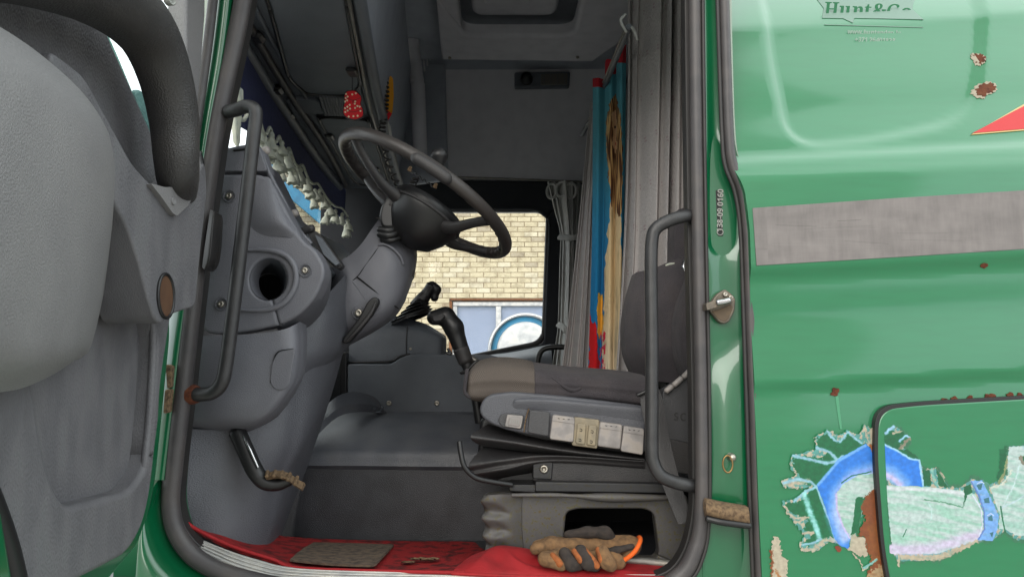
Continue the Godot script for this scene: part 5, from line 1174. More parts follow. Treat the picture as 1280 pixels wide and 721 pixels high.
	slab(g, rounded([Vector3(-0.312, 1.841, -0.335), Vector3(-0.3012, 1.8392, -0.335), Vector3(-0.2992, 1.8284, -0.335), Vector3(-0.3113, 1.8033, -0.335), Vector3(-0.3566, 1.7461, -0.335), Vector3(-0.3688, 1.7355, -0.335), Vector3(-0.3796, 1.739, -0.335), Vector3(-0.3763, 1.7497, -0.335), Vector3(-0.3433, 1.7925, -0.335), Vector3(-0.3243, 1.8302, -0.335)], 0.008), Vector3(0, 0, -0.02), 0.006, 3)
	put(g, "tilt_lever", M.black, s)
	bar([Vector3(-0.3045, 1.8319, -0.334), Vector3(-0.3159, 1.803, -0.331), Vector3(-0.3455, 1.7656, -0.331), Vector3(-0.3705, 1.7408, -0.334)], [0.002, 0.0045, 0.0045, 0.002], M.black_soft, "lever_ridge", s, 8, 20)
	screw(Vector3(-0.2468, 1.9, -0.44), 0.004, s, Vector3(1, 0, 0.6))
	# indicator stalk with its rubber foot
	var k := Node3D.new()
	k.name = "indicator_stalk"
	truck.add_child(k)
	g = Geo.new()
	slab(g, rounded([Vector3(-0.2634, 2.0997, -0.355), Vector3(-0.2505, 2.0978, -0.355), Vector3(-0.2448, 2.0847, -0.355), Vector3(-0.2499, 2.0548, -0.355), Vector3(-0.266, 2.025, -0.355), Vector3(-0.2693, 2.0008, -0.355), Vector3(-0.2986, 2.0008, -0.355), Vector3(-0.3063, 2.025, -0.355), Vector3(-0.3014, 2.0548, -0.355), Vector3(-0.2816, 2.0847, -0.355)], 0.012), Vector3(0, 0, -0.04), 0.012, 4)
	put(g, "stalk", M.black, k)
	plate([Vector3(-0.2701, 2.084, -0.352), Vector3(-0.2628, 2.0896, -0.352), Vector3(-0.2572, 2.084, -0.352), Vector3(-0.2643, 2.0672, -0.352), Vector3(-0.2769, 2.0523, -0.352), Vector3(-0.2843, 2.0541, -0.352)], 0.004, 0.0015, M.black_soft, "switch", k, 0.005)
	bar([Vector3(-0.3049, 1.998, -0.36), Vector3(-0.282, 1.9952, -0.355), Vector3(-0.2643, 2.0054, -0.37)], 0.0085, M.black, "foot_ring", k, 10, 16)
	bar([Vector3(-0.3047, 1.9868, -0.36), Vector3(-0.2797, 1.9838, -0.353), Vector3(-0.2568, 1.9961, -0.37)], 0.0085, M.black, "foot_ring", k, 10, 16)
	bar([Vector3(-0.2999, 1.9765, -0.365), Vector3(-0.2767, 1.9735, -0.358), Vector3(-0.2537, 1.9857, -0.375)], 0.007, M.black, "foot_ring", k, 10, 16)
	# the wheel
	var w := Node3D.new()
	w.name = "steering_wheel"
	truck.add_child(w)
	var c := Vector3(-0.207, 2.083, -0.404)
	var ax := Vector3(cos(1.014) * cos(-0.152), sin(1.014) * cos(-0.152), sin(-0.152))
	var u := ax.cross(Vector3.BACK).normalized()
	var v := ax.cross(u)
	var R := 0.225
	var hc := c - ax * 0.062 + Vector3(0.03, 0, 0)
	g = Geo.new()
	var grid := []
	for i in 160:
		var a := TAU * i / 160
		var o := u * cos(a) + v * sin(a)
		var ring := []
		for j in 18:
			var b := TAU * j / 18
			# finger bumps on the inner underside of the two side arcs
			var grips := smoothstep(0.25, 0.5, absf(cos(a)))
			var bump := 0.0022 * grips * sin(a * 44.0) * smoothstep(-0.2, -0.9, cos(b))
			var r := 0.0144 + bump + 0.0012 * sin(b)
			ring.append(c + o * (R + cos(b) * r) + ax * sin(b) * r)
		grid.append(ring)
	grid.append(grid[0])
	skin(g, grid, Vector3.UP, true)
	put(g, "rim", worn(Color(0.21, 0.195, 0.19), 0.38, M.plastic.albedo_texture, M.plastic.normal_texture, 2.0, 0.4), w)
	# smooth thumb pad on the near arc
	var pad := []
	for i in 9:
		var a := PI / 2 + lerpf(-0.36, 0.10, i / 8.0)
		var o := u * cos(a) + v * sin(a)
		if o.z < 0.0:
			o = u * cos(-a) + v * sin(-a)
		pad.append(c + o * (R + 0.006) - ax * 0.0035)
	bar(pad, [0.004, 0.0125, 0.0135, 0.0135, 0.0135, 0.0135, 0.0135, 0.0125, 0.004], M.black_soft, "thumb_pad", w, 12, 40)
	# hub: a bowl below the padded boss
	g = Geo.new()
	lathe(g, hc, ax, [[0.0, -0.075], [0.03, -0.072], [0.055, -0.058], [0.075, -0.03], [0.088, 0.0], [0.092, 0.02], [0.085, 0.034], [0.05, 0.042], [0.0, 0.044]], 40)
	put(g, "hub", M.black, w)
	g = Geo.new()
	var loop := []
	for i in 24:
		loop.append(hc + ax * 0.010 + (u * cos(TAU * i / 24) + v * sin(TAU * i / 24)) * 0.091)
	tube(g, loop, 0.0035, 8, 72, true)
	put(g, "hub_edge", M.black_soft, w)
	# four spokes
	for q in [-0.62, 0.62, PI - 0.62, PI + 0.62]:
		var o := u * cos(q) + v * sin(q)
		g = Geo.new()
		tube(g, [hc + o * 0.07, (hc + c) * 0.5 - ax * 0.02 + o * 0.12, c - ax * 0.02 + o * 0.18, c + o * (R - 0.004)], [0.024, 0.016, 0.013, 0.015], 12, 26, false, 0.7, ax)
		put(g, "spoke", M.black_soft, w)
	# spinner knob clamped on the far side of the near arc
	g = Geo.new()
	var kp := Vector3(-0.1584, 2.1122, -0.26)
	var kt := Vector3(-0.1587, 2.1443, -0.26)
	lathe(g, kp, kt - kp, [[0.009, 0.0], [0.009, 0.008], [0.012, 0.014], [0.019, 0.026], [0.0195, 0.033], [0.016, 0.042], [0.008, 0.047], [0.0, 0.048]], 24)
	put(g, "spinner_knob", M.black, w)
	# coiled wire and dirt by the rim's switch strip
	var coil := []
	for i in 40:
		var t := i / 39.0
		coil.append(Vector3(-0.2213, 2.1078, -0.25).lerp(Vector3(-0.1708, 2.0726, -0.25), t) + Vector3(0, sin(t * PI * 10) * 0.003, cos(t * PI * 10) * 0.003))
	bar(coil, 0.0012, M.black, "switch_wire", w, 6, 120)
	for q in [Vector3(-0.2209, 2.1056, -0.235), Vector3(-0.1657, 2.069, -0.235)]:
		g = Geo.new()
		nets(g, [[q, 0.003, q + Vector3(0.003, 0.004, 0), 0.004], [q, 0.003, q + Vector3(0.004, -0.004, 0.002), 0.002]], 0.0015, 0.003)
		put(g, "wire_clip", M.mud, w)


# ---------------------------------------------------------------- driver's seat
func seat_section(x: float, top: float, bottom: float, z0: float, z1: float, crown: float) -> Array:
	var h := top - bottom
	var r := minf(0.035, h * 0.4)
	return [Vector3(x, bottom, z0 - 0.02), Vector3(x, bottom + r, z0), Vector3(x, top - r, z0), Vector3(x, top - 0.006, z0 - r), Vector3(x, top + crown, lerpf(z0, z1, 0.35)), Vector3(x, top + crown, lerpf(z0, z1, 0.65)), Vector3(x, top - 0.006, z1 + r), Vector3(x, top - r, z1), Vector3(x, bottom + r, z1), Vector3(x, bottom, z1 + 0.02), Vector3(x, bottom - 0.004, lerpf(z0, z1, 0.5))]


func seat() -> void:
	var s := Node3D.new()
	s.name = "driver_seat"
	truck.add_child(s)
	var z0 := -0.22
	var z1 := -0.72
	var tops := [Vector3(-0.0985, 1.6485, -0.24), Vector3(-0.0953, 1.6684, -0.24), Vector3(-0.087, 1.6833, -0.24), Vector3(-0.067, 1.695, -0.24), Vector3(-0.0251, 1.7, -0.24), Vector3(0.0167, 1.6967, -0.24), Vector3(0.0469, 1.69, -0.24)]
	var bots := [Vector3(-0.0984, 1.6419, -0.24), Vector3(-0.0967, 1.627, -0.24), Vector3(-0.09, 1.6187, -0.24), Vector3(-0.0666, 1.6138, -0.24), Vector3(-0.025, 1.6138, -0.24), Vector3(0.0167, 1.6138, -0.24), Vector3(0.0466, 1.6138, -0.24)]
	var rows := []
	for i in tops.size():
		rows.append(seat_section(tops[i].x, tops[i].y, bots[i].y, z0 + (0.0 if i > 1 else -0.02), z1, 0.006))
	var g := Geo.new()
	loft(g, rows, 44, 24, Vector3.UP, true, Vector3.ZERO, true)
	put(g, "front_bolster", maze_cloth(), s)
	tops = [Vector3(0.0452, 1.69, -0.24), Vector3(0.0535, 1.6875, -0.24), Vector3(0.1004, 1.6817, -0.24), Vector3(0.1505, 1.6767, -0.24), Vector3(0.2173, 1.6717, -0.24), Vector3(0.2674, 1.6667, -0.24), Vector3(0.2924, 1.6634, -0.24)]
	bots = [Vector3(0.045, 1.6171, -0.24), Vector3(0.0533, 1.6171, -0.24), Vector3(0.1, 1.6171, -0.24), Vector3(0.1499, 1.6171, -0.24), Vector3(0.2165, 1.6105, -0.24), Vector3(0.2663, 1.6039, -0.24), Vector3(0.2913, 1.6039, -0.24)]
	rows = []
	for i in tops.size():
		rows.append(seat_section(tops[i].x, tops[i].y, bots[i].y, z0 - (0.004 if i == 0 else 0.0) + 0.004 * sin(i * 2.1), z1, 0.006))
	g = Geo.new()
	loft(g, rows, 44, 30, Vector3.UP, true, Vector3.ZERO, true)
	put(g, "cushion", M.seat_cloth, s)
	bar([Vector3(-0.0926, 1.6803, -0.222), Vector3(-0.0957, 1.6589, -0.222), Vector3(-0.0972, 1.6344, -0.222), Vector3(-0.0856, 1.623, -0.222)], 0.004, M.seat_cloth, "piping", s, 8, 20)
	for q in [[Vector3(0.0824, 1.6639, -0.219), Vector3(0.1232, 1.6379, -0.217), Vector3(0.1562, 1.6509, -0.217)]]:
		bar([q[0] - Vector3(0, 0, 0.004), q[1] - Vector3(0, 0, 0.004), q[2] - Vector3(0, 0, 0.004)], [0.001, 0.004, 0.001], M.seat_cloth, "crease", s, 8, 20)
	# side cover with the controls
	var cover := Node3D.new()
	cover.name = "seat_controls"
	truck.add_child(cover)
	g = Geo.new()
	var body := rounded([Vector3(-0.0658, 1.601, -0.185), Vector3(-0.0594, 1.6201, -0.185), Vector3(-0.0434, 1.6312, -0.185), Vector3(0, 1.636, -0.185), Vector3(0.0964, 1.628, -0.185), Vector3(0.1927, 1.6169, -0.185), Vector3(0.2697, 1.6073, -0.185), Vector3(0.268, 1.5143, -0.185), Vector3(0.2234, 1.5205, -0.185), Vector3(0.1677, 1.5299, -0.185), Vector3(0.0959, 1.5425, -0.185), Vector3(0.032, 1.552, -0.185), Vector3(-0.0128, 1.5614, -0.185), Vector3(-0.0448, 1.5741, -0.185), Vector3(-0.0609, 1.5867, -0.185)], 0.012, 3)
	slab(g, body, Vector3(0, 0, -0.06), 0.016, 5)
	put(g, "shell", M.plastic_lower, cover)
	g = Geo.new()
	loft(g, [[Vector3(0.0016, 1.6152, -0.187), Vector3(0.0129, 1.6247, -0.187), Vector3(0.0805, 1.6247, -0.187), Vector3(0.1689, 1.6168, -0.187), Vector3(0.2668, 1.6072, -0.187)], [Vector3(0.0016, 1.6123, -0.182), Vector3(0.016, 1.6189, -0.178), Vector3(0.0799, 1.6173, -0.178), Vector3(0.1678, 1.6094, -0.178), Vector3(0.2651, 1.6015, -0.178)], [Vector3(0.0064, 1.6009, -0.186), Vector3(0.0224, 1.6027, -0.184), Vector3(0.0802, 1.5995, -0.184), Vector3(0.1682, 1.5916, -0.184), Vector3(0.2658, 1.5789, -0.184)]], 40, 10, Vector3(0, 0.5, 1), false, Vector3(0, 0, -0.006))
	put(g, "arm_ledge", M.plastic_lower, cover)
	plate([Vector3(-0.0288, 1.5791, -0.181), Vector3(-0.0224, 1.5918, -0.181), Vector3(-0.0096, 1.5949, -0.181), Vector3(0.0256, 1.5918, -0.181), Vector3(0.0207, 1.5618, -0.181), Vector3(0, 1.5634, -0.181), Vector3(-0.0192, 1.5665, -0.181)], 0.008, 0.002, M.panel_grey, "switch_well", cover, 0.008)
	plate([Vector3(-0.0096, 1.5921, -0.176), Vector3(0.0223, 1.589, -0.176), Vector3(0.0175, 1.5639, -0.176), Vector3(-0.0143, 1.5686, -0.176)], 0.01, 0.0025, M.button, "rocker_switch", cover, 0.003)
	plate([Vector3(-0.0048, 1.5875, -0.1745), Vector3(0.0191, 1.5852, -0.1745), Vector3(0.0151, 1.5679, -0.1745), Vector3(-0.0087, 1.5718, -0.1745)], 0.004, 0.0015, mat(Color(0.52, 0.50, 0.49), 0.5), "rocker", cover, 0.003)
	var mk := put_text("I O II", 0.0055, Vector3(0.0048, 1.5782, -0.1736), -0.1, M.mark_light)
	cover.add_child(mk)
	plate([Vector3(0.0351, 1.6017, -0.175), Vector3(0.0765, 1.5969, -0.175), Vector3(0.073, 1.5483, -0.175), Vector3(0.0302, 1.5561, -0.175)], 0.02, 0.005, M.panel_grey, "blank", cover, 0.005)
	bar([Vector3(0.0336, 1.6028, -0.181), Vector3(0.0271, 1.5809, -0.179), Vector3(0.0239, 1.5573, -0.179)], 0.0014, M.mud, "dust_line", cover, 6, 12)
	for q in [[Vector3(0.0811, 1.5924, -0.172), Vector3(0.1255, 1.5862, -0.172), Vector3(0.1219, 1.5377, -0.172), Vector3(0.0745, 1.5439, -0.172)], [Vector3(0.1747, 1.5783, -0.172), Vector3(0.2206, 1.572, -0.172), Vector3(0.2152, 1.5237, -0.172), Vector3(0.1693, 1.5299, -0.172)], [Vector3(0.2222, 1.5705, -0.172), Vector3(0.2633, 1.5642, -0.172), Vector3(0.2593, 1.5128, -0.172), Vector3(0.2151, 1.5205, -0.172)]]:
		var b := plate(q, 0.022, 0.004, M.button, "button", cover, 0.004)
		bar([q[0].lerp(q[3], 0.24) + Vector3(0.001, 0, 0.0006), q[1].lerp(q[2], 0.24) + Vector3(-0.001, 0, 0.0006)], 0.0008, M.button, "ridge", cover, 6, 4)
		for i in 3:
			var e: Vector3 = q[0].lerp(q[1], 0.25 + 0.22 * i).lerp(q[3].lerp(q[2], 0.25 + 0.22 * i), 0.12) + Vector3(0, 0, 0.0002)
			bar([e, e + Vector3(0.003, 0.001 * (i - 1), 0)], 0.0007, M.mark, "mark", cover, 5, 3)
	plate([Vector3(0.1243, 1.5874, -0.176), Vector3(0.1752, 1.5811, -0.176), Vector3(0.1698, 1.5247, -0.176), Vector3(0.119, 1.531, -0.176)], 0.02, 0.003, M.button_beige, "switch_frame", cover, 0.004)
	for q in [[Vector3(0.13, 1.5754, -0.17), Vector3(0.1474, 1.573, -0.17), Vector3(0.1439, 1.5332, -0.17), Vector3(0.1257, 1.5363, -0.17)], [Vector3(0.1522, 1.5722, -0.17), Vector3(0.1696, 1.5699, -0.17), Vector3(0.166, 1.5301, -0.17), Vector3(0.1478, 1.5324, -0.17)]]:
		plate(q, 0.012, 0.003, M.button_beige, "beige_switch", cover, 0.003)
		for k in 2:
			var e: Vector3 = q[0].lerp(q[1], 0.3).lerp(q[3].lerp(q[2], 0.3), 0.25 + 0.5 * k) + Vector3(0, 0, 0.0004)
			bar([e, e + Vector3(0.004, -0.001, 0), e + Vector3(0.004, -0.005, 0), e + Vector3(0, -0.004, 0)], 0.0006, M.mark, "mark", cover, 5, 12)
	# rubber gaiter: two dusty folds
	g = Geo.new()
	loft(g, [[Vector3(-0.0498, 1.5678, -0.24), Vector3(0.0332, 1.5432, -0.24), Vector3(0.1325, 1.5253, -0.24), Vector3(0.2745, 1.5025, -0.24)], [Vector3(-0.0834, 1.5483, -0.19), Vector3(0, 1.5378, -0.185), Vector3(0.1117, 1.5205, -0.185), Vector3(0.2646, 1.5033, -0.185)], [Vector3(-0.0617, 1.5287, -0.21), Vector3(0.0243, 1.5175, -0.21), Vector3(0.1297, 1.5032, -0.21), Vector3(0.2689, 1.4904, -0.21)]], 24, 12, Vector3(0, 0, 1), false, Vector3(0, -0.004, -0.01))
	put(g, "gaiter_fold", M.black_soft, s)
	g = Geo.new()
	loft(g, [[Vector3(-0.0563, 1.5253, -0.24), Vector3(0.0166, 1.5155, -0.24), Vector3(0.1323, 1.5025, -0.24), Vector3(0.2743, 1.4895, -0.24)], [Vector3(-0.0863, 1.4932, -0.19), Vector3(-0.0191, 1.5033, -0.185), Vector3(0.0797, 1.5111, -0.185), Vector3(0.2645, 1.5002, -0.185)], [Vector3(-0.0772, 1.4792, -0.2), Vector3(0, 1.4932, -0.19), Vector3(0.096, 1.5026, -0.19), Vector3(0.2653, 1.4932, -0.19)], [Vector3(-0.0771, 1.4697, -0.2), Vector3(-0.0128, 1.4807, -0.19), Vector3(0.0802, 1.4957, -0.195), Vector3(0.2669, 1.4823, -0.2)], [Vector3(-0.0495, 1.4539, -0.24), Vector3(0.0165, 1.4668, -0.24), Vector3(0.1321, 1.4798, -0.24), Vector3(0.2739, 1.4701, -0.24)]], 24, 20, Vector3(0, 0, 1), false, Vector3(0, -0.004, -0.01))
	put(g, "gaiter_fold", M.black_soft, s)
	plate([Vector3(-0.0669, 1.5834, -0.25), Vector3(0.3339, 1.5504, -0.25), Vector3(0.3314, 1.4328, -0.25), Vector3(-0.0332, 1.4425, -0.25), Vector3(-0.0732, 1.4849, -0.25)], 0.4, 0.01, M.black, "gaiter_core", s, 0.02)
	# suspension frame, bolt, sliding rails
	plate([Vector3(0.0419, 1.5045, -0.2), Vector3(0.0966, 1.5013, -0.2), Vector3(0.3187, 1.4981, -0.2), Vector3(0.3178, 1.454, -0.2), Vector3(0.0417, 1.4587, -0.2)], 0.3, 0.004, M.black_soft, "suspension_frame", s, 0.004)
	plate([Vector3(0.0418, 1.505, -0.196), Vector3(0.0835, 1.5034, -0.196), Vector3(0.0801, 1.4609, -0.196), Vector3(0.0416, 1.4625, -0.196)], 0.01, 0.003, M.chipped_dark, "bracket", s, 0.004)
	g = Geo.new()
	lathe(g, Vector3(0.0642, 1.4829, -0.196), Vector3(0, 0, 1), [[0.0, 0.002], [0.0035, 0.0015], [0.004, 0.006], [0.0075, 0.0055], [0.009, 0.003], [0.0095, -0.002]], 8)
	put(g, "bolt", M.screw, s)
	plate([Vector3(0.0459, 1.4607, -0.178), Vector3(0.3131, 1.4561, -0.178), Vector3(0.3127, 1.4375, -0.178), Vector3(0.0458, 1.4406, -0.178)], 0.5, 0.003, M.chipped_dark, "slide_rail", s, 0.003)
	plate([Vector3(-0.0064, 1.4535, -0.184), Vector3(0.0476, 1.4535, -0.184), Vector3(0.0476, 1.438, -0.184), Vector3(-0.0048, 1.4411, -0.184)], 0.3, 0.003, M.chipped_dark, "slide_rail", s, 0.003)
	bar([Vector3(-0.1037, 1.5405, -0.16), Vector3(-0.1, 1.5195, -0.155), Vector3(-0.0934, 1.4954, -0.152), Vector3(-0.0779, 1.4766, -0.155), Vector3(-0.0563, 1.4667, -0.16), Vector3(0, 1.455, -0.175)], 0.0052, M.black, "slide_handle", s, 12, 50)
	# seat box of pressed, chipped steel with a large rounded opening
	g = Geo.new()
	var face := rounded([Vector3(-0.0541, 1.4322, -0.19), Vector3(0.0159, 1.4369, -0.19), Vector3(0.3502, 1.4322, -0.19), Vector3(0.3564, 1.2919, -0.19), Vector3(0, 1.3042, -0.19), Vector3(-0.049, 1.3225, -0.19)], 0.01)
	var mouth := rounded([Vector3(0.108, 1.3996, -0.19), Vector3(0.1303, 1.4058, -0.19), Vector3(0.2638, 1.4058, -0.19), Vector3(0.2827, 1.3965, -0.19), Vector3(0.2908, 1.3225, -0.19), Vector3(0.2842, 1.3088, -0.19), Vector3(0.1042, 1.3118, -0.19), Vector3(0.0996, 1.3225, -0.19)], 0.02, 4)
	slab(g, holed(face, mouth), Vector3(0, 0, -0.03), 0.012, 4)
	put(g, "seat_box", M.chipped, s)
	g = Geo.new()
	loft(g, [[Vector3(-0.0577, 1.4305, -0.2), Vector3(-0.0576, 1.4101, -0.2), Vector3(-0.0543, 1.3898, -0.2), Vector3(-0.0543, 1.3665, -0.2), Vector3(-0.0526, 1.3432, -0.2), Vector3(-0.0477, 1.32, -0.2)], [Vector3(-0.0503, 1.4358, -0.17), Vector3(-0.0613, 1.4232, -0.172), Vector3(-0.0473, 1.4051, -0.178), Vector3(-0.0596, 1.391, -0.172), Vector3(-0.0456, 1.3714, -0.178), Vector3(-0.0563, 1.356, -0.172), Vector3(-0.0424, 1.3378, -0.178), Vector3(-0.0501, 1.3294, -0.175), Vector3(-0.0376, 1.3159, -0.18)], [Vector3(-0.025, 1.4383, -0.165), Vector3(-0.0344, 1.423, -0.165), Vector3(-0.0205, 1.4025, -0.176), Vector3(-0.0328, 1.3892, -0.166), Vector3(-0.0204, 1.3688, -0.176), Vector3(-0.0296, 1.3543, -0.166), Vector3(-0.0188, 1.3352, -0.176), Vector3(-0.0156, 1.317, -0.176)], [Vector3(0, 1.437, -0.172), Vector3(-0.0094, 1.4186, -0.172), Vector3(-0.0016, 1.3994, -0.176), Vector3(-0.0063, 1.3847, -0.173), Vector3(-0.0016, 1.3657, -0.176), Vector3(-0.0031, 1.3509, -0.174), Vector3(0, 1.3319, -0.177), Vector3(0.0063, 1.3119, -0.178)], [Vector3(0.0222, 1.4361, -0.186), Vector3(0.019, 1.4159, -0.186), Vector3(0.019, 1.3927, -0.186), Vector3(0.019, 1.3696, -0.186), Vector3(0.0205, 1.3465, -0.186), Vector3(0.0236, 1.3236, -0.186), Vector3(0.0252, 1.3083, -0.186)]], 60, 24, Vector3(0, 0, 1), false, Vector3(0.006, 0, -0.02))
	put(g, "ribbed_corner", M.chipped, s)
	bar([Vector3(0, 1.4349, -0.175), Vector3(0.0786, 1.4355, -0.172), Vector3(0.1256, 1.4343, -0.17), Vector3(0.1981, 1.4309, -0.172), Vector3(0.3308, 1.4303, -0.175)], [0.004, 0.005, 0.004, 0.009, 0.004], M.chipped, "box_lip", s, 8, 30)
	plate([Vector3(-0.1027, 1.373, -0.62), Vector3(0.4721, 1.369, -0.62), Vector3(0.4679, 1.1939, -0.62), Vector3(-0.1018, 1.2136, -0.62)], 0.02, 0.004, M.void, "box_back", s)
	bar([Vector3(0.2032, 1.3298, -0.11), Vector3(0.2613, 1.324, -0.11), Vector3(0.3361, 1.3167, -0.105)], 0.0085, M.steel, "floor_bar", s, 12)
	# backrest: wing, bolster, upper pad
	g = Geo.new()
	loft(g, [[Vector3(0.2918, 1.9048, -0.4), Vector3(0.3198, 1.9073, -0.36), Vector3(0.3614, 1.923, -0.34), Vector3(0.4015, 1.934, -0.34), Vector3(0.4578, 1.9442, -0.36)], [Vector3(0.2689, 1.8375, -0.38), Vector3(0.2932, 1.845, -0.32), Vector3(0.3373, 1.8574, -0.3), Vector3(0.3903, 1.8715, -0.3), Vector3(0.4451, 1.8772, -0.32)], [Vector3(0.2587, 1.773, -0.38), Vector3(0.285, 1.7788, -0.31), Vector3(0.3338, 1.7865, -0.29), Vector3(0.3861, 1.7935, -0.29), Vector3(0.4375, 1.7958, -0.3)], [Vector3(0.2632, 1.7091, -0.38), Vector3(0.2892, 1.714, -0.32), Vector3(0.3344, 1.7173, -0.3), Vector3(0.3868, 1.7208, -0.3), Vector3(0.4356, 1.7225, -0.3)], [Vector3(0.2877, 1.656, -0.4), Vector3(0.3096, 1.6534, -0.36), Vector3(0.3464, 1.6507, -0.33), Vector3(0.3923, 1.6472, -0.33), Vector3(0.4417, 1.6472, -0.33)]], 28, 30, Vector3(0, 0, 1), false, Vector3(0, 0, -0.07))
	put(g, "backrest_wing", M.seat_cloth, s)
	g = Geo.new()
	loft(g, [[Vector3(0.3809, 1.8793, -0.26), Vector3(0.3863, 1.8821, -0.24), Vector3(0.404, 1.8843, -0.23), Vector3(0.4378, 1.8877, -0.23)], [Vector3(0.3555, 1.8191, -0.26), Vector3(0.3622, 1.8235, -0.23), Vector3(0.3904, 1.829, -0.215), Vector3(0.432, 1.8323, -0.215)], [Vector3(0.3458, 1.7644, -0.26), Vector3(0.3547, 1.7663, -0.225), Vector3(0.3876, 1.7689, -0.21), Vector3(0.4289, 1.7689, -0.21)], [Vector3(0.3514, 1.7084, -0.26), Vector3(0.3596, 1.7099, -0.23), Vector3(0.3892, 1.7131, -0.215), Vector3(0.4288, 1.7164, -0.215)], [Vector3(0.3689, 1.6596, -0.26), Vector3(0.3775, 1.6601, -0.24), Vector3(0.3983, 1.6604, -0.23), Vector3(0.4315, 1.6604, -0.23)]], 24, 26, Vector3(0, 0, 1), false, Vector3(0, 0, -0.08))
	put(g, "backrest_bolster", M.seat_cloth, s)
	g = Geo.new()
	loft(g, [[Vector3(0.4062, 2.0654, -0.46), Vector3(0.4288, 2.0691, -0.44), Vector3(0.483, 2.073, -0.44)], [Vector3(0.395, 2.0002, -0.46), Vector3(0.4209, 2.0009, -0.43), Vector3(0.4784, 2.0047, -0.43)], [Vector3(0.3937, 1.9413, -0.46), Vector3(0.4196, 1.943, -0.43), Vector3(0.4769, 1.9468, -0.43)], [Vector3(0.3716, 1.9023, -0.46), Vector3(0.4147, 1.8988, -0.43), Vector3(0.4756, 1.8988, -0.43)]], 18, 18, Vector3(0, 0, 1), false, Vector3(0, 0, -0.08))
	put(g, "headrest", M.seat_cloth, s)
	bar([Vector3(0.3749, 1.9191, -0.26), Vector3(0.367, 1.8987, -0.25), Vector3(0.3734, 1.8833, -0.25)], 0.004, M.chrome, "belt_guide", s, 8)
	bar([Vector3(0.3486, 1.9121, -0.34), Vector3(0.3566, 1.9151, -0.335), Vector3(0.371, 1.9151, -0.335)], 0.003, M.cream, "label_tab", s, 6)
	# dark recliner cover at the hip with pale teeth
	plate([Vector3(0.3054, 1.6353, -0.2), Vector3(0.3614, 1.6708, -0.2), Vector3(0.4246, 1.7163, -0.2), Vector3(0.4175, 1.4603, -0.2), Vector3(0.3247, 1.476, -0.2), Vector3(0.3096, 1.5235, -0.2)], 0.05, 0.006, M.panel_grey, "recliner_cover", s, 0.006)
	plate([Vector3(0.3148, 1.5434, -0.192), Vector3(0.4169, 1.5213, -0.192), Vector3(0.4153, 1.4616, -0.192), Vector3(0.3198, 1.4772, -0.192)], 0.03, 0.004, M.black_soft, "recliner_foot", s, 0.006)
	for q in [[Vector3(0.3114, 1.6374, -0.19), Vector3(0.3229, 1.647, -0.19)], [Vector3(0.3279, 1.6502, -0.19), Vector3(0.3427, 1.663, -0.19)], [Vector3(0.3476, 1.6662, -0.19), Vector3(0.3592, 1.6775, -0.19)]]:
		bar(q, 0.006, M.button, "tooth", s, 8, 6)
	var emboss := put_text("SC", 0.016, Vector3(0.3397, 1.5857, -0.1985), -0.03, M.black_soft)
	s.add_child(emboss)
	# seat belt: slot and strap
	var belt := Node3D.new()
	belt.name = "seat_belt"
	truck.add_child(belt)
	g = Geo.new()
	loft(g, [[Vector3(0.252, 1.631, -0.155), Vector3(0.2701, 1.6375, -0.15), Vector3(0.29, 1.6435, -0.155)], [Vector3(0.2553, 1.5987, -0.15), Vector3(0.2736, 1.6066, -0.147), Vector3(0.2964, 1.6188, -0.15)], [Vector3(0.2693, 1.5305, -0.14), Vector3(0.2874, 1.5339, -0.137), Vector3(0.3068, 1.5427, -0.14)], [Vector3(0.2856, 1.4656, -0.12), Vector3(0.3019, 1.4674, -0.118), Vector3(0.3192, 1.4731, -0.12)], [Vector3(0.31, 1.396, -0.1), Vector3(0.3219, 1.3974, -0.1), Vector3(0.3369, 1.4032, -0.1)]], 8, 26, Vector3(0, 0, 1), false, Vector3(0, 0, -0.003))
	put(g, "strap", M.black_soft, belt)
	bar([Vector3(0.2464, 1.6313, -0.15), Vector3(0.2603, 1.6376, -0.148), Vector3(0.2765, 1.6453, -0.15)], 0.004, M.black, "slot", belt, 8)


func maze_cloth() -> StandardMaterial3D:
	# woven maze of short light strokes on brown
	var im := Image.create(512, 512, false, Image.FORMAT_RGB8)
	im.fill(Color(0.20, 0.18, 0.175))
	var rng := RandomNumberGenerator.new()
	rng.seed = 77
	var cell := 64
	for by in 8:
		for bx in 8:
			var kind: int = [0, 1, 3, 4][rng.randi() % 4]
			var ph := rng.randi() % 9
			for y in cell:
				for x in cell:
					var s := 0
					if kind == 0:
						s = x + y
					elif kind == 1:
						s = x - y + 640
					elif kind == 4:
						s = x + y * 2
					else:
						s = x * 2 + y
					if (s + ph) % 9 < 4:
						var k := rng.randf_range(0.9, 1.05)
						im.set_pixel(bx * cell + x, by * cell + y, Color(0.50 * k, 0.46 * k, 0.42 * k))
	var m := mat(Color.WHITE, 0.95)
	m.albedo_texture = ImageTexture.create_from_image(im)
	m.uv1_triplanar = true
	m.uv1_world_triplanar = true
	m.uv1_scale = Vector3.ONE * 4.4
	m.normal_enabled = true
	m.normal_texture = M.seat_cloth.normal_texture
	return m


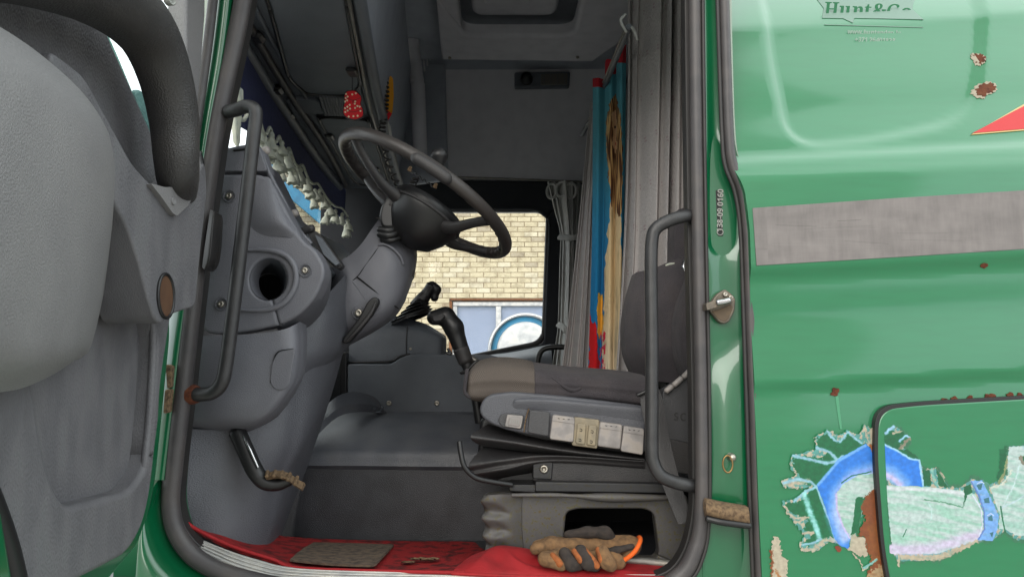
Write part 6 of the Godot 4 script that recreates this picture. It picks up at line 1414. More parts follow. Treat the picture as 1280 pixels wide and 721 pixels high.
# ---------------------------------------------------------------- grab rails
func grab_rails() -> void:
	var a := Node3D.new()
	a.name = "grab_rail"
	truck.add_child(a)
	bar([Vector3(-0.5284, 2.1579, -0.02), Vector3(-0.5069, 2.159, -0.01), Vector3(-0.4875, 2.1633, -0.005), Vector3(-0.4708, 2.1555, 0), Vector3(-0.4687, 2.136, 0), Vector3(-0.4718, 2.0985, 0), Vector3(-0.4837, 1.9436, 0), Vector3(-0.4957, 1.7992, 0), Vector3(-0.5047, 1.7, 0), Vector3(-0.5117, 1.6607, 0), Vector3(-0.5285, 1.6437, -0.005), Vector3(-0.5495, 1.6391, -0.015), Vector3(-0.5759, 1.6384, -0.03)], 0.0125, M.rail, "rail", a, 16, 110)
	var g := Geo.new()
	lathe(g, Vector3(-0.573, 1.6384, -0.03), Vector3(-1, 0, 0), [[0.0, -0.01], [0.015, -0.008], [0.018, 0.0], [0.018, 0.01]], 16)
	put(g, "foot", M.rust, a)
	# rubber stop beside the hinge pillar
	g = Geo.new()
	loft(g, [[Vector3(-0.5452, 1.9699, 0), Vector3(-0.5358, 1.9659, 0.005), Vector3(-0.5354, 1.9621, -0.005)], [Vector3(-0.5472, 1.9281, 0.005), Vector3(-0.5344, 1.9235, 0.015), Vector3(-0.5333, 1.9232, 0)], [Vector3(-0.5513, 1.8876, 0.005), Vector3(-0.5369, 1.8805, 0.015), Vector3(-0.536, 1.8826, 0)], [Vector3(-0.5553, 1.8652, 0), Vector3(-0.5473, 1.8603, 0.005), Vector3(-0.5446, 1.8659, -0.005)]], 10, 20, Vector3(0.5, 0, 1), false, Vector3(0, 0, -0.03))
	put(g, "door_stop", M.seal_dark, truck)
	var b := Node3D.new()
	b.name = "grab_rail_001"
	used["%s/%s" % [truck.get_instance_id(), "grab_rail"]] = 1
	truck.add_child(b)
	bar([Vector3(0.3358, 1.9676, -0.04), Vector3(0.3114, 1.9617, -0.025), Vector3(0.2866, 1.9533, -0.02), Vector3(0.263, 1.9384, -0.02), Vector3(0.2552, 1.9148, -0.02), Vector3(0.2527, 1.859, -0.02), Vector3(0.252, 1.743, -0.02), Vector3(0.2499, 1.6289, -0.02), Vector3(0.2483, 1.5447, -0.02), Vector3(0.2507, 1.5196, -0.02), Vector3(0.263, 1.4974, -0.02), Vector3(0.2865, 1.4855, -0.025), Vector3(0.3102, 1.4791, -0.03), Vector3(0.335, 1.4729, -0.05)], 0.0118, M.rail, "rail", b, 16, 120)


# ---------------------------------------------------------------- the open door
func side_plate(pts: Array, depth: float, bevel: float, m: Material, called: String, parent: Node3D, corner := 0.0, steps := 3) -> MeshInstance3D:
	var g := Geo.new()
	slab(g, rounded(pts, corner) if corner > 0.0 else pts, Vector3(-depth, 0, 0), bevel, steps)
	return put(g, called, m, parent)


func open_door() -> void:
	var d := Node3D.new()
	d.name = "open_door"
	truck.add_child(d)
	# painted shell and its flange
	side_plate([Vector3(-0.6, 2.0363, 0.0645), Vector3(-0.6, 2.1631, 0.2193), Vector3(-0.6, 2.2867, 0.3894), Vector3(-0.6, 2.3185, 0.7037), Vector3(-0.6, 1.4916, 0.7591), Vector3(-0.6, 1.2367, 0.3034), Vector3(-0.6, 1.3612, 0.2059), Vector3(-0.6, 1.4014, 0.0919), Vector3(-0.6, 1.449, 0.0548), Vector3(-0.6, 1.4983, 0.0376), Vector3(-0.6, 1.7421, 0.009)], 0.05, 0.01, M.green, "door_shell", d, 0.02)
	# moulded trim with a sunken field
	var g := Geo.new()
	var outline := rounded([Vector3(-0.56, 2.0414, 0.1736), Vector3(-0.56, 2.1476, 0.32), Vector3(-0.56, 2.2332, 0.4226), Vector3(-0.56, 2.3608, 0.629), Vector3(-0.56, 2.2515, 0.8175), Vector3(-0.56, 1.8896, 0.7877), Vector3(-0.56, 1.7076, 0.5953), Vector3(-0.56, 1.5253, 0.4758), Vector3(-0.56, 1.4241, 0.4288), Vector3(-0.56, 1.4173, 0.3327), Vector3(-0.56, 1.419, 0.1997), Vector3(-0.56, 1.4467, 0.1606), Vector3(-0.56, 1.4847, 0.1422), Vector3(-0.56, 1.5379, 0.1321), Vector3(-0.56, 1.6745, 0.1191), Vector3(-0.56, 1.7654, 0.0976), Vector3(-0.56, 1.9897, 0.0537)], 0.03, 4)
	var field := rounded([Vector3(-0.56, 1.8769, 0.4999), Vector3(-0.56, 1.9275, 0.2713), Vector3(-0.56, 1.7743, 0.1629), Vector3(-0.56, 1.7251, 0.1427), Vector3(-0.56, 1.6133, 0.1472), Vector3(-0.56, 1.5354, 0.1571), Vector3(-0.56, 1.5091, 0.1995), Vector3(-0.56, 1.5156, 0.3558), Vector3(-0.56, 1.5422, 0.3843), Vector3(-0.56, 1.5954, 0.411), Vector3(-0.56, 1.672, 0.4362)], 0.02, 4)
	slab(g, holed(outline, field), Vector3(-0.035, 0, 0), 0.016, 5)
	put(g, "trim_panel", M.door_trim, d)
	side_plate([Vector3(-0.588, 1.8981, 0.4875), Vector3(-0.588, 1.9731, 0.1252), Vector3(-0.588, 1.767, 0.0693), Vector3(-0.588, 1.7134, 0.0668), Vector3(-0.588, 1.6009, 0.0698), Vector3(-0.588, 1.5183, 0.0834), Vector3(-0.588, 1.4858, 0.1286), Vector3(-0.588, 1.4983, 0.3148), Vector3(-0.588, 1.5265, 0.3508), Vector3(-0.588, 1.5871, 0.3818), Vector3(-0.588, 1.6714, 0.4166)], 0.012, 0.002, M.door_trim, "trim_field", d)
	# ribs pressed along the sunken field's rear edge
	bar([Vector3(-0.566, 1.781, 0.1565), Vector3(-0.566, 1.7251, 0.1433), Vector3(-0.566, 1.6131, 0.1451), Vector3(-0.566, 1.5314, 0.1545)], 0.006, M.door_trim, "trim_ridge", d, 8, 20)
	# rubber along the leading edge
	bar([Vector3(-0.565, 1.7152, 0.5994), Vector3(-0.565, 1.5259, 0.4787), Vector3(-0.565, 1.417, 0.4289)], 0.014, M.black, "edge_rubber", d, 10, 20)
	side_plate([Vector3(-0.55, 1.6247, 0.6604), Vector3(-0.55, 1.6101, 0.5364), Vector3(-0.55, 1.5365, 0.4888), Vector3(-0.55, 1.4245, 0.452), Vector3(-0.55, 1.4263, 0.5898)], 0.03, 0.008, M.green, "leading_edge", d)
	# moulding that carries the grab handle
	g = Geo.new()
	slab(g, rounded([Vector3(-0.5, 2.0346, 0.54), Vector3(-0.5, 2.0302, 0.4729), Vector3(-0.5, 1.9956, 0.4185), Vector3(-0.5, 1.9567, 0.3572), Vector3(-0.5, 1.9411, 0.3019), Vector3(-0.5, 1.9524, 0.2141), Vector3(-0.5, 1.9787, 0.1778), Vector3(-0.5, 2.024, 0.1344), Vector3(-0.5, 1.9743, 0.1201), Vector3(-0.5, 1.8791, 0.1356), Vector3(-0.5, 1.7829, 0.1471), Vector3(-0.5, 1.7749, 0.1914), Vector3(-0.5, 1.7651, 0.2321), Vector3(-0.5, 1.7498, 0.2599), Vector3(-0.5, 1.7579, 0.2771), Vector3(-0.5, 1.7873, 0.3003), Vector3(-0.5, 1.8281, 0.3259), Vector3(-0.5, 1.87, 0.3588), Vector3(-0.5, 1.901, 0.4001), Vector3(-0.5, 1.9153, 0.4369), Vector3(-0.5, 1.9488, 0.5033)], 0.016, 4), Vector3(-0.075, 0, 0), 0.012, 4)
	put(g, "handle_moulding", M.door_trim, d)
	# saddle at the handle's foot
	g = Geo.new()
	slab(g, rounded([Vector3(-0.492, 1.9394, 0.3225), Vector3(-0.492, 1.9437, 0.2814), Vector3(-0.492, 1.9592, 0.2219), Vector3(-0.492, 1.9862, 0.1884), Vector3(-0.492, 2.0273, 0.1779), Vector3(-0.492, 2.0084, 0.1671), Vector3(-0.492, 1.966, 0.1777), Vector3(-0.492, 1.9333, 0.2057), Vector3(-0.492, 1.9104, 0.2408), Vector3(-0.492, 1.9113, 0.2536), Vector3(-0.492, 1.9269, 0.2893)], 0.006), Vector3(-0.012, 0, 0), 0.004, 3)
	put(g, "handle_foot", M.armrest, d)
	g = Geo.new()
	lathe(g, Vector3(-0.491, 1.9294, 0.2576), Vector3(1, 0, 0), [[0.006, -0.004], [0.006, 0.001], [0.0048, 0.0018], [0.0042, 0.0005], [0.0, 0.0002]], 18)
	put(g, "plug", M.armrest, d)
	bar([Vector3(-0.51, 2.0358, 0.1395), Vector3(-0.51, 2.0142, 0.1313), Vector3(-0.51, 1.9937, 0.1384), Vector3(-0.51, 1.969, 0.1539), Vector3(-0.51, 1.955, 0.1698)], [0.006, 0.008, 0.008, 0.009, 0.006], M.black, "release_catch", d, 10, 30)
	# the handle: a thick bent arm
	g = Geo.new()
	var path := [Vector3(-0.545, 1.9608, 0.1208), Vector3(-0.5, 1.9667, 0.2261), Vector3(-0.49, 1.9903, 0.2556), Vector3(-0.49, 2.0459, 0.2686), Vector3(-0.49, 2.0989, 0.3008), Vector3(-0.49, 2.135, 0.3501), Vector3(-0.49, 2.1429, 0.4238), Vector3(-0.49, 2.1295, 0.5153), Vector3(-0.49, 2.1012, 0.6125)]
	path.append_array([Vector3(-0.47, 2.0476, 0.7337), Vector3(-0.47, 1.9963, 0.8488)])
	tube(g, path, [0.024, 0.029, 0.031, 0.034, 0.036, 0.039, 0.043, 0.047, 0.05, 0.05, 0.05], 24, 90)
	put(g, "grab_handle", M.handle_dark, d)
	g = Geo.new()
	lathe(g, Vector3(-0.455, 2.1783, 0.3669), Vector3(1, 0, 0.2), [[0.008, -0.006], [0.008, 0.002], [0.006, 0.003], [0.005, -0.002], [0.0, -0.003]], 18)
	put(g, "plug", M.mark_light, d)
	# lens in the moulding
	g = Geo.new()
	var lens := []
	for i in 24:
		var a := TAU * i / 24
		lens.append(Vector3(-0.4985, 1.7917, 0.2503) + Vector3(0, cos(a) * 0.031 + sin(a) * 0.004, sin(a) * 0.024))
	tube(g, lens, 0.0025, 8, 48, true)
	put(g, "lens_ring", M.black, d)
	g = Geo.new()
	slab(g, lens, Vector3(-0.004, 0, 0), 0.0015, 2)
	put(g, "door_lens", M.lens_brown, d)
	# armrest with pocket: the big rounded lobe
	g = Geo.new()
	loft(g, [[Vector3(-0.44, 2.0222, 0.9498), Vector3(-0.44, 1.9795, 0.8969), Vector3(-0.45, 1.9829, 0.7832), Vector3(-0.46, 1.9976, 0.6682), Vector3(-0.47, 2.0016, 0.5843), Vector3(-0.48, 1.9945, 0.4991), Vector3(-0.5, 1.9784, 0.415), Vector3(-0.53, 1.9605, 0.3389), Vector3(-0.56, 1.9691, 0.2818)],
		[Vector3(-0.42, 1.9563, 0.9607), Vector3(-0.41, 1.9214, 0.9206), Vector3(-0.42, 1.9365, 0.815), Vector3(-0.43, 1.9474, 0.7064), Vector3(-0.44, 1.9543, 0.6297), Vector3(-0.45, 1.9507, 0.5525), Vector3(-0.47, 1.9413, 0.4728), Vector3(-0.51, 1.9338, 0.3755), Vector3(-0.56, 1.9414, 0.2812)],
		[Vector3(-0.41, 1.8732, 0.9613), Vector3(-0.4, 1.8652, 0.9249), Vector3(-0.41, 1.8772, 0.8213), Vector3(-0.42, 1.8894, 0.7151), Vector3(-0.43, 1.8951, 0.6466), Vector3(-0.44, 1.8964, 0.5755), Vector3(-0.46, 1.8924, 0.4959), Vector3(-0.5, 1.8871, 0.3987), Vector3(-0.56, 1.8858, 0.2841)],
		[Vector3(-0.41, 1.7962, 0.9537), Vector3(-0.4, 1.7974, 0.9182), Vector3(-0.41, 1.8074, 0.8144), Vector3(-0.42, 1.811, 0.7074), Vector3(-0.43, 1.8138, 0.6455), Vector3(-0.44, 1.8134, 0.5834), Vector3(-0.46, 1.8075, 0.5094), Vector3(-0.5, 1.8026, 0.4155), Vector3(-0.56, 1.7962, 0.2997)],
		[Vector3(-0.42, 1.7355, 0.9391), Vector3(-0.41, 1.7365, 0.9025), Vector3(-0.42, 1.7429, 0.796), Vector3(-0.43, 1.7441, 0.6865), Vector3(-0.44, 1.7438, 0.6299), Vector3(-0.45, 1.741, 0.5755), Vector3(-0.47, 1.7345, 0.506), Vector3(-0.51, 1.7287, 0.418), Vector3(-0.56, 1.7212, 0.3231)],
		[Vector3(-0.44, 1.7041, 0.9187), Vector3(-0.43, 1.7018, 0.8795), Vector3(-0.44, 1.7023, 0.7679), Vector3(-0.45, 1.7, 0.6534), Vector3(-0.455, 1.7, 0.6096), Vector3(-0.465, 1.7016, 0.5604), Vector3(-0.48, 1.7034, 0.5065), Vector3(-0.52, 1.7057, 0.42), Vector3(-0.56, 1.7041, 0.3433)],
		[Vector3(-0.5, 1.6765, 0.864), Vector3(-0.49, 1.6715, 0.8179), Vector3(-0.49, 1.6679, 0.704), Vector3(-0.5, 1.6689, 0.5786), Vector3(-0.505, 1.672, 0.536), Vector3(-0.51, 1.6792, 0.4977), Vector3(-0.525, 1.6889, 0.443), Vector3(-0.54, 1.698, 0.397), Vector3(-0.57, 1.7, 0.3365)]], 60, 60, Vector3(1, 0, 0.5), false, Vector3(-0.02, 0, 0))
	put(g, "armrest", M.armrest, d)
	bar([Vector3(-0.43, 1.9321, 0.7236), Vector3(-0.43, 1.9328, 0.7011), Vector3(-0.43, 1.9243, 0.6862), Vector3(-0.43, 1.9091, 0.6765), Vector3(-0.43, 1.8818, 0.6717)], [0.001, 0.003, 0.004, 0.003, 0.001], M.armrest, "armrest_crease", d, 8, 30)
	# window frame and glass
	side_plate([Vector3(-0.545, 2.4578, 0.1458), Vector3(-0.545, 2.5094, 0.0672), Vector3(-0.545, 2.309, 0.0511), Vector3(-0.545, 2.1729, 0.0612), Vector3(-0.545, 2.0552, 0.0724), Vector3(-0.545, 2.0169, 0.0905), Vector3(-0.545, 2.0179, 0.1322), Vector3(-0.545, 2.1919, 0.1198)], 0.03, 0.008, M.armrest, "window_post", d)
	g = Geo.new()
	slab(g, [Vector3(-0.585, 2.5647, 0.053), Vector3(-0.585, 2.0529, -0.0239), Vector3(-0.585, 2.0291, 0.1628), Vector3(-0.585, 2.272, 0.4122), Vector3(-0.585, 2.416, 0.6431), Vector3(-0.585, 2.9041, 0.1952)], Vector3(-0.005, 0, 0), 0.001, 1)
	put(g, "door_window", M.tinted, d)
	side_plate([Vector3(-0.575, 2.048, 0.1432), Vector3(-0.575, 2.0732, 0.1871), Vector3(-0.575, 2.1025, 0.2192), Vector3(-0.575, 2.1151, 0.206), Vector3(-0.575, 2.1167, 0.1812), Vector3(-0.575, 2.096, 0.1585), Vector3(-0.575, 2.0905, 0.0941), Vector3(-0.575, 2.0366, 0.0888)], 0.01, 0.003, M.teal_guard, "window_guide", d)


# ---------------------------------------------------------------- soft and loose things
func windscreen_pelmet() -> void:
	var t := thing("windscreen_pelmet", Vector3(-0.7194, 2.3393, -1), "navy cloth pelmet with cream tassels hung across the top of the windscreen", "pelmet")
	var g := Geo.new()
	var lower := [Vector3(-0.6397, 2.2366, -0.3), Vector3(-0.6408, 2.2505, -0.4), Vector3(-0.6527, 2.2684, -0.52), Vector3(-0.6806, 2.2994, -0.7), Vector3(-0.7067, 2.3208, -0.88), Vector3(-0.7527, 2.3492, -1.2), Vector3(-0.7933, 2.3676, -1.6), Vector3(-0.791, 2.3523, -2.1)]
	loft(g, [[Vector3(-0.6636, 2.4801, -0.3), Vector3(-0.6726, 2.4979, -0.42), Vector3(-0.687, 2.497, -0.56), Vector3(-0.7116, 2.5008, -0.76), Vector3(-0.7325, 2.5049, -0.96), Vector3(-0.7607, 2.514, -1.25), Vector3(-0.7828, 2.5116, -1.62), Vector3(-0.7914, 2.5027, -2.12)], [Vector3(-0.653, 2.3481, -0.3), Vector3(-0.6585, 2.3688, -0.4), Vector3(-0.6737, 2.3767, -0.54), Vector3(-0.7014, 2.3935, -0.74), Vector3(-0.722, 2.4086, -0.92), Vector3(-0.7551, 2.4234, -1.22), Vector3(-0.794, 2.4384, -1.62), Vector3(-0.7934, 2.4254, -2.12)], lower], 60, 14, Vector3(1, 0, 0.5), false, Vector3(-0.004, 0, 0))
	put(g, "cloth", M.navy, t)
	# tassels: bell-shaped tufts on a scalloped cord
	var proto := Geo.new()
	var grid := []
	for q in [[0.0, 0.004], [-0.006, 0.008], [-0.012, 0.009], [-0.016, 0.006], [-0.02, 0.008], [-0.034, 0.015], [-0.048, 0.019], [-0.052, 0.018], [-0.050, 0.010], [-0.046, 0.0005]]:
		var ring := []
		for i in 14:
			var a := TAU * i / 14
			var r: float = q[1] * (1.0 + (0.08 if i % 2 == 0 and q[0] < -0.02 else 0.0))
			ring.append(Vector3(cos(a) * r, q[0] - (0.004 if i % 3 == 0 and q[0] < -0.045 else 0.0), sin(a) * r))
		grid.append(ring)
	skin(proto, grid, Vector3.UP, true)
	var mesh := proto.mesh()
	var rng := RandomNumberGenerator.new()
	rng.seed = 12
	var line := spline(lower, 34)
	for i in line.size():
		if i < 8:
			continue
		var p: Vector3 = line[i]
		var scallop := 0.03 * absf(sin(i * 0.78))
		for k in (2 if i % 3 == 0 else 1):
			var o := MeshInstance3D.new()
			o.mesh = mesh
			o.material_override = M.cream
			o.name = numbered(t, "tassel")
			t.add_child(o)
			var s := rng.randf_range(0.9, 1.15) * lerpf(0.75, 1.05, i / 33.0)
			o.transform = Transform3D(Basis(Vector3(0, 0, 1), rng.randf_range(-0.25, 0.25)) * Basis(Vector3.UP, rng.randf() * TAU) * Basis.from_scale(Vector3.ONE * s), p + Vector3(0.014 + rng.randf_range(-0.004, 0.008), 0.026 - scallop - 0.034 * k + rng.randf_range(-0.008, 0.008), 0.018 * k + rng.randf_range(-0.01, 0.01)) - t.position)
	g = Geo.new()
	var cord := []
	for i in line.size():
		cord.append(line[i] + Vector3(0.016, 0.038 - 0.03 * absf(sin(i * 0.78)), 0))
	tube(g, cord, 0.005, 6, 100)
	put(g, "cord", M.cream, t)
	# crumpled scrap of the same cloth by the pillar
	g = Geo.new()
	loft(g, [[Vector3(-0.602, 2.2838, -0.22), Vector3(-0.5823, 2.2796, -0.2), Vector3(-0.5777, 2.2767, -0.22)], [Vector3(-0.5948, 2.2517, -0.2), Vector3(-0.5679, 2.2372, -0.17), Vector3(-0.573, 2.2483, -0.21)], [Vector3(-0.5993, 2.2238, -0.21), Vector3(-0.5815, 2.2221, -0.19), Vector3(-0.5754, 2.2186, -0.21)], [Vector3(-0.5946, 2.189, -0.21), Vector3(-0.5803, 2.1771, -0.2), Vector3(-0.5798, 2.1922, -0.22)], [Vector3(-0.594, 2.1607, -0.22), Vector3(-0.5851, 2.1503, -0.22), Vector3(-0.5842, 2.1638, -0.23)]], 12, 24, Vector3(0, 0, 1), false, Vector3(0, 0, -0.003))
	put(g, "frayed_corner", M.cream, t)


func hang(rows: Array, m: Material, called: String, t: Node3D, nu: int, nv: int, thick := 0.003) -> void:
	var g := Geo.new()
	loft(g, rows, nu, nv, Vector3(0, 0, 1), false, Vector3(0, 0, -thick))
	put(g, called, m, t)


func curtain_cloth() -> StandardMaterial3D:
	# grey twill with small dull red double dashes
	var im := Image.create(512, 1024, false, Image.FORMAT_RGB8)
	var rng := RandomNumberGenerator.new()
	rng.seed = 9
	for y in 1024:
		for x in 512:
			var k := rng.randf_range(0.90, 1.06) * (0.95 if (x + y) % 6 < 2 else 1.0)
			im.set_pixel(x, y, Color(0.70 * k, 0.68 * k, 0.672 * k))
	for j in 13:
		for i in 12:
			var cx := int(i * 42.6 + (21 if j % 2 else 0)) % 500
			var cy := j * 78 + rng.randi() % 10 + 10
			for y in 12:
				for x in 16:
					if (y < 3 or y > 5 and y < 9) and (x + y) % 9 < 7:
						im.set_pixel(cx + x / 2 + (y / 4), cy + y, Color(0.60, 0.53, 0.54))
	var m := mat(Color.WHITE, 0.95)
	m.albedo_texture = ImageTexture.create_from_image(im)
	m.normal_enabled = true
	m.normal_texture = bump_tex(0.3, 1, 3.0, 512)
	m.normal_scale = 0.3
	m.backlight_enabled = true
	m.backlight = Color(0.12, 0.12, 0.12)
	return m


func folds(keys: Array, n: int, depth: float, phase := 0.0) -> Array:
	# points along a hem with soft waves set in and out
	var r := []
	var c := spline(keys, n)
	for i in n:
		var k := float(i) / (n - 1)
		r.append(c[i] + Vector3(0, 0, sin(k * 34.0 + phase + sin(k * 9.0) * 1.2) * depth * 0.8 + sin(k * 12.5 + phase * 2.0 + 1.0) * depth * 0.7 + sin(k * 71.0 + phase * 3.0) * depth * 0.12))
	return r


func curtains() -> void:
	var cloth := curtain_cloth()
	# the big bunk curtain behind the seat
	var t := thing("bunk_curtain", Vector3(0.3707, 1.6385, -0.6), "wide grey curtain with faint red dashes hanging in folds behind the driver's seat", "curtain", "grey patterned bunk curtains")
	hang([folds([Vector3(0.3452, 2.9253, -0.8), Vector3(0.3756, 2.8553, -0.68), Vector3(0.4194, 2.8203, -0.62), Vector3(0.449, 2.7853, -0.56), Vector3(0.4966, 2.7503, -0.5)], 60, 0.022, 0.4),
		folds([Vector3(0.3384, 2.4772, -0.8), Vector3(0.357, 2.4328, -0.68), Vector3(0.3982, 2.4032, -0.6), Vector3(0.4336, 2.3847, -0.55), Vector3(0.4868, 2.3662, -0.5)], 60, 0.028, 0.4),
		folds([Vector3(0.3202, 2.0464, -0.8), Vector3(0.3457, 2.0266, -0.68), Vector3(0.3821, 2.0134, -0.6), Vector3(0.4211, 2.0052, -0.55), Vector3(0.4774, 1.9969, -0.5)], 60, 0.030, 0.5),
		folds([Vector3(0.2917, 1.6546, -0.8), Vector3(0.3222, 1.6487, -0.68), Vector3(0.3667, 1.6426, -0.6), Vector3(0.4111, 1.6401, -0.55), Vector3(0.4683, 1.6417, -0.5)], 60, 0.034, 0.6),
		folds([Vector3(0.285, 1.4974, -0.8), Vector3(0.3199, 1.5089, -0.68), Vector3(0.3643, 1.5167, -0.6), Vector3(0.4085, 1.5215, -0.55), Vector3(0.4654, 1.5263, -0.5)], 60, 0.034, 0.7)], cloth, "cloth", t, 180, 40)
	# narrow one beyond the towel
	t = thing("bunk_curtain", Vector3(0.2168, 1.6191, -1.2), "narrow grey curtain strip hanging between the tied window curtain and the printed towel", "curtain", "grey patterned bunk curtains")
	hang([folds([Vector3(0.2869, 2.6381, -1.3), Vector3(0.2927, 2.602, -1.2), Vector3(0.3026, 2.5659, -1.1)], 24, 0.012, 0.0), folds([Vector3(0.2484, 2.275, -1.3), Vector3(0.2666, 2.2529, -1.2), Vector3(0.2933, 2.2308, -1.1)], 24, 0.016, 0.1), folds([Vector3(0.2051, 1.8985, -1.3), Vector3(0.241, 1.8908, -1.2), Vector3(0.284, 1.8832, -1.1)], 24, 0.018, 0.2), folds([Vector3(0.1693, 1.6438, -1.3), Vector3(0.2225, 1.646, -1.2), Vector3(0.2735, 1.6482, -1.1)], 24, 0.02, 0.3), folds([Vector3(0.1516, 1.5045, -1.3), Vector3(0.2159, 1.512, -1.2), Vector3(0.272, 1.5195, -1.1)], 24, 0.02, 0.3)], cloth, "cloth", t, 90, 40)
	# rail
	t = thing("curtain_rail", Vector3(0.2643, 2.4868, -0.7), "thin dark curtain rail with pale clips running above the printed towel", "curtain rail")
	bar([Vector3(0.2857, 2.5101, -0.42), Vector3(0.2917, 2.5363, -0.62), Vector3(0.2997, 2.5772, -0.95), Vector3(0.2981, 2.5959, -1.3), Vector3(0.2811, 2.5966, -1.55)], 0.009, M.plastic_dark, "rail", t, 8, 20)
	bar([Vector3(0.2758, 2.502, -0.42), Vector3(0.283, 2.5363, -0.62), Vector3(0.2896, 2.5772, -0.95)], 0.003, M.steel, "wire", t, 6, 12)
	for q in [[Vector3(0.2767, 2.5378, -0.41), Vector3(0.2648, 2.5216, -0.41), Vector3(0.278, 2.4932, -0.41)], [Vector3(0.2918, 2.5054, -0.41), Vector3(0.3012, 2.4852, -0.41), Vector3(0.3049, 2.473, -0.41)], [Vector3(0.2758, 2.602, -1.2), Vector3(0.2928, 2.6078, -1.2), Vector3(0.2812, 2.5788, -1.2)], [Vector3(0.2775, 2.5779, -1.3), Vector3(0.2891, 2.5719, -1.3), Vector3(0.2743, 2.5539, -1.3)]]:
		bar(q, 0.0035, M.far_curtain, "clip", t, 8, 10)
	# printed towel
	t = thing("printed_towel", Vector3(0.2817, 1.6525, -0.9), "printed beach towel with red band and a long-haired woman on blue", "towel")
	hang([[Vector3(0.2624, 2.6102, -1), Vector3(0.2776, 2.6029, -0.975), Vector3(0.3007, 2.6109, -0.995), Vector3(0.3014, 2.6589, -0.975), Vector3(0.3153, 2.6515, -0.945), Vector3(0.3335, 2.66, -0.965), Vector3(0.3337, 2.6964, -0.945), Vector3(0.3444, 2.6883, -0.915), Vector3(0.3627, 2.6946, -0.935)],
		[Vector3(0.2609, 2.4713, -1), Vector3(0.276, 2.4629, -0.975), Vector3(0.299, 2.4696, -0.995), Vector3(0.299, 2.4629, -0.975), Vector3(0.3127, 2.4529, -0.945), Vector3(0.3307, 2.4596, -0.965), Vector3(0.3303, 2.4529, -0.945), Vector3(0.3408, 2.4428, -0.915), Vector3(0.3565, 2.4495, -0.935)],
		[Vector3(0.2542, 2.0794, -1), Vector3(0.269, 2.0753, -0.975), Vector3(0.2891, 2.0786, -0.995), Vector3(0.2916, 2.0753, -0.975), Vector3(0.3051, 2.0704, -0.945), Vector3(0.3229, 2.0737, -0.965), Vector3(0.3225, 2.0704, -0.945), Vector3(0.3329, 2.0654, -0.915), Vector3(0.3458, 2.0687, -0.935)],
		[Vector3(0.237, 1.6379, -1), Vector3(0.2566, 1.6386, -0.975), Vector3(0.2738, 1.6381, -0.995), Vector3(0.2764, 1.6386, -0.975), Vector3(0.2946, 1.6394, -0.945), Vector3(0.312, 1.6389, -0.965), Vector3(0.3117, 1.6394, -0.945), Vector3(0.3195, 1.6402, -0.915), Vector3(0.3321, 1.6397, -0.935)],
		[Vector3(0.2307, 1.5025, -1), Vector3(0.2551, 1.5047, -0.975), Vector3(0.2722, 1.503, -0.995), Vector3(0.2748, 1.5047, -0.975), Vector3(0.2929, 1.5072, -0.945), Vector3(0.3102, 1.5055, -0.965), Vector3(0.3099, 1.5072, -0.945), Vector3(0.3177, 1.5098, -0.915), Vector3(0.3302, 1.5081, -0.935)]], towel_print(), "towel_cloth", t, 70, 60)
	# gathered and tied curtain at the far window
	t = thing("window_curtain", Vector3(0.2399, 1.6276, -2.05), "gathered grey curtain tied twice beside the far window", "curtain")
	hang([folds([Vector3(0.1676, 2.5376, -2.12), Vector3(0.2219, 2.5207, -2.02), Vector3(0.2849, 2.5071, -1.98), Vector3(0.3601, 2.5045, -2)], 40, 0.022, 0.3), folds([Vector3(0.1973, 2.41, -2.12), Vector3(0.2343, 2.3851, -2), Vector3(0.283, 2.3789, -1.97), Vector3(0.3442, 2.3851, -2)], 40, 0.026, 0.3), folds([Vector3(0.2256, 2.2837, -2.1), Vector3(0.2481, 2.2665, -2), Vector3(0.282, 2.2614, -1.97), Vector3(0.3211, 2.2665, -2)], 40, 0.014, 0.4), folds([Vector3(0.221, 2.1473, -2.1), Vector3(0.2472, 2.1341, -2), Vector3(0.2809, 2.1302, -1.97), Vector3(0.3271, 2.1341, -2)], 40, 0.024, 0.5), folds([Vector3(0.2118, 1.8701, -2.1), Vector3(0.238, 1.8651, -2), Vector3(0.2716, 1.8636, -1.97), Vector3(0.3174, 1.8651, -2)], 40, 0.02, 0.6), folds([Vector3(0.2001, 1.7738, -2.1), Vector3(0.2302, 1.7716, -2), Vector3(0.2708, 1.7709, -1.97), Vector3(0.3309, 1.7716, -2)], 40, 0.024, 0.7), folds([Vector3(0.1695, 1.59, -2.1), Vector3(0.2146, 1.5932, -2), Vector3(0.2694, 1.5942, -1.97), Vector3(0.3434, 1.5932, -2)], 40, 0.03, 0.8)], M.far_curtain, "cloth", t, 130, 50)
	for q in [[Vector3(0.2165, 2.2625, -2.02), Vector3(0.2454, 2.2496, -1.965), Vector3(0.2794, 2.2454, -1.94), Vector3(0.3217, 2.2541, -1.97)], [Vector3(0.2123, 1.8639, -2.05), Vector3(0.2353, 1.8384, -1.965), Vector3(0.2616, 1.8055, -1.94), Vector3(0.2764, 1.7917, -1.95)]]:
		var g := Geo.new()
		tube(g, q, 0.015, 10, 24, false, 0.35, Vector3(0, 0, 1))
		put(g, "tie_band", M.far_curtain, t)
	for q in [Vector3(0.1864, 2.4939, -2.05), Vector3(0.2277, 2.4895, -2), Vector3(0.2692, 2.4749, -1.97)]:
		var g := Geo.new()
		var ring := []
		for i in 10:
			ring.append(q + Vector3(cos(TAU * i / 10) * 0.022, sin(TAU * i / 10) * 0.034 - 0.01, cos(TAU * i / 10) * 0.02))
		tube(g, ring, 0.007, 8, 30, true)
		put(g, "heading_loop", M.far_curtain, t)


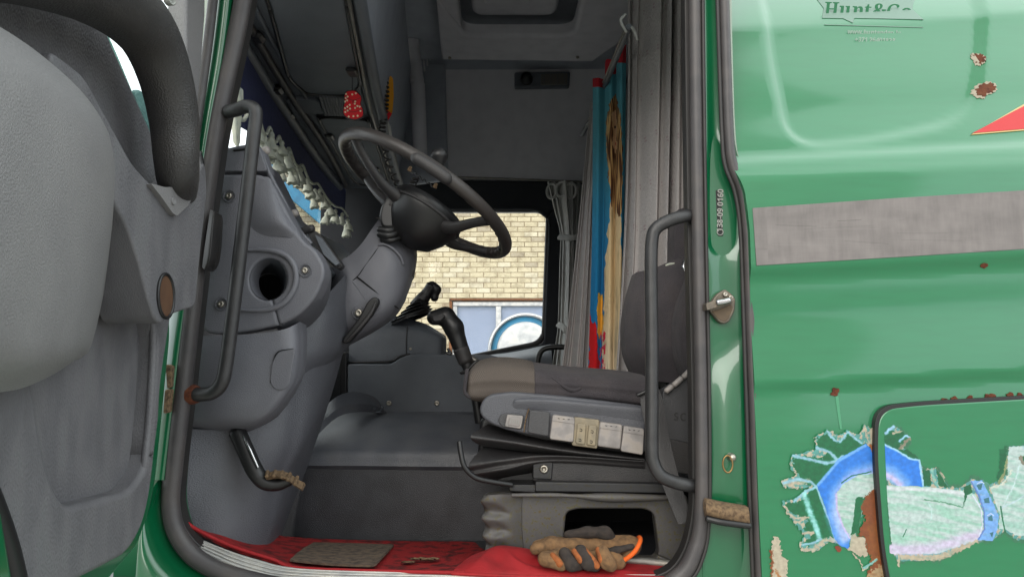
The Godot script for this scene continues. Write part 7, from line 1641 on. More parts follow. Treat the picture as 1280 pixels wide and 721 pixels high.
func towel_print() -> StandardMaterial3D:
	var W := 192
	var H := 768
	var im := Image.create(W, H, false, Image.FORMAT_RGB8)
	var n := FastNoiseLite.new()
	n.seed = 4
	n.frequency = 0.02
	n.fractal_octaves = 3
	var hair := poly2([84, 170, 100, 130, 116, 116, 140, 140, 164, 186, 176, 250, 176, 330, 160, 352, 140, 326, 118, 350, 96, 330, 78, 250, 74, 200])
	var face := poly2([96, 182, 120, 166, 144, 190, 146, 236, 128, 262, 106, 244])
	var skin_p := poly2([104, 250, 138, 262, 160, 300, 170, 380, 184, 420, 182, 520, 176, 600, 180, 700, 86, 700, 78, 600, 72, 520, 76, 420, 92, 340])
	var bottom := poly2([0, 480, 26, 500, 44, 560, 46, 768, 0, 768])
	for y in H:
		for x in W:
			var p := Vector2(x, y) + Vector2(n.get_noise_2d(x * 2.0, y * 2.0), n.get_noise_2d(x * 2.0 + 300.0, y * 2.0)) * 9.0
			var c := Color(0.33, 0.62, 0.68).lerp(Color(0.06, 0.45, 0.66), smoothstep(180, 480, y))
			if y < 50:
				c = Color(0.70, 0.12, 0.17)
			if Geometry2D.is_point_in_polygon(p, skin_p):
				c = Color(0.88, 0.78, 0.60).lerp(Color(0.88, 0.83, 0.74), smoothstep(420, 640, y))
				c = c.darkened(0.18 * smoothstep(0.0, 0.6, n.get_noise_2d(x * 3.0, y * 0.8)))
				if y > 560 and n.get_noise_2d(x * 5.0, y * 5.0) > 0.16:
					c = Color(0.85, 0.45, 0.50)
			if Geometry2D.is_point_in_polygon(p, hair):
				var s := n.get_noise_2d(x * 6.0 + sin(y * 0.06) * 20.0, y * 0.7)
				c = Color(0.34, 0.20, 0.11).lerp(Color(0.86, 0.70, 0.46), clampf(s * 2.0 + 0.45, 0, 1))
			if Geometry2D.is_point_in_polygon(p, face):
				c = Color(0.88, 0.74, 0.58)
				if Vector2((x - 115) / 6.0, (y - 206) / 3.0).length() < 1 or Vector2((x - 133) / 4.0, (y - 205) / 3.0).length() < 1:
					c = Color(0.14, 0.08, 0.06)
				if Vector2((x - 122) / 7.0, (y - 237) / 3.0).length() < 1:
					c = Color(0.66, 0.20, 0.18)
			if x < 80 and y > 430 and y < 530 and Geometry2D.is_point_in_polygon(p, poly2([30, 450, 66, 460, 76, 500, 56, 515, 30, 500])):
				c = Color(0.90, 0.68, 0.22)
			if Geometry2D.is_point_in_polygon(p, bottom):
				c = Color(0.78, 0.05, 0.09)
			if x < 84 and y > 500 and n.get_noise_2d(x * 4.0, y * 4.0) > 0.1 and x > 40:
				c = Color(0.80, 0.10, 0.25)
			im.set_pixel(x, y, c)
	var m := mat(Color(0.95, 0.95, 0.95), 0.95)
	m.albedo_texture = ImageTexture.create_from_image(im)
	m.normal_enabled = true
	m.normal_texture = bump_tex(0.3, 1, 3.0, 512)
	m.normal_scale = 0.25
	m.backlight_enabled = true
	m.backlight = Color(0.15, 0.15, 0.15)
	return m


func floor_mats() -> void:
	var t := thing("floor_mat", Vector3(-0.3182, 1.32, -0.2), "worn red floor mat with a grey-brown patch in the driver's footwell", "floor mat")
	var g := Geo.new()
	loft(g, [[Vector3(-0.5997, 1.4145, -0.06), Vector3(-0.577, 1.3925, -0.07), Vector3(-0.5107, 1.3602, -0.075), Vector3(-0.4354, 1.3389, -0.07), Vector3(-0.3857, 1.3261, -0.06), Vector3(-0.2293, 1.322, -0.055), Vector3(-0.0857, 1.3206, -0.05), Vector3(0, 1.3192, -0.05)],
		[Vector3(-0.6024, 1.4067, -0.07), Vector3(-0.5706, 1.3852, -0.09), Vector3(-0.5088, 1.353, -0.11), Vector3(-0.4455, 1.333, -0.12), Vector3(-0.3786, 1.3172, -0.13), Vector3(-0.2271, 1.3113, -0.13), Vector3(-0.0757, 1.3098, -0.13), Vector3(-0.006, 1.3111, -0.12)],
		[Vector3(-0.6035, 1.396, -0.08), Vector3(-0.5441, 1.3672, -0.13), Vector3(-0.5028, 1.3403, -0.18), Vector3(-0.4583, 1.3262, -0.2), Vector3(-0.3732, 1.3108, -0.23), Vector3(-0.2286, 1.3035, -0.24), Vector3(-0.0784, 1.302, -0.24), Vector3(-0.0286, 1.3108, -0.2)],
		[Vector3(-0.6047, 1.3881, -0.09), Vector3(-0.5461, 1.3494, -0.22), Vector3(-0.5136, 1.331, -0.3), Vector3(-0.4851, 1.312, -0.36), Vector3(-0.3926, 1.3021, -0.38), Vector3(-0.2513, 1.2963, -0.39), Vector3(-0.0969, 1.2945, -0.39), Vector3(-0.082, 1.29, -0.38)]], 80, 30, Vector3(0, 1, 0.3), false, Vector3(0, -0.006, 0))
	put(g, "mat_cloth", M.red_mat, t)
	bar([Vector3(-0.5989, 1.4164, -0.058), Vector3(-0.5763, 1.3944, -0.068), Vector3(-0.51, 1.3621, -0.073), Vector3(-0.4348, 1.3408, -0.068), Vector3(-0.3852, 1.3281, -0.058), Vector3(-0.229, 1.3239, -0.053), Vector3(-0.0855, 1.3225, -0.048)], 0.0035, M.red_cloth, "mat_edge", t, 8, 60)
	g = Geo.new()
	loft(g, [[Vector3(-0.4118, 1.3329, -0.098), Vector3(-0.3386, 1.3279, -0.09), Vector3(-0.264, 1.3264, -0.085), Vector3(-0.2502, 1.3279, -0.09)], [Vector3(-0.4201, 1.3246, -0.2), Vector3(-0.3401, 1.3223, -0.185), Vector3(-0.2614, 1.3192, -0.185), Vector3(-0.2513, 1.3185, -0.2)], [Vector3(-0.4266, 1.3105, -0.32), Vector3(-0.3451, 1.3076, -0.325), Vector3(-0.2657, 1.3051, -0.325), Vector3(-0.2545, 1.3056, -0.32)]], 30, 16, Vector3(0, 1, 0.3), false, Vector3(0, -0.004, 0))
	put(g, "patch", M.patch, t)
	var rng := RandomNumberGenerator.new()
	rng.seed = 3
	g = Geo.new()
	for i in 5:
		var a := Vector3(-0.1996, 1.3133, -0.15).lerp(Vector3(-0.15, 1.3118, -0.19), i / 4.0) + Vector3(0, 0.001, rng.randf_range(-0.012, 0.012))
		var fl := []
		for k in 7:
			var w := TAU * k / 7
			fl.append(a + Vector3(cos(w) * rng.randf_range(0.006, 0.016), 0.002 + 0.004 * sin(w), sin(w) * rng.randf_range(0.006, 0.016)))
		slab(g, fl, Vector3(0, -0.003, 0), 0.0005, 1)
	put(g, "torn_tuft", M.mud, t)
	t = thing("red_cloth", Vector3(0.0889, 1.3238, -0.1), "rumpled bright red cloth lying along the sill under the work gloves", "cloth")
	g = Geo.new()
	loft(g, [[Vector3(-0.1054, 1.3231, -0.046), Vector3(-0.0426, 1.3215, -0.042), Vector3(0.0283, 1.3193, -0.04), Vector3(0.1275, 1.3166, -0.04), Vector3(0.2125, 1.3166, -0.04), Vector3(0.306, 1.3166, -0.04)],
		[Vector3(-0.1036, 1.3261, -0.06), Vector3(-0.0457, 1.3275, -0.05), Vector3(0.0314, 1.3253, -0.048), Vector3(0.1285, 1.322, -0.05), Vector3(0.2141, 1.3192, -0.05), Vector3(0.3083, 1.3178, -0.05)],
		[Vector3(-0.0949, 1.3252, -0.1), Vector3(-0.0702, 1.3348, -0.08), Vector3(-0.0527, 1.3405, -0.08), Vector3(-0.0263, 1.3334, -0.08), Vector3(0, 1.3419, -0.08), Vector3(0.0234, 1.332, -0.08), Vector3(0.0731, 1.332, -0.08), Vector3(0.1169, 1.3235, -0.08), Vector3(0.1695, 1.3263, -0.08), Vector3(0.2182, 1.3206, -0.075), Vector3(0.313, 1.3178, -0.07)],
		[Vector3(-0.0763, 1.3293, -0.14), Vector3(-0.0542, 1.3403, -0.12), Vector3(-0.0392, 1.3461, -0.12), Vector3(-0.0151, 1.3491, -0.12), Vector3(0.0121, 1.3447, -0.12), Vector3(0.0422, 1.3374, -0.12), Vector3(0.0753, 1.3344, -0.12), Vector3(0.2091, 1.3254, -0.11), Vector3(0.32, 1.3166, -0.1)],
		[Vector3(-0.0592, 1.3276, -0.17), Vector3(-0.0279, 1.3422, -0.16), Vector3(0.0155, 1.3392, -0.16), Vector3(0.0922, 1.3282, -0.15), Vector3(0.2136, 1.3219, -0.14), Vector3(0.3248, 1.3169, -0.12)]], 70, 30, Vector3(0, 1, 0.5), false, Vector3(0, -0.004, 0))
	put(g, "cloth", M.red_cloth, t)
	bar([Vector3(-0.1066, 1.3223, -0.044), Vector3(-0.0425, 1.3207, -0.04), Vector3(0.0283, 1.3185, -0.038), Vector3(0.1273, 1.3158, -0.038), Vector3(0.2121, 1.3158, -0.038), Vector3(0.3055, 1.3158, -0.038)], 0.0035, M.red_cloth, "hem", t, 8, 60)


func gloves() -> void:
	var tan := worn(Color(0.50, 0.38, 0.26), 0.95, M.patch.albedo_texture, M.seat_cloth.normal_texture, 4.0, 1.0)
	var dark := worn(Color(0.22, 0.19, 0.175), 0.9, M.patch.albedo_texture, M.seat_cloth.normal_texture, 4.0, 1.0)
	var orange := worn(Color(0.85, 0.36, 0.05), 0.75, M.plastic.albedo_texture, M.seat_cloth.normal_texture, 4.0, 0.6)
	var soiled := worn(Color(0.62, 0.35, 0.17), 0.9, M.patch.albedo_texture, M.seat_cloth.normal_texture, 4.0, 0.8)
	# upper glove: lies back up, fingers to the left, cuff to the right
	var t := thing("work_glove", Vector3(0.1336, 1.3453, -0.1), "brown work glove with bright orange cuff lying on top of the other glove", "glove", "work gloves on the red cloth")
	var g := Geo.new()
	nets(g, [[Vector3(0.2177, 1.3557, -0.105), 0.024, Vector3(0.1646, 1.353, -0.11), 0.025, 1.25], [Vector3(0.1646, 1.353, -0.11), 0.025, Vector3(0.1114, 1.3554, -0.1), 0.019, 1.3], [Vector3(0.121, 1.3579, -0.09), 0.014, Vector3(0.0735, 1.3606, -0.085), 0.012], [Vector3(0.0735, 1.3606, -0.085), 0.012, Vector3(0.0425, 1.3561, -0.08), 0.0105], [Vector3(0.1197, 1.3544, -0.11), 0.014, Vector3(0.0748, 1.3573, -0.11), 0.0125], [Vector3(0.0748, 1.3573, -0.11), 0.0125, Vector3(0.0479, 1.3544, -0.11), 0.011], [Vector3(0.1214, 1.3495, -0.13), 0.013, Vector3(0.067, 1.3527, -0.135), 0.011]], 0.0045, 0.012)
	put(g, "shell", tan, t)
	g = Geo.new()
	nets(g, [[Vector3(0.1042, 1.3771, -0.1), 0.0085, Vector3(0.1414, 1.3815, -0.1), 0.0105, 1.1], [Vector3(0.1414, 1.3815, -0.1), 0.0105, Vector3(0.1727, 1.38, -0.1), 0.0125, 1.2], [Vector3(0.1727, 1.38, -0.1), 0.012, Vector3(0.1851, 1.3687, -0.105), 0.010]], 0.004, 0.01)
	put(g, "thumb", dark, t)
	g = Geo.new()
	nets(g, [[Vector3(0.1458, 1.3489, -0.075), 0.0045, Vector3(0.1896, 1.3545, -0.075), 0.0065], [Vector3(0.1896, 1.3545, -0.075), 0.0065, Vector3(0.2189, 1.3616, -0.075), 0.0055]], 0.003, 0.006)
	put(g, "palm_patch", dark, t)
	g = Geo.new()
	var ring := [Vector3(0.2372, 1.3725, -0.095), Vector3(0.2336, 1.3687, -0.075), Vector3(0.2217, 1.354, -0.066), Vector3(0.2055, 1.3413, -0.066), Vector3(0.1922, 1.3333, -0.075), Vector3(0.2018, 1.3338, -0.1), Vector3(0.2238, 1.3449, -0.125), Vector3(0.2368, 1.3637, -0.12)]
	tube(g, ring, 0.0042, 10, 60, true)
	put(g, "cuff_binding", orange, t)
	g = Geo.new()
	var inner := []
	for p in ring:
		inner.append(p.lerp(Vector3(0.1931, 1.3511, -0.1), 0.35))
	skin(g, [spline(ring, 40, true), spline(inner, 40, true)], Vector3.UP, true)
	put(g, "cuff", tan, t)
	# lower glove: half closed, orange between the fingers
	t = thing("work_glove", Vector3(0.1233, 1.3318, -0.07), "work glove with curled orange and brown fingers, lower of the two gloves", "glove", "work gloves on the red cloth")
	g = Geo.new()
	nets(g, [[Vector3(0.0622, 1.3416, -0.065), 0.014, Vector3(0.0871, 1.3417, -0.07), 0.018], [Vector3(0.0871, 1.3417, -0.07), 0.018, Vector3(0.1821, 1.3375, -0.075), 0.017, 1.1], [Vector3(0.1821, 1.3375, -0.075), 0.016, Vector3(0.1959, 1.3346, -0.07), 0.012], [Vector3(0.0574, 1.3456, -0.055), 0.011, Vector3(0.0883, 1.3358, -0.045), 0.010]], 0.0045, 0.01)
	put(g, "palm", tan, t)
	for q in [[Vector3(0.0946, 1.3547, -0.052), Vector3(0.1052, 1.3391, -0.043), Vector3(0.1201, 1.3358, -0.05), 0.0115, dark], [Vector3(0.1231, 1.3594, -0.05), Vector3(0.1348, 1.3426, -0.04), Vector3(0.1482, 1.3355, -0.046), 0.012, dark], [Vector3(0.1618, 1.358, -0.05), Vector3(0.1689, 1.344, -0.04), Vector3(0.1766, 1.3358, -0.045), 0.0125, tan]]:
		g = Geo.new()
		nets(g, [[q[0], q[3], q[1], q[3]], [q[1], q[3], q[2], q[3] * 0.9]], 0.004, 0.008)
		put(g, "finger", q[4], t)
	for q in [[Vector3(0.073, 1.3525, -0.05), Vector3(0.0851, 1.3399, -0.04)], [Vector3(0.1114, 1.3604, -0.046), Vector3(0.1219, 1.3473, -0.038)], [Vector3(0.1275, 1.3636, -0.05), Vector3(0.1431, 1.3476, -0.037)], [Vector3(0.143, 1.3492, -0.036), Vector3(0.1499, 1.3382, -0.036)], [Vector3(0.1544, 1.3627, -0.048), Vector3(0.1586, 1.3476, -0.037)]]:
		g = Geo.new()
		nets(g, [[q[0], 0.0055, q[1], 0.0065]], 0.0025, 0.004)
		put(g, "finger_side", soiled, t)


func hanging_things() -> void:
	# a pair of flat felt dice on a thread
	var t := thing("dice_freshener", Vector3(-0.448, 2.4134, -0.69), "flat red card shaped like two dice hung from a thread", "air freshener")
	bar([Vector3(-0.4499, 2.5014, -0.69), Vector3(-0.4493, 2.4759, -0.69), Vector3(-0.4488, 2.4527, -0.69)], 0.001, M.black, "thread", t, 6, 6)
	var outline := [Vector3(-0.4668, 2.4527, -0.69), Vector3(-0.4399, 2.455, -0.69), Vector3(-0.4193, 2.4342, -0.69), Vector3(-0.4256, 2.4134, -0.69), Vector3(-0.4164, 2.3996, -0.69), Vector3(-0.4137, 2.3765, -0.69), Vector3(-0.438, 2.365, -0.69), Vector3(-0.4628, 2.3719, -0.69), Vector3(-0.4742, 2.3834, -0.69), Vector3(-0.4726, 2.4111, -0.69), Vector3(-0.4682, 2.4157, -0.69), Vector3(-0.4731, 2.4342, -0.69)]
	plate(outline, 0.004, 0.001, M.black, "backing", t, 0.008)
	var c := Vector3(-0.4457, 2.4111, -0.69)
	var inner := []
	for p in outline:
		inner.append(c + (p - c) * 0.93 + Vector3(0, 0, 0.0022))
	var red := mat(Color(0.80, 0.07, 0.12), 0.7)
	plate(inner, 0.004, 0.001, red, "card", t, 0.008)
	var pip := mat(Color(0.88, 0.84, 0.72), 0.7)
	for q in [[432, 117], [434, 120.5], [431.5, 122.5], [433.5, 125.5], [430.8, 127], [440, 117.5], [444.5, 116], [444, 127], [431, 136], [434, 134], [437, 131.5], [431.5, 141], [434.5, 139], [437.5, 136.5], [443.5, 130], [447, 133], [444, 135.5], [450, 134], [451, 139.5], [436, 147], [442, 146.5], [447.5, 146]]:
		var g := Geo.new()
		var p: Vector3 = c + Vector3((q[0] - 441) * PIX_A, (131 - q[1]) * PIX_A, 0.0026)
		lathe(g, p, Vector3(0, 0, 1), [[0.0, 0.0008], [0.0026, 0.0006], [0.0029, -0.001]], 10)
		put(g, "pip", pip, t)
	for q in [[[430, 120], [441, 125.5], [452, 121]], [[441, 125.5], [441, 130]], [[429, 132], [440, 141], [454, 137]]]:
		var l := []
		for e in q:
			l.append(c + Vector3((e[0] - 441) * PIX_A, (131 - e[1]) * PIX_A, 0.0024))
		bar(l, 0.0007, M.black, "edge_line", t, 6, 10)
	# coiled cord beside a yellow pennant
	t = thing("coiled_cord", Vector3(-0.4184, 2.5697, -1.05), "black coiled cord hanging down from the overhead shelf behind the wheel", "cord")
	var axis := spline([Vector3(-0.4311, 2.6905, -1.05), Vector3(-0.425, 2.6464, -1.05), Vector3(-0.4188, 2.5916, -1.05), Vector3(-0.4205, 2.537, -1.05), Vector3(-0.4249, 2.4881, -1.05), Vector3(-0.4267, 2.4339, -1.05), Vector3(-0.4023, 2.337, -1.04), Vector3(-0.3614, 2.2524, -1.02), Vector3(-0.3276, 2.2451, -1), Vector3(-0.3049, 2.2766, -0.98)], 34 * 12)
	var coil := []
	for i in axis.size():
		var a := TAU * i / 12.0
		var r := 0.010
		coil.append(axis[i] + Vector3(cos(a) * r, 0.2 * sin(a) * r, sin(a) * r))
	var g := Geo.new()
	tube(g, coil, 0.0032, 6, coil.size())
	put(g, "coil", M.black_soft, t)
	bar([Vector3(-0.4002, 2.7568, -1.05), Vector3(-0.4022, 2.7181, -1.05), Vector3(-0.4152, 2.696, -1.05), Vector3(-0.4311, 2.6905, -1.05)], 0.003, M.black_soft, "plain_end", t, 6, 16)
	t = thing("pennant", Vector3(-0.4104, 2.5864, -1.08), "small yellow pennant with red fringe hanging behind the coiled cord", "pennant")
	plate([Vector3(-0.4221, 2.6418, -1.08), Vector3(-0.4088, 2.6529, -1.08), Vector3(-0.4006, 2.6418, -1.08), Vector3(-0.3969, 2.5808, -1.08), Vector3(-0.4013, 2.5201, -1.08), Vector3(-0.423, 2.5367, -1.08)], 0.003, 0.001, mat(Color(0.80, 0.55, 0.10), 0.8), "cloth", t, 0.008)
	plate([Vector3(-0.4609, 2.6068, -1.09), Vector3(-0.4478, 2.6235, -1.09), Vector3(-0.4418, 2.5901, -1.09), Vector3(-0.4461, 2.5291, -1.09), Vector3(-0.4565, 2.5125, -1.09)], 0.003, 0.001, mat(Color(0.72, 0.50, 0.36), 0.8), "tail", t, 0.006)
	plate([Vector3(-0.4595, 2.5771, -1.085), Vector3(-0.4488, 2.5827, -1.085), Vector3(-0.4502, 2.5108, -1.085), Vector3(-0.4607, 2.4998, -1.085)], 0.003, 0.001, red, "red_tail", t, 0.004)
	plate([Vector3(-0.4212, 2.5384, -1.085), Vector3(-0.4022, 2.5246, -1.085), Vector3(-0.4152, 2.4998, -1.085), Vector3(-0.4287, 2.5053, -1.085)], 0.003, 0.001, red, "red_tail", t, 0.004)
	plate([Vector3(-0.4179, 2.4998, -1.085), Vector3(-0.4068, 2.4778, -1.085), Vector3(-0.398, 2.4284, -1.085), Vector3(-0.4086, 2.4229, -1.085)], 0.003, 0.001, M.far_curtain, "ribbon", t, 0.004)


const PIX_A := 0.002165


# ---------------------------------------------------------------- mesh helpers
class Geo:
	var v := PackedVector3Array()
	var n := PackedVector3Array()
	var uv := PackedVector2Array()

	func tri(a: Vector3, b: Vector3, c: Vector3, na: Vector3, nb: Vector3, nc: Vector3, ua := Vector2.ZERO, ub := Vector2.ZERO, uc := Vector2.ZERO) -> void:
		if (b - a).cross(c - a).dot(na + nb + nc) > 0.0:
			v.append_array([a, c, b]); n.append_array([na, nc, nb]); uv.append_array([ua, uc, ub])
		else:
			v.append_array([a, b, c]); n.append_array([na, nb, nc]); uv.append_array([ua, ub, uc])

	func quad(a: Vector3, b: Vector3, c: Vector3, d: Vector3, na: Vector3, nb: Vector3, nc: Vector3, nd: Vector3, ua := Vector2.ZERO, ub := Vector2.ZERO, uc := Vector2.ZERO, ud := Vector2.ZERO) -> void:
		tri(a, b, c, na, nb, nc, ua, ub, uc)
		tri(a, c, d, na, nc, nd, ua, uc, ud)

	func mesh(origin := Vector3.ZERO) -> ArrayMesh:
		var w := v
		if origin != Vector3.ZERO:
			w = PackedVector3Array()
			w.resize(v.size())
			for i in v.size():
				w[i] = v[i] - origin
		var a := []
		a.resize(Mesh.ARRAY_MAX)
		a[Mesh.ARRAY_VERTEX] = w
		a[Mesh.ARRAY_NORMAL] = n
		a[Mesh.ARRAY_TEX_UV] = uv
		var m := ArrayMesh.new()
		m.add_surface_from_arrays(Mesh.PRIMITIVE_TRIANGLES, a)
		return m


func spline(p: Array, count: int, closed := false) -> Array:
	# a Catmull-Rom curve through the points, as count points (a closed one does not repeat its first)
	var r := []
	var k := p.size()
	var spans := k if closed else k - 1
	for i in count:
		var t := float(i) / (count if closed else count - 1) * spans
		var s := mini(int(t), spans - 1)
		var w := t - s
		var a: Vector3 = p[s]
		var b: Vector3 = p[(s + 1) % k]
		var pre: Vector3 = p[(s - 1 + k) % k] if closed or s > 0 else a * 2.0 - b
		var post: Vector3 = p[(s + 2) % k] if closed or s + 2 < k else b * 2.0 - a
		r.append(a.cubic_interpolate(b, pre, post, w))
	return r


func rounded(p: Array, radius: float, steps := 4) -> Array:
	# the polygon with its corners turned into arcs
	var r := []
	var k := p.size()
	for i in k:
		var a: Vector3 = p[(i - 1 + k) % k]
		var b: Vector3 = p[i]
		var c: Vector3 = p[(i + 1) % k]
		var d := minf(radius, 0.45 * minf(a.distance_to(b), b.distance_to(c)))
		var s := b + (a - b).normalized() * d
		var e := b + (c - b).normalized() * d
		for j in steps + 1:
			var t := float(j) / steps
			r.append(s.lerp(b, t).lerp(b.lerp(e, t), t))
	return r


func slab(g: Geo, pts: Array, back: Vector3, bevel := 0.004, steps := 3, uv_scale := 1.0) -> void:
	# a plate: the outline is its front face, back leads to its rear face, the front edge is rounded
	var p := pts.duplicate()
	var nrm := Vector3.ZERO
	for i in p.size():
		nrm += p[i].cross(p[(i + 1) % p.size()])
	nrm = nrm.normalized()
	if nrm.dot(back) > 0.0:
		p.reverse()
		nrm = -nrm
	var k := p.size()
	var out := []
	for i in k:
		var e1: Vector3 = (p[i] - p[(i - 1 + k) % k]).normalized()
		var e2: Vector3 = (p[(i + 1) % k] - p[i]).normalized()
		var o := (e1.cross(nrm) + e2.cross(nrm)).normalized()
		out.append(o / maxf(o.dot(e2.cross(nrm)), 0.5))
	var rings := [[], []]
	var norms := [[], []]
	for i in k:
		rings[0].append(p[i] + back); norms[0].append(out[i].normalized())
	rings.remove_at(1); norms.remove_at(1)
	for s in steps + 1:
		var a := PI / 2 * s / steps
		var rr := []
		var nn := []
		for i in k:
			rr.append(p[i] - out[i] * bevel * (1.0 - cos(a)) - nrm * bevel * (1.0 - sin(a)))
			nn.append((out[i].normalized() * cos(a) + nrm * sin(a)).normalized())
		rings.append(rr); norms.append(nn)
	var u := (nrm.cross(Vector3.UP) if absf(nrm.y) < 0.9 else Vector3.RIGHT)
	u = -u.normalized()
	var w := nrm.cross(u).normalized()
	var test := PackedVector2Array()
	for q in rings[rings.size() - 1]:
		test.append(Vector2(q.dot(u), q.dot(w)) * 100.0)
	if Geometry2D.triangulate_polygon(test).is_empty() and bevel > 0.0002:
		slab(g, pts, back, bevel * 0.6, steps, uv_scale)
		return
	for s in rings.size() - 1:
		for i in k:
			var j := (i + 1) % k
			var q := [rings[s][i], rings[s][j], rings[s + 1][j], rings[s + 1][i]]
			g.quad(q[0], q[1], q[2], q[3], norms[s][i], norms[s][j], norms[s + 1][j], norms[s + 1][i], uvof(q[0], u, w), uvof(q[1], u, w), uvof(q[2], u, w), uvof(q[3], u, w))
	for side in 2:
		var ring: Array = rings[rings.size() - 1] if side == 0 else rings[0]
		var flat := PackedVector2Array()
		for q in ring:
			flat.append(Vector2(q.dot(u), q.dot(w)) * 100.0)
		var ix := Geometry2D.triangulate_polygon(flat)
		if ix.is_empty() and side == 0:
			print("a plate could not be filled near ", p[0])
		var fn := nrm if side == 0 else -nrm
		for i in range(0, ix.size(), 3):
			g.tri(ring[ix[i]], ring[ix[i + 1]], ring[ix[i + 2]], fn, fn, fn, uvof(ring[ix[i]], u, w), uvof(ring[ix[i + 1]], u, w), uvof(ring[ix[i + 2]], u, w))


func uvof(p: Vector3, u: Vector3, w: Vector3) -> Vector2:
	return Vector2(p.dot(u), -p.dot(w))


func holed(outer: Array, inner: Array) -> Array:
	# one outline that runs round the outside, steps through a hair's slit and runs round the hole
	var o := outer.duplicate()
	var h := inner.duplicate()
	var bi := 0
	var bj := 0
	var best := 1e9
	for i in o.size():
		for j in h.size():
			var d: float = o[i].distance_to(h[j])
			if d < best:
				best = d; bi = i; bj = j
	var no := Vector3.ZERO
	var ni := Vector3.ZERO
	for i in o.size():
		no += o[i].cross(o[(i + 1) % o.size()])
	for i in h.size():
		ni += h[i].cross(h[(i + 1) % h.size()])
	if no.dot(ni) > 0.0:
		h.reverse()
		bj = h.size() - 1 - bj
	var r := []
	for i in o.size():
		r.append(o[(bi + i) % o.size()])
	r.append(o[bi].lerp(o[(bi - 1 + o.size()) % o.size()], 0.002))
	r.append(h[bj].lerp(h[(bj + 1) % h.size()], 0.002))
	for i in range(1, h.size()):
		r.append(h[(bj + i) % h.size()])
	r.append(h[bj])
	return r


func loft(g: Geo, rows: Array, nu: int, nv: int, face := Vector3(0, 0, 1), closed := false, back := Vector3.ZERO, caps := false) -> void:
	# a smooth skin over curves; closed rows are loops; back gives an open skin a thickness
	var cross := []
	for r in rows:
		cross.append(spline(r, nu, closed))
	var grid := []
	for j in nv:
		grid.append([])
	for i in nu:
		var col := []
		for r in cross:
			col.append(r[i])
		col = spline(col, nv)
		for j in nv:
			grid[j].append(col[j])
	skin(g, grid, face, closed)
	if back != Vector3.ZERO:
		var rear := []
		for r in grid:
			var q := []
			for p in r:
				q.append(p + back)
			rear.append(q)
		skin(g, rear, -face, closed)
		var rim := []
		for i in nu: rim.append([0, i])
		for j in range(1, nv): rim.append([j, nu - 1])
		for i in range(nu - 2, -1, -1): rim.append([nv - 1, i])
		for j in range(nv - 2, 0, -1): rim.append([j, 0])
		var mid: Vector3 = grid[nv / 2][nu / 2]
		for i in rim.size():
			var a: Array = rim[i]
			var b: Array = rim[(i + 1) % rim.size()]
			var pa: Vector3 = grid[a[0]][a[1]]
			var pb: Vector3 = grid[b[0]][b[1]]
			var nn := (pb - pa).cross(back)
			if nn.length() < 1e-9:
				continue
			nn = nn.normalized()
			if nn.dot(pa - mid) < 0.0:
				nn = -nn
			g.quad(pa, pb, pb + back, pa + back, nn, nn, nn, nn)
	if caps:
		for j in [0, nv - 1]:
			var c := Vector3.ZERO
			for p in grid[j]:
				c += p
			c /= nu
			var inner := Vector3.ZERO
			for p in grid[1 if j == 0 else nv - 2]:
				inner += p
			var nn := (c - inner / nu).normalized()
			for i in nu:
				g.tri(c, grid[j][i], grid[j][(i + 1) % nu], nn, nn, nn)


func skin(g: Geo, grid: Array, face: Vector3, closed := false) -> void:
	var nv := grid.size()
	var nu: int = grid[0].size()
	var nm := []
	var lean := 0.0
	for j in nv:
		var row := []
		var c := Vector3.ZERO
		if closed:
			for p in grid[j]:
				c += p
			c /= nu
		for i in nu:
			var du: Vector3 = grid[j][(i + 1) % nu] - grid[j][(i - 1 + nu) % nu] if closed else grid[j][mini(i + 1, nu - 1)] - grid[j][maxi(i - 1, 0)]
			var dv: Vector3 = grid[mini(j + 1, nv - 1)][i] - grid[maxi(j - 1, 0)][i]
			var k := du.cross(dv).normalized()
			lean += k.dot(grid[j][i] - c if closed else face)
			row.append(k)
		nm.append(row)
	if lean < 0.0:
		for r in nm:
			for i in nu:
				r[i] = -r[i]
	for j in nv - 1:
		for i in (nu if closed else nu - 1):
			var e := (i + 1) % nu
			var u0 := float(i) / (nu if closed else nu - 1)
			var u1 := float(i + 1) / (nu if closed else nu - 1)
			var v0 := float(j) / (nv - 1)
			var v1 := float(j + 1) / (nv - 1)
			g.quad(grid[j][i], grid[j][e], grid[j + 1][e], grid[j + 1][i], nm[j][i], nm[j][e], nm[j + 1][e], nm[j + 1][i], Vector2(u0, v0), Vector2(u1, v0), Vector2(u1, v1), Vector2(u0, v1))


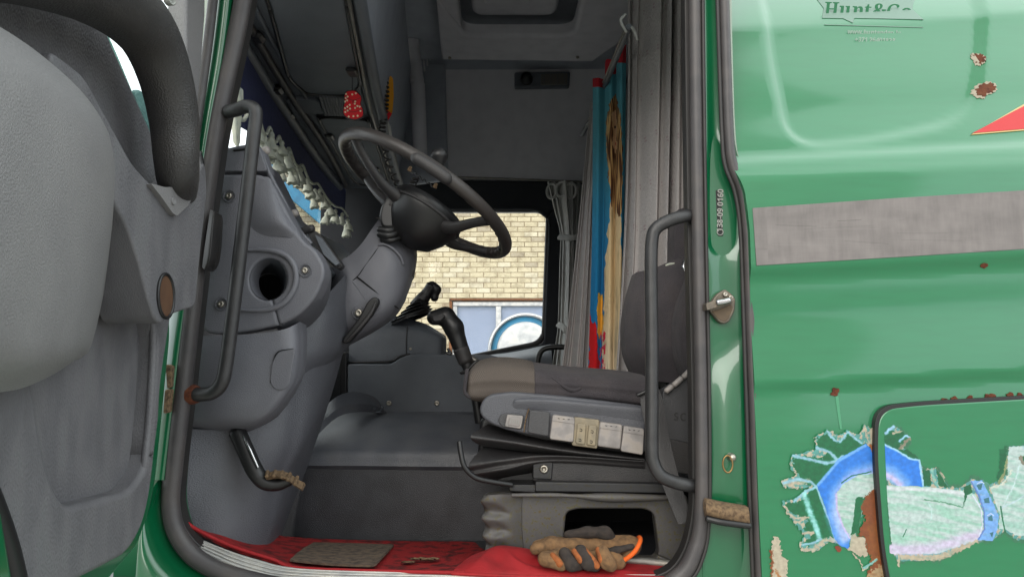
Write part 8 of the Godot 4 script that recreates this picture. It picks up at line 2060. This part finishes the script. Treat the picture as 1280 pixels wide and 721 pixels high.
func tube(g: Geo, path: Array, radius, sides := 12, count := 0, closed := false, squash := 1.0, up := Vector3.UP) -> void:
	# a round bar along a smooth path; radius is one number or one for each given point; squash flattens it along up
	var k := path.size()
	if count == 0:
		count = k * 6
	var c := spline(path, count, closed)
	var rad := []
	if radius is Array:
		var rr := []
		for q in radius:
			rr.append(Vector3(q, 0, 0))
		for q in spline(rr, count, closed):
			rad.append(q.x)
	else:
		for i in count:
			rad.append(radius)
	var grid := []
	var side := Vector3.ZERO
	for i in count:
		var t: Vector3 = (c[(i + 1) % count] - c[(i - 1 + count) % count] if closed else c[mini(i + 1, count - 1)] - c[maxi(i - 1, 0)]).normalized()
		if side == Vector3.ZERO or squash != 1.0:
			side = t.cross(up)
			if side.length() < 0.05:
				side = t.cross(Vector3.RIGHT if absf(t.x) < 0.9 else Vector3.BACK)
		side = (side - t * side.dot(t)).normalized()
		var o := t.cross(side).normalized()
		var ring := []
		for s in sides:
			var a := TAU * s / sides
			ring.append(c[i] + (side * cos(a) + o * sin(a) * squash) * rad[i])
		grid.append(ring)
	if closed:
		grid.append(grid[0])
	else:
		for e in 2:
			var ring: Array = grid[0] if e == 0 else grid[grid.size() - 1]
			var m: Vector3 = c[0] if e == 0 else c[count - 1]
			var t: Vector3 = (c[0] - c[1] if e == 0 else c[count - 1] - c[count - 2]).normalized()
			var r: float = rad[0] if e == 0 else rad[count - 1]
			var extra := []
			for q in [[0.72, 0.4], [0.05, 0.55]]:
				var rr := []
				for p in ring:
					rr.append(m + (p - m) * q[0] + t * r * q[1])
				extra.append(rr)
			if e == 0:
				extra.reverse()
				grid = extra + grid
			else:
				grid = grid + extra
	skin(g, grid, Vector3.UP, true)


func lathe(g: Geo, base: Vector3, axis: Vector3, profile: Array, sides := 24) -> void:
	# profile: [radius, height along the axis]
	axis = axis.normalized()
	var u := axis.cross(Vector3.RIGHT if absf(axis.x) < 0.8 else Vector3.UP).normalized()
	var w := axis.cross(u)
	var grid := []
	for q in profile:
		var ring := []
		for s in sides:
			var a := TAU * s / sides
			ring.append(base + axis * q[1] + (u * cos(a) + w * sin(a)) * maxf(q[0], 0.0002))
		grid.append(ring)
	skin(g, grid, Vector3.UP, true)


func block(g: Geo, xf: Transform3D, size: Vector3, bevel := 0.003) -> void:
	# a box with rounded edges about the origin of xf
	var h := size / 2
	var b := minf(bevel, 0.45 * minf(size.x, minf(size.y, size.z)))
	var s := []
	for q in [[-1, -1], [1, -1], [1, 1], [-1, 1]]:
		s.append(Vector3(q[0] * h.x, q[1] * h.y, 0))
	s = rounded(s, b, 1)
	var f := []
	var r := []
	for q in s:
		f.append(xf * (q + Vector3(0, 0, h.z)))
		r.append(xf * (q + Vector3(0, 0, 0.0)))
	slab(g, f, xf.basis * Vector3(0, 0, -h.z), b, 1)
	slab(g, r, xf.basis * Vector3(0, 0, -h.z), 0.0005, 1)


func box(g: Geo, c: Vector3, size: Vector3, bevel := 0.003) -> void:
	# an upright box with chamfered edges: 44 triangles
	var h := size / 2
	var b := minf(bevel, 0.45 * minf(size.x, minf(size.y, size.z)))
	var ax := [Vector3.RIGHT, Vector3.UP, Vector3.BACK]
	for k in 3:
		var d: Vector3 = ax[k]
		var e: Vector3 = ax[(k + 1) % 3]
		var o: Vector3 = ax[(k + 2) % 3]
		var he := h.dot(e)
		var ho := h.dot(o)
		var hd := h.dot(d)
		for s: float in [-1.0, 1.0]:
			var q := []
			for t in [[-1, -1], [1, -1], [1, 1], [-1, 1]]:
				q.append(c + d * s * hd + e * t[0] * (he - b) + o * t[1] * (ho - b))
			g.quad(q[0], q[1], q[2], q[3], d * s, d * s, d * s, d * s, Vector2(0, 0), Vector2(1, 0), Vector2(1, 1), Vector2(0, 1))
			for t: float in [-1.0, 1.0]:
				# the chamfer between faces d and e, along o
				var nn := (d * s + e * t).normalized()
				var a := c + d * s * hd + e * t * (he - b)
				var a2 := c + d * s * (hd - b) + e * t * he
				g.quad(a - o * (ho - b), a + o * (ho - b), a2 + o * (ho - b), a2 - o * (ho - b), nn, nn, nn, nn)
	for sx: float in [-1.0, 1.0]:
		for sy: float in [-1.0, 1.0]:
			for sz: float in [-1.0, 1.0]:
				var nn := Vector3(sx, sy, sz).normalized()
				g.tri(c + Vector3(sx * h.x, sy * (h.y - b), sz * (h.z - b)), c + Vector3(sx * (h.x - b), sy * h.y, sz * (h.z - b)), c + Vector3(sx * (h.x - b), sy * (h.y - b), sz * h.z), nn, nn, nn)


func nets(g: Geo, bones: Array, cell: float, blend: float, squash := Vector3.ONE) -> void:
	# surface nets round tapered capsules [from, radius, to, radius] joined smoothly
	var lo := Vector3.INF
	var hi := -Vector3.INF
	for b in bones:
		for e: int in [0, 2]:
			var r: Vector3 = Vector3.ONE * (b[e + 1] + blend + cell * 2)
			lo = lo.min(b[e] - r)
			hi = hi.max(b[e] + r)
	var nx := int((hi.x - lo.x) / cell) + 2
	var ny := int((hi.y - lo.y) / cell) + 2
	var nz := int((hi.z - lo.z) / cell) + 2
	var f := PackedFloat32Array()
	f.resize(nx * ny * nz)
	f.fill(1.0)
	for b in bones:
		var a: Vector3 = b[0]
		var e: Vector3 = b[2]
		var ra: float = b[1]
		var rb: float = b[3]
		var flat: float = b[4] if b.size() > 4 else 1.0
		var reach: float = maxf(ra, rb) + blend * 2 + cell * 2
		var p0 := ((a.min(e) - Vector3.ONE * reach - lo) / cell).max(Vector3.ZERO)
		var p1 := (a.max(e) + Vector3.ONE * reach - lo) / cell
		var ab := e - a
		var l2 := maxf(ab.length_squared(), 1e-9)
		for z in range(int(p0.z), mini(int(p1.z) + 1, nz)):
			for y in range(int(p0.y), mini(int(p1.y) + 1, ny)):
				for x in range(int(p0.x), mini(int(p1.x) + 1, nx)):
					var p := lo + Vector3(x, y, z) * cell
					var t := clampf((p - a).dot(ab) / l2, 0.0, 1.0)
					var dv := p - (a + ab * t)
					dv.y *= flat
					var d := dv.length() - lerpf(ra, rb, t)
					var i := x + nx * (y + ny * z)
					var o := f[i]
					var h := maxf(blend - absf(o - d), 0.0) / blend
					f[i] = minf(o, d) - h * h * blend * 0.25
	var id := {}
	var vs := PackedVector3Array()
	for z in nz - 1:
		for y in ny - 1:
			for x in nx - 1:
				var i0 := x + nx * (y + ny * z)
				var inside := 0
				for c in 8:
					if f[i0 + (c & 1) + nx * ((c >> 1 & 1) + ny * (c >> 2))] < 0.0:
						inside += 1
				if inside == 0 or inside == 8:
					continue
				var s := Vector3.ZERO
				var k := 0
				for c in 8:
					for ax in [1, 2, 4]:
						if c & ax:
							continue
						var i := i0 + (c & 1) + nx * ((c >> 1 & 1) + ny * (c >> 2))
						var c2: int = c | ax
						var j := i0 + (c2 & 1) + nx * ((c2 >> 1 & 1) + ny * (c2 >> 2))
						if (f[i] < 0.0) != (f[j] < 0.0):
							var t := f[i] / (f[i] - f[j])
							var pa := Vector3(c & 1, c >> 1 & 1, c >> 2)
							var pb := Vector3(c2 & 1, c2 >> 1 & 1, c2 >> 2)
							s += pa.lerp(pb, t)
							k += 1
				id[i0] = vs.size()
				vs.append(lo + (Vector3(x, y, z) + s / k) * cell)
	var quads := []
	var step := [1, nx, nx * ny]
	for i0 in id:
		for ax in 3:
			var j: int = i0 + step[ax]
			if j >= f.size() or (f[i0] < 0.0) == (f[j] < 0.0):
				continue
			var s1: int = step[(ax + 1) % 3]
			var s2: int = step[(ax + 2) % 3]
			if id.has(i0 - s1) and id.has(i0 - s2) and id.has(i0 - s1 - s2):
				quads.append([id[i0], id[i0 - s1], id[i0 - s1 - s2], id[i0 - s2], f[i0] < 0.0])
	var nm := PackedVector3Array()
	nm.resize(vs.size())
	for q in quads:
		var k := (vs[q[2]] - vs[q[0]]).cross(vs[q[3]] - vs[q[1]])
		if not q[4]:
			k = -k
		for e in 4:
			nm[q[e]] += k
	for i in nm.size():
		nm[i] = nm[i].normalized()
	for q in quads:
		g.quad(vs[q[0]], vs[q[1]], vs[q[2]], vs[q[3]], nm[q[0]], nm[q[1]], nm[q[2]], nm[q[3]])


# ---------------------------------------------------------------- naming
func tag(o: Node3D, label: String, category: String, group := "") -> Node3D:
	o.set_meta("label", label)
	o.set_meta("category", category)
	if group:
		o.set_meta("group", group)
	return o


func thing(called: String, at: Vector3, label: String, category: String, group := "") -> Node3D:
	var o := Node3D.new()
	o.name = numbered(self, called)
	o.position = at
	add_child(o)
	return tag(o, label, category, group)


func numbered(parent: Node, called: String) -> String:
	var k := "%s/%s" % [parent.get_instance_id(), called]
	used[k] = used.get(k, -1) + 1
	return called if used[k] == 0 else "%s_%03d" % [called, used[k]]


func put(g: Geo, called: String, m: Material, parent: Node3D = null, label := "") -> MeshInstance3D:
	# commits a mesh as one named object; its place is its parent's base
	var o := MeshInstance3D.new()
	var base := Vector3.ZERO
	var p := parent
	while p != null and p != self:
		base += p.position
		p = p.get_parent() as Node3D
	o.mesh = g.mesh(base)
	o.material_override = m
	var host: Node3D = parent if parent else self
	o.name = numbered(host, called)
	host.add_child(o, true)
	if label:
		o.set_meta("label", label)
	return o


func copy_at(o: Node3D, at: Vector3, parent: Node3D = null) -> Node3D:
	var c := o.duplicate() as Node3D
	var host: Node3D = parent if parent else self
	var plain_name := String(o.name)
	if plain_name.length() > 4 and plain_name[-4] == "_" and plain_name.right(3).is_valid_int():
		plain_name = plain_name.left(-4)
	c.name = numbered(host, plain_name)
	host.add_child(c, true)
	c.position = at
	return c


# ---------------------------------------------------------------- materials
func tone(c: Color, k: float) -> Color:
	return Color(clampf(c.r * k, 0, 1), clampf(c.g * k, 0, 1), clampf(c.b * k, 0, 1))


func noise_tex(freq: float, octaves: int, ramp: Array, size := 512, kind := FastNoiseLite.TYPE_SIMPLEX_SMOOTH, offs := 0) -> NoiseTexture2D:
	var n := FastNoiseLite.new()
	n.noise_type = kind
	n.frequency = freq
	n.fractal_octaves = octaves
	n.seed = 7 + offs
	var t := NoiseTexture2D.new()
	t.width = size; t.height = size
	t.seamless = true
	t.noise = n
	if ramp:
		var gr := Gradient.new()
		var off := PackedFloat32Array()
		var col := PackedColorArray()
		for r in ramp:
			off.append(r[0]); col.append(r[1])
		gr.offsets = off; gr.colors = col
		t.color_ramp = gr
	return t


func bump_tex(freq: float, octaves: int, strength: float, size := 512, kind := FastNoiseLite.TYPE_SIMPLEX_SMOOTH) -> NoiseTexture2D:
	var t := noise_tex(freq, octaves, [], size, kind, 31)
	t.as_normal_map = true
	t.bump_strength = strength
	return t


func mat(c: Color, rough: float, metal := 0.0) -> StandardMaterial3D:
	var m := StandardMaterial3D.new()
	m.albedo_color = c
	m.roughness = rough
	m.metallic = metal
	m.cull_mode = BaseMaterial3D.CULL_DISABLED
	return m


func worn(c: Color, rough: float, spread: Texture2D, bump: Texture2D, scale: float, depth := 0.5) -> StandardMaterial3D:
	# colour times a computed spread of dust and wear, with a fine grain, mapped by place
	var m := mat(c, rough)
	m.albedo_texture = spread
	m.uv1_triplanar = true
	m.uv1_world_triplanar = true
	m.uv1_scale = Vector3.ONE * scale
	if bump:
		m.normal_enabled = true
		m.normal_texture = bump
		m.normal_scale = depth
	return m
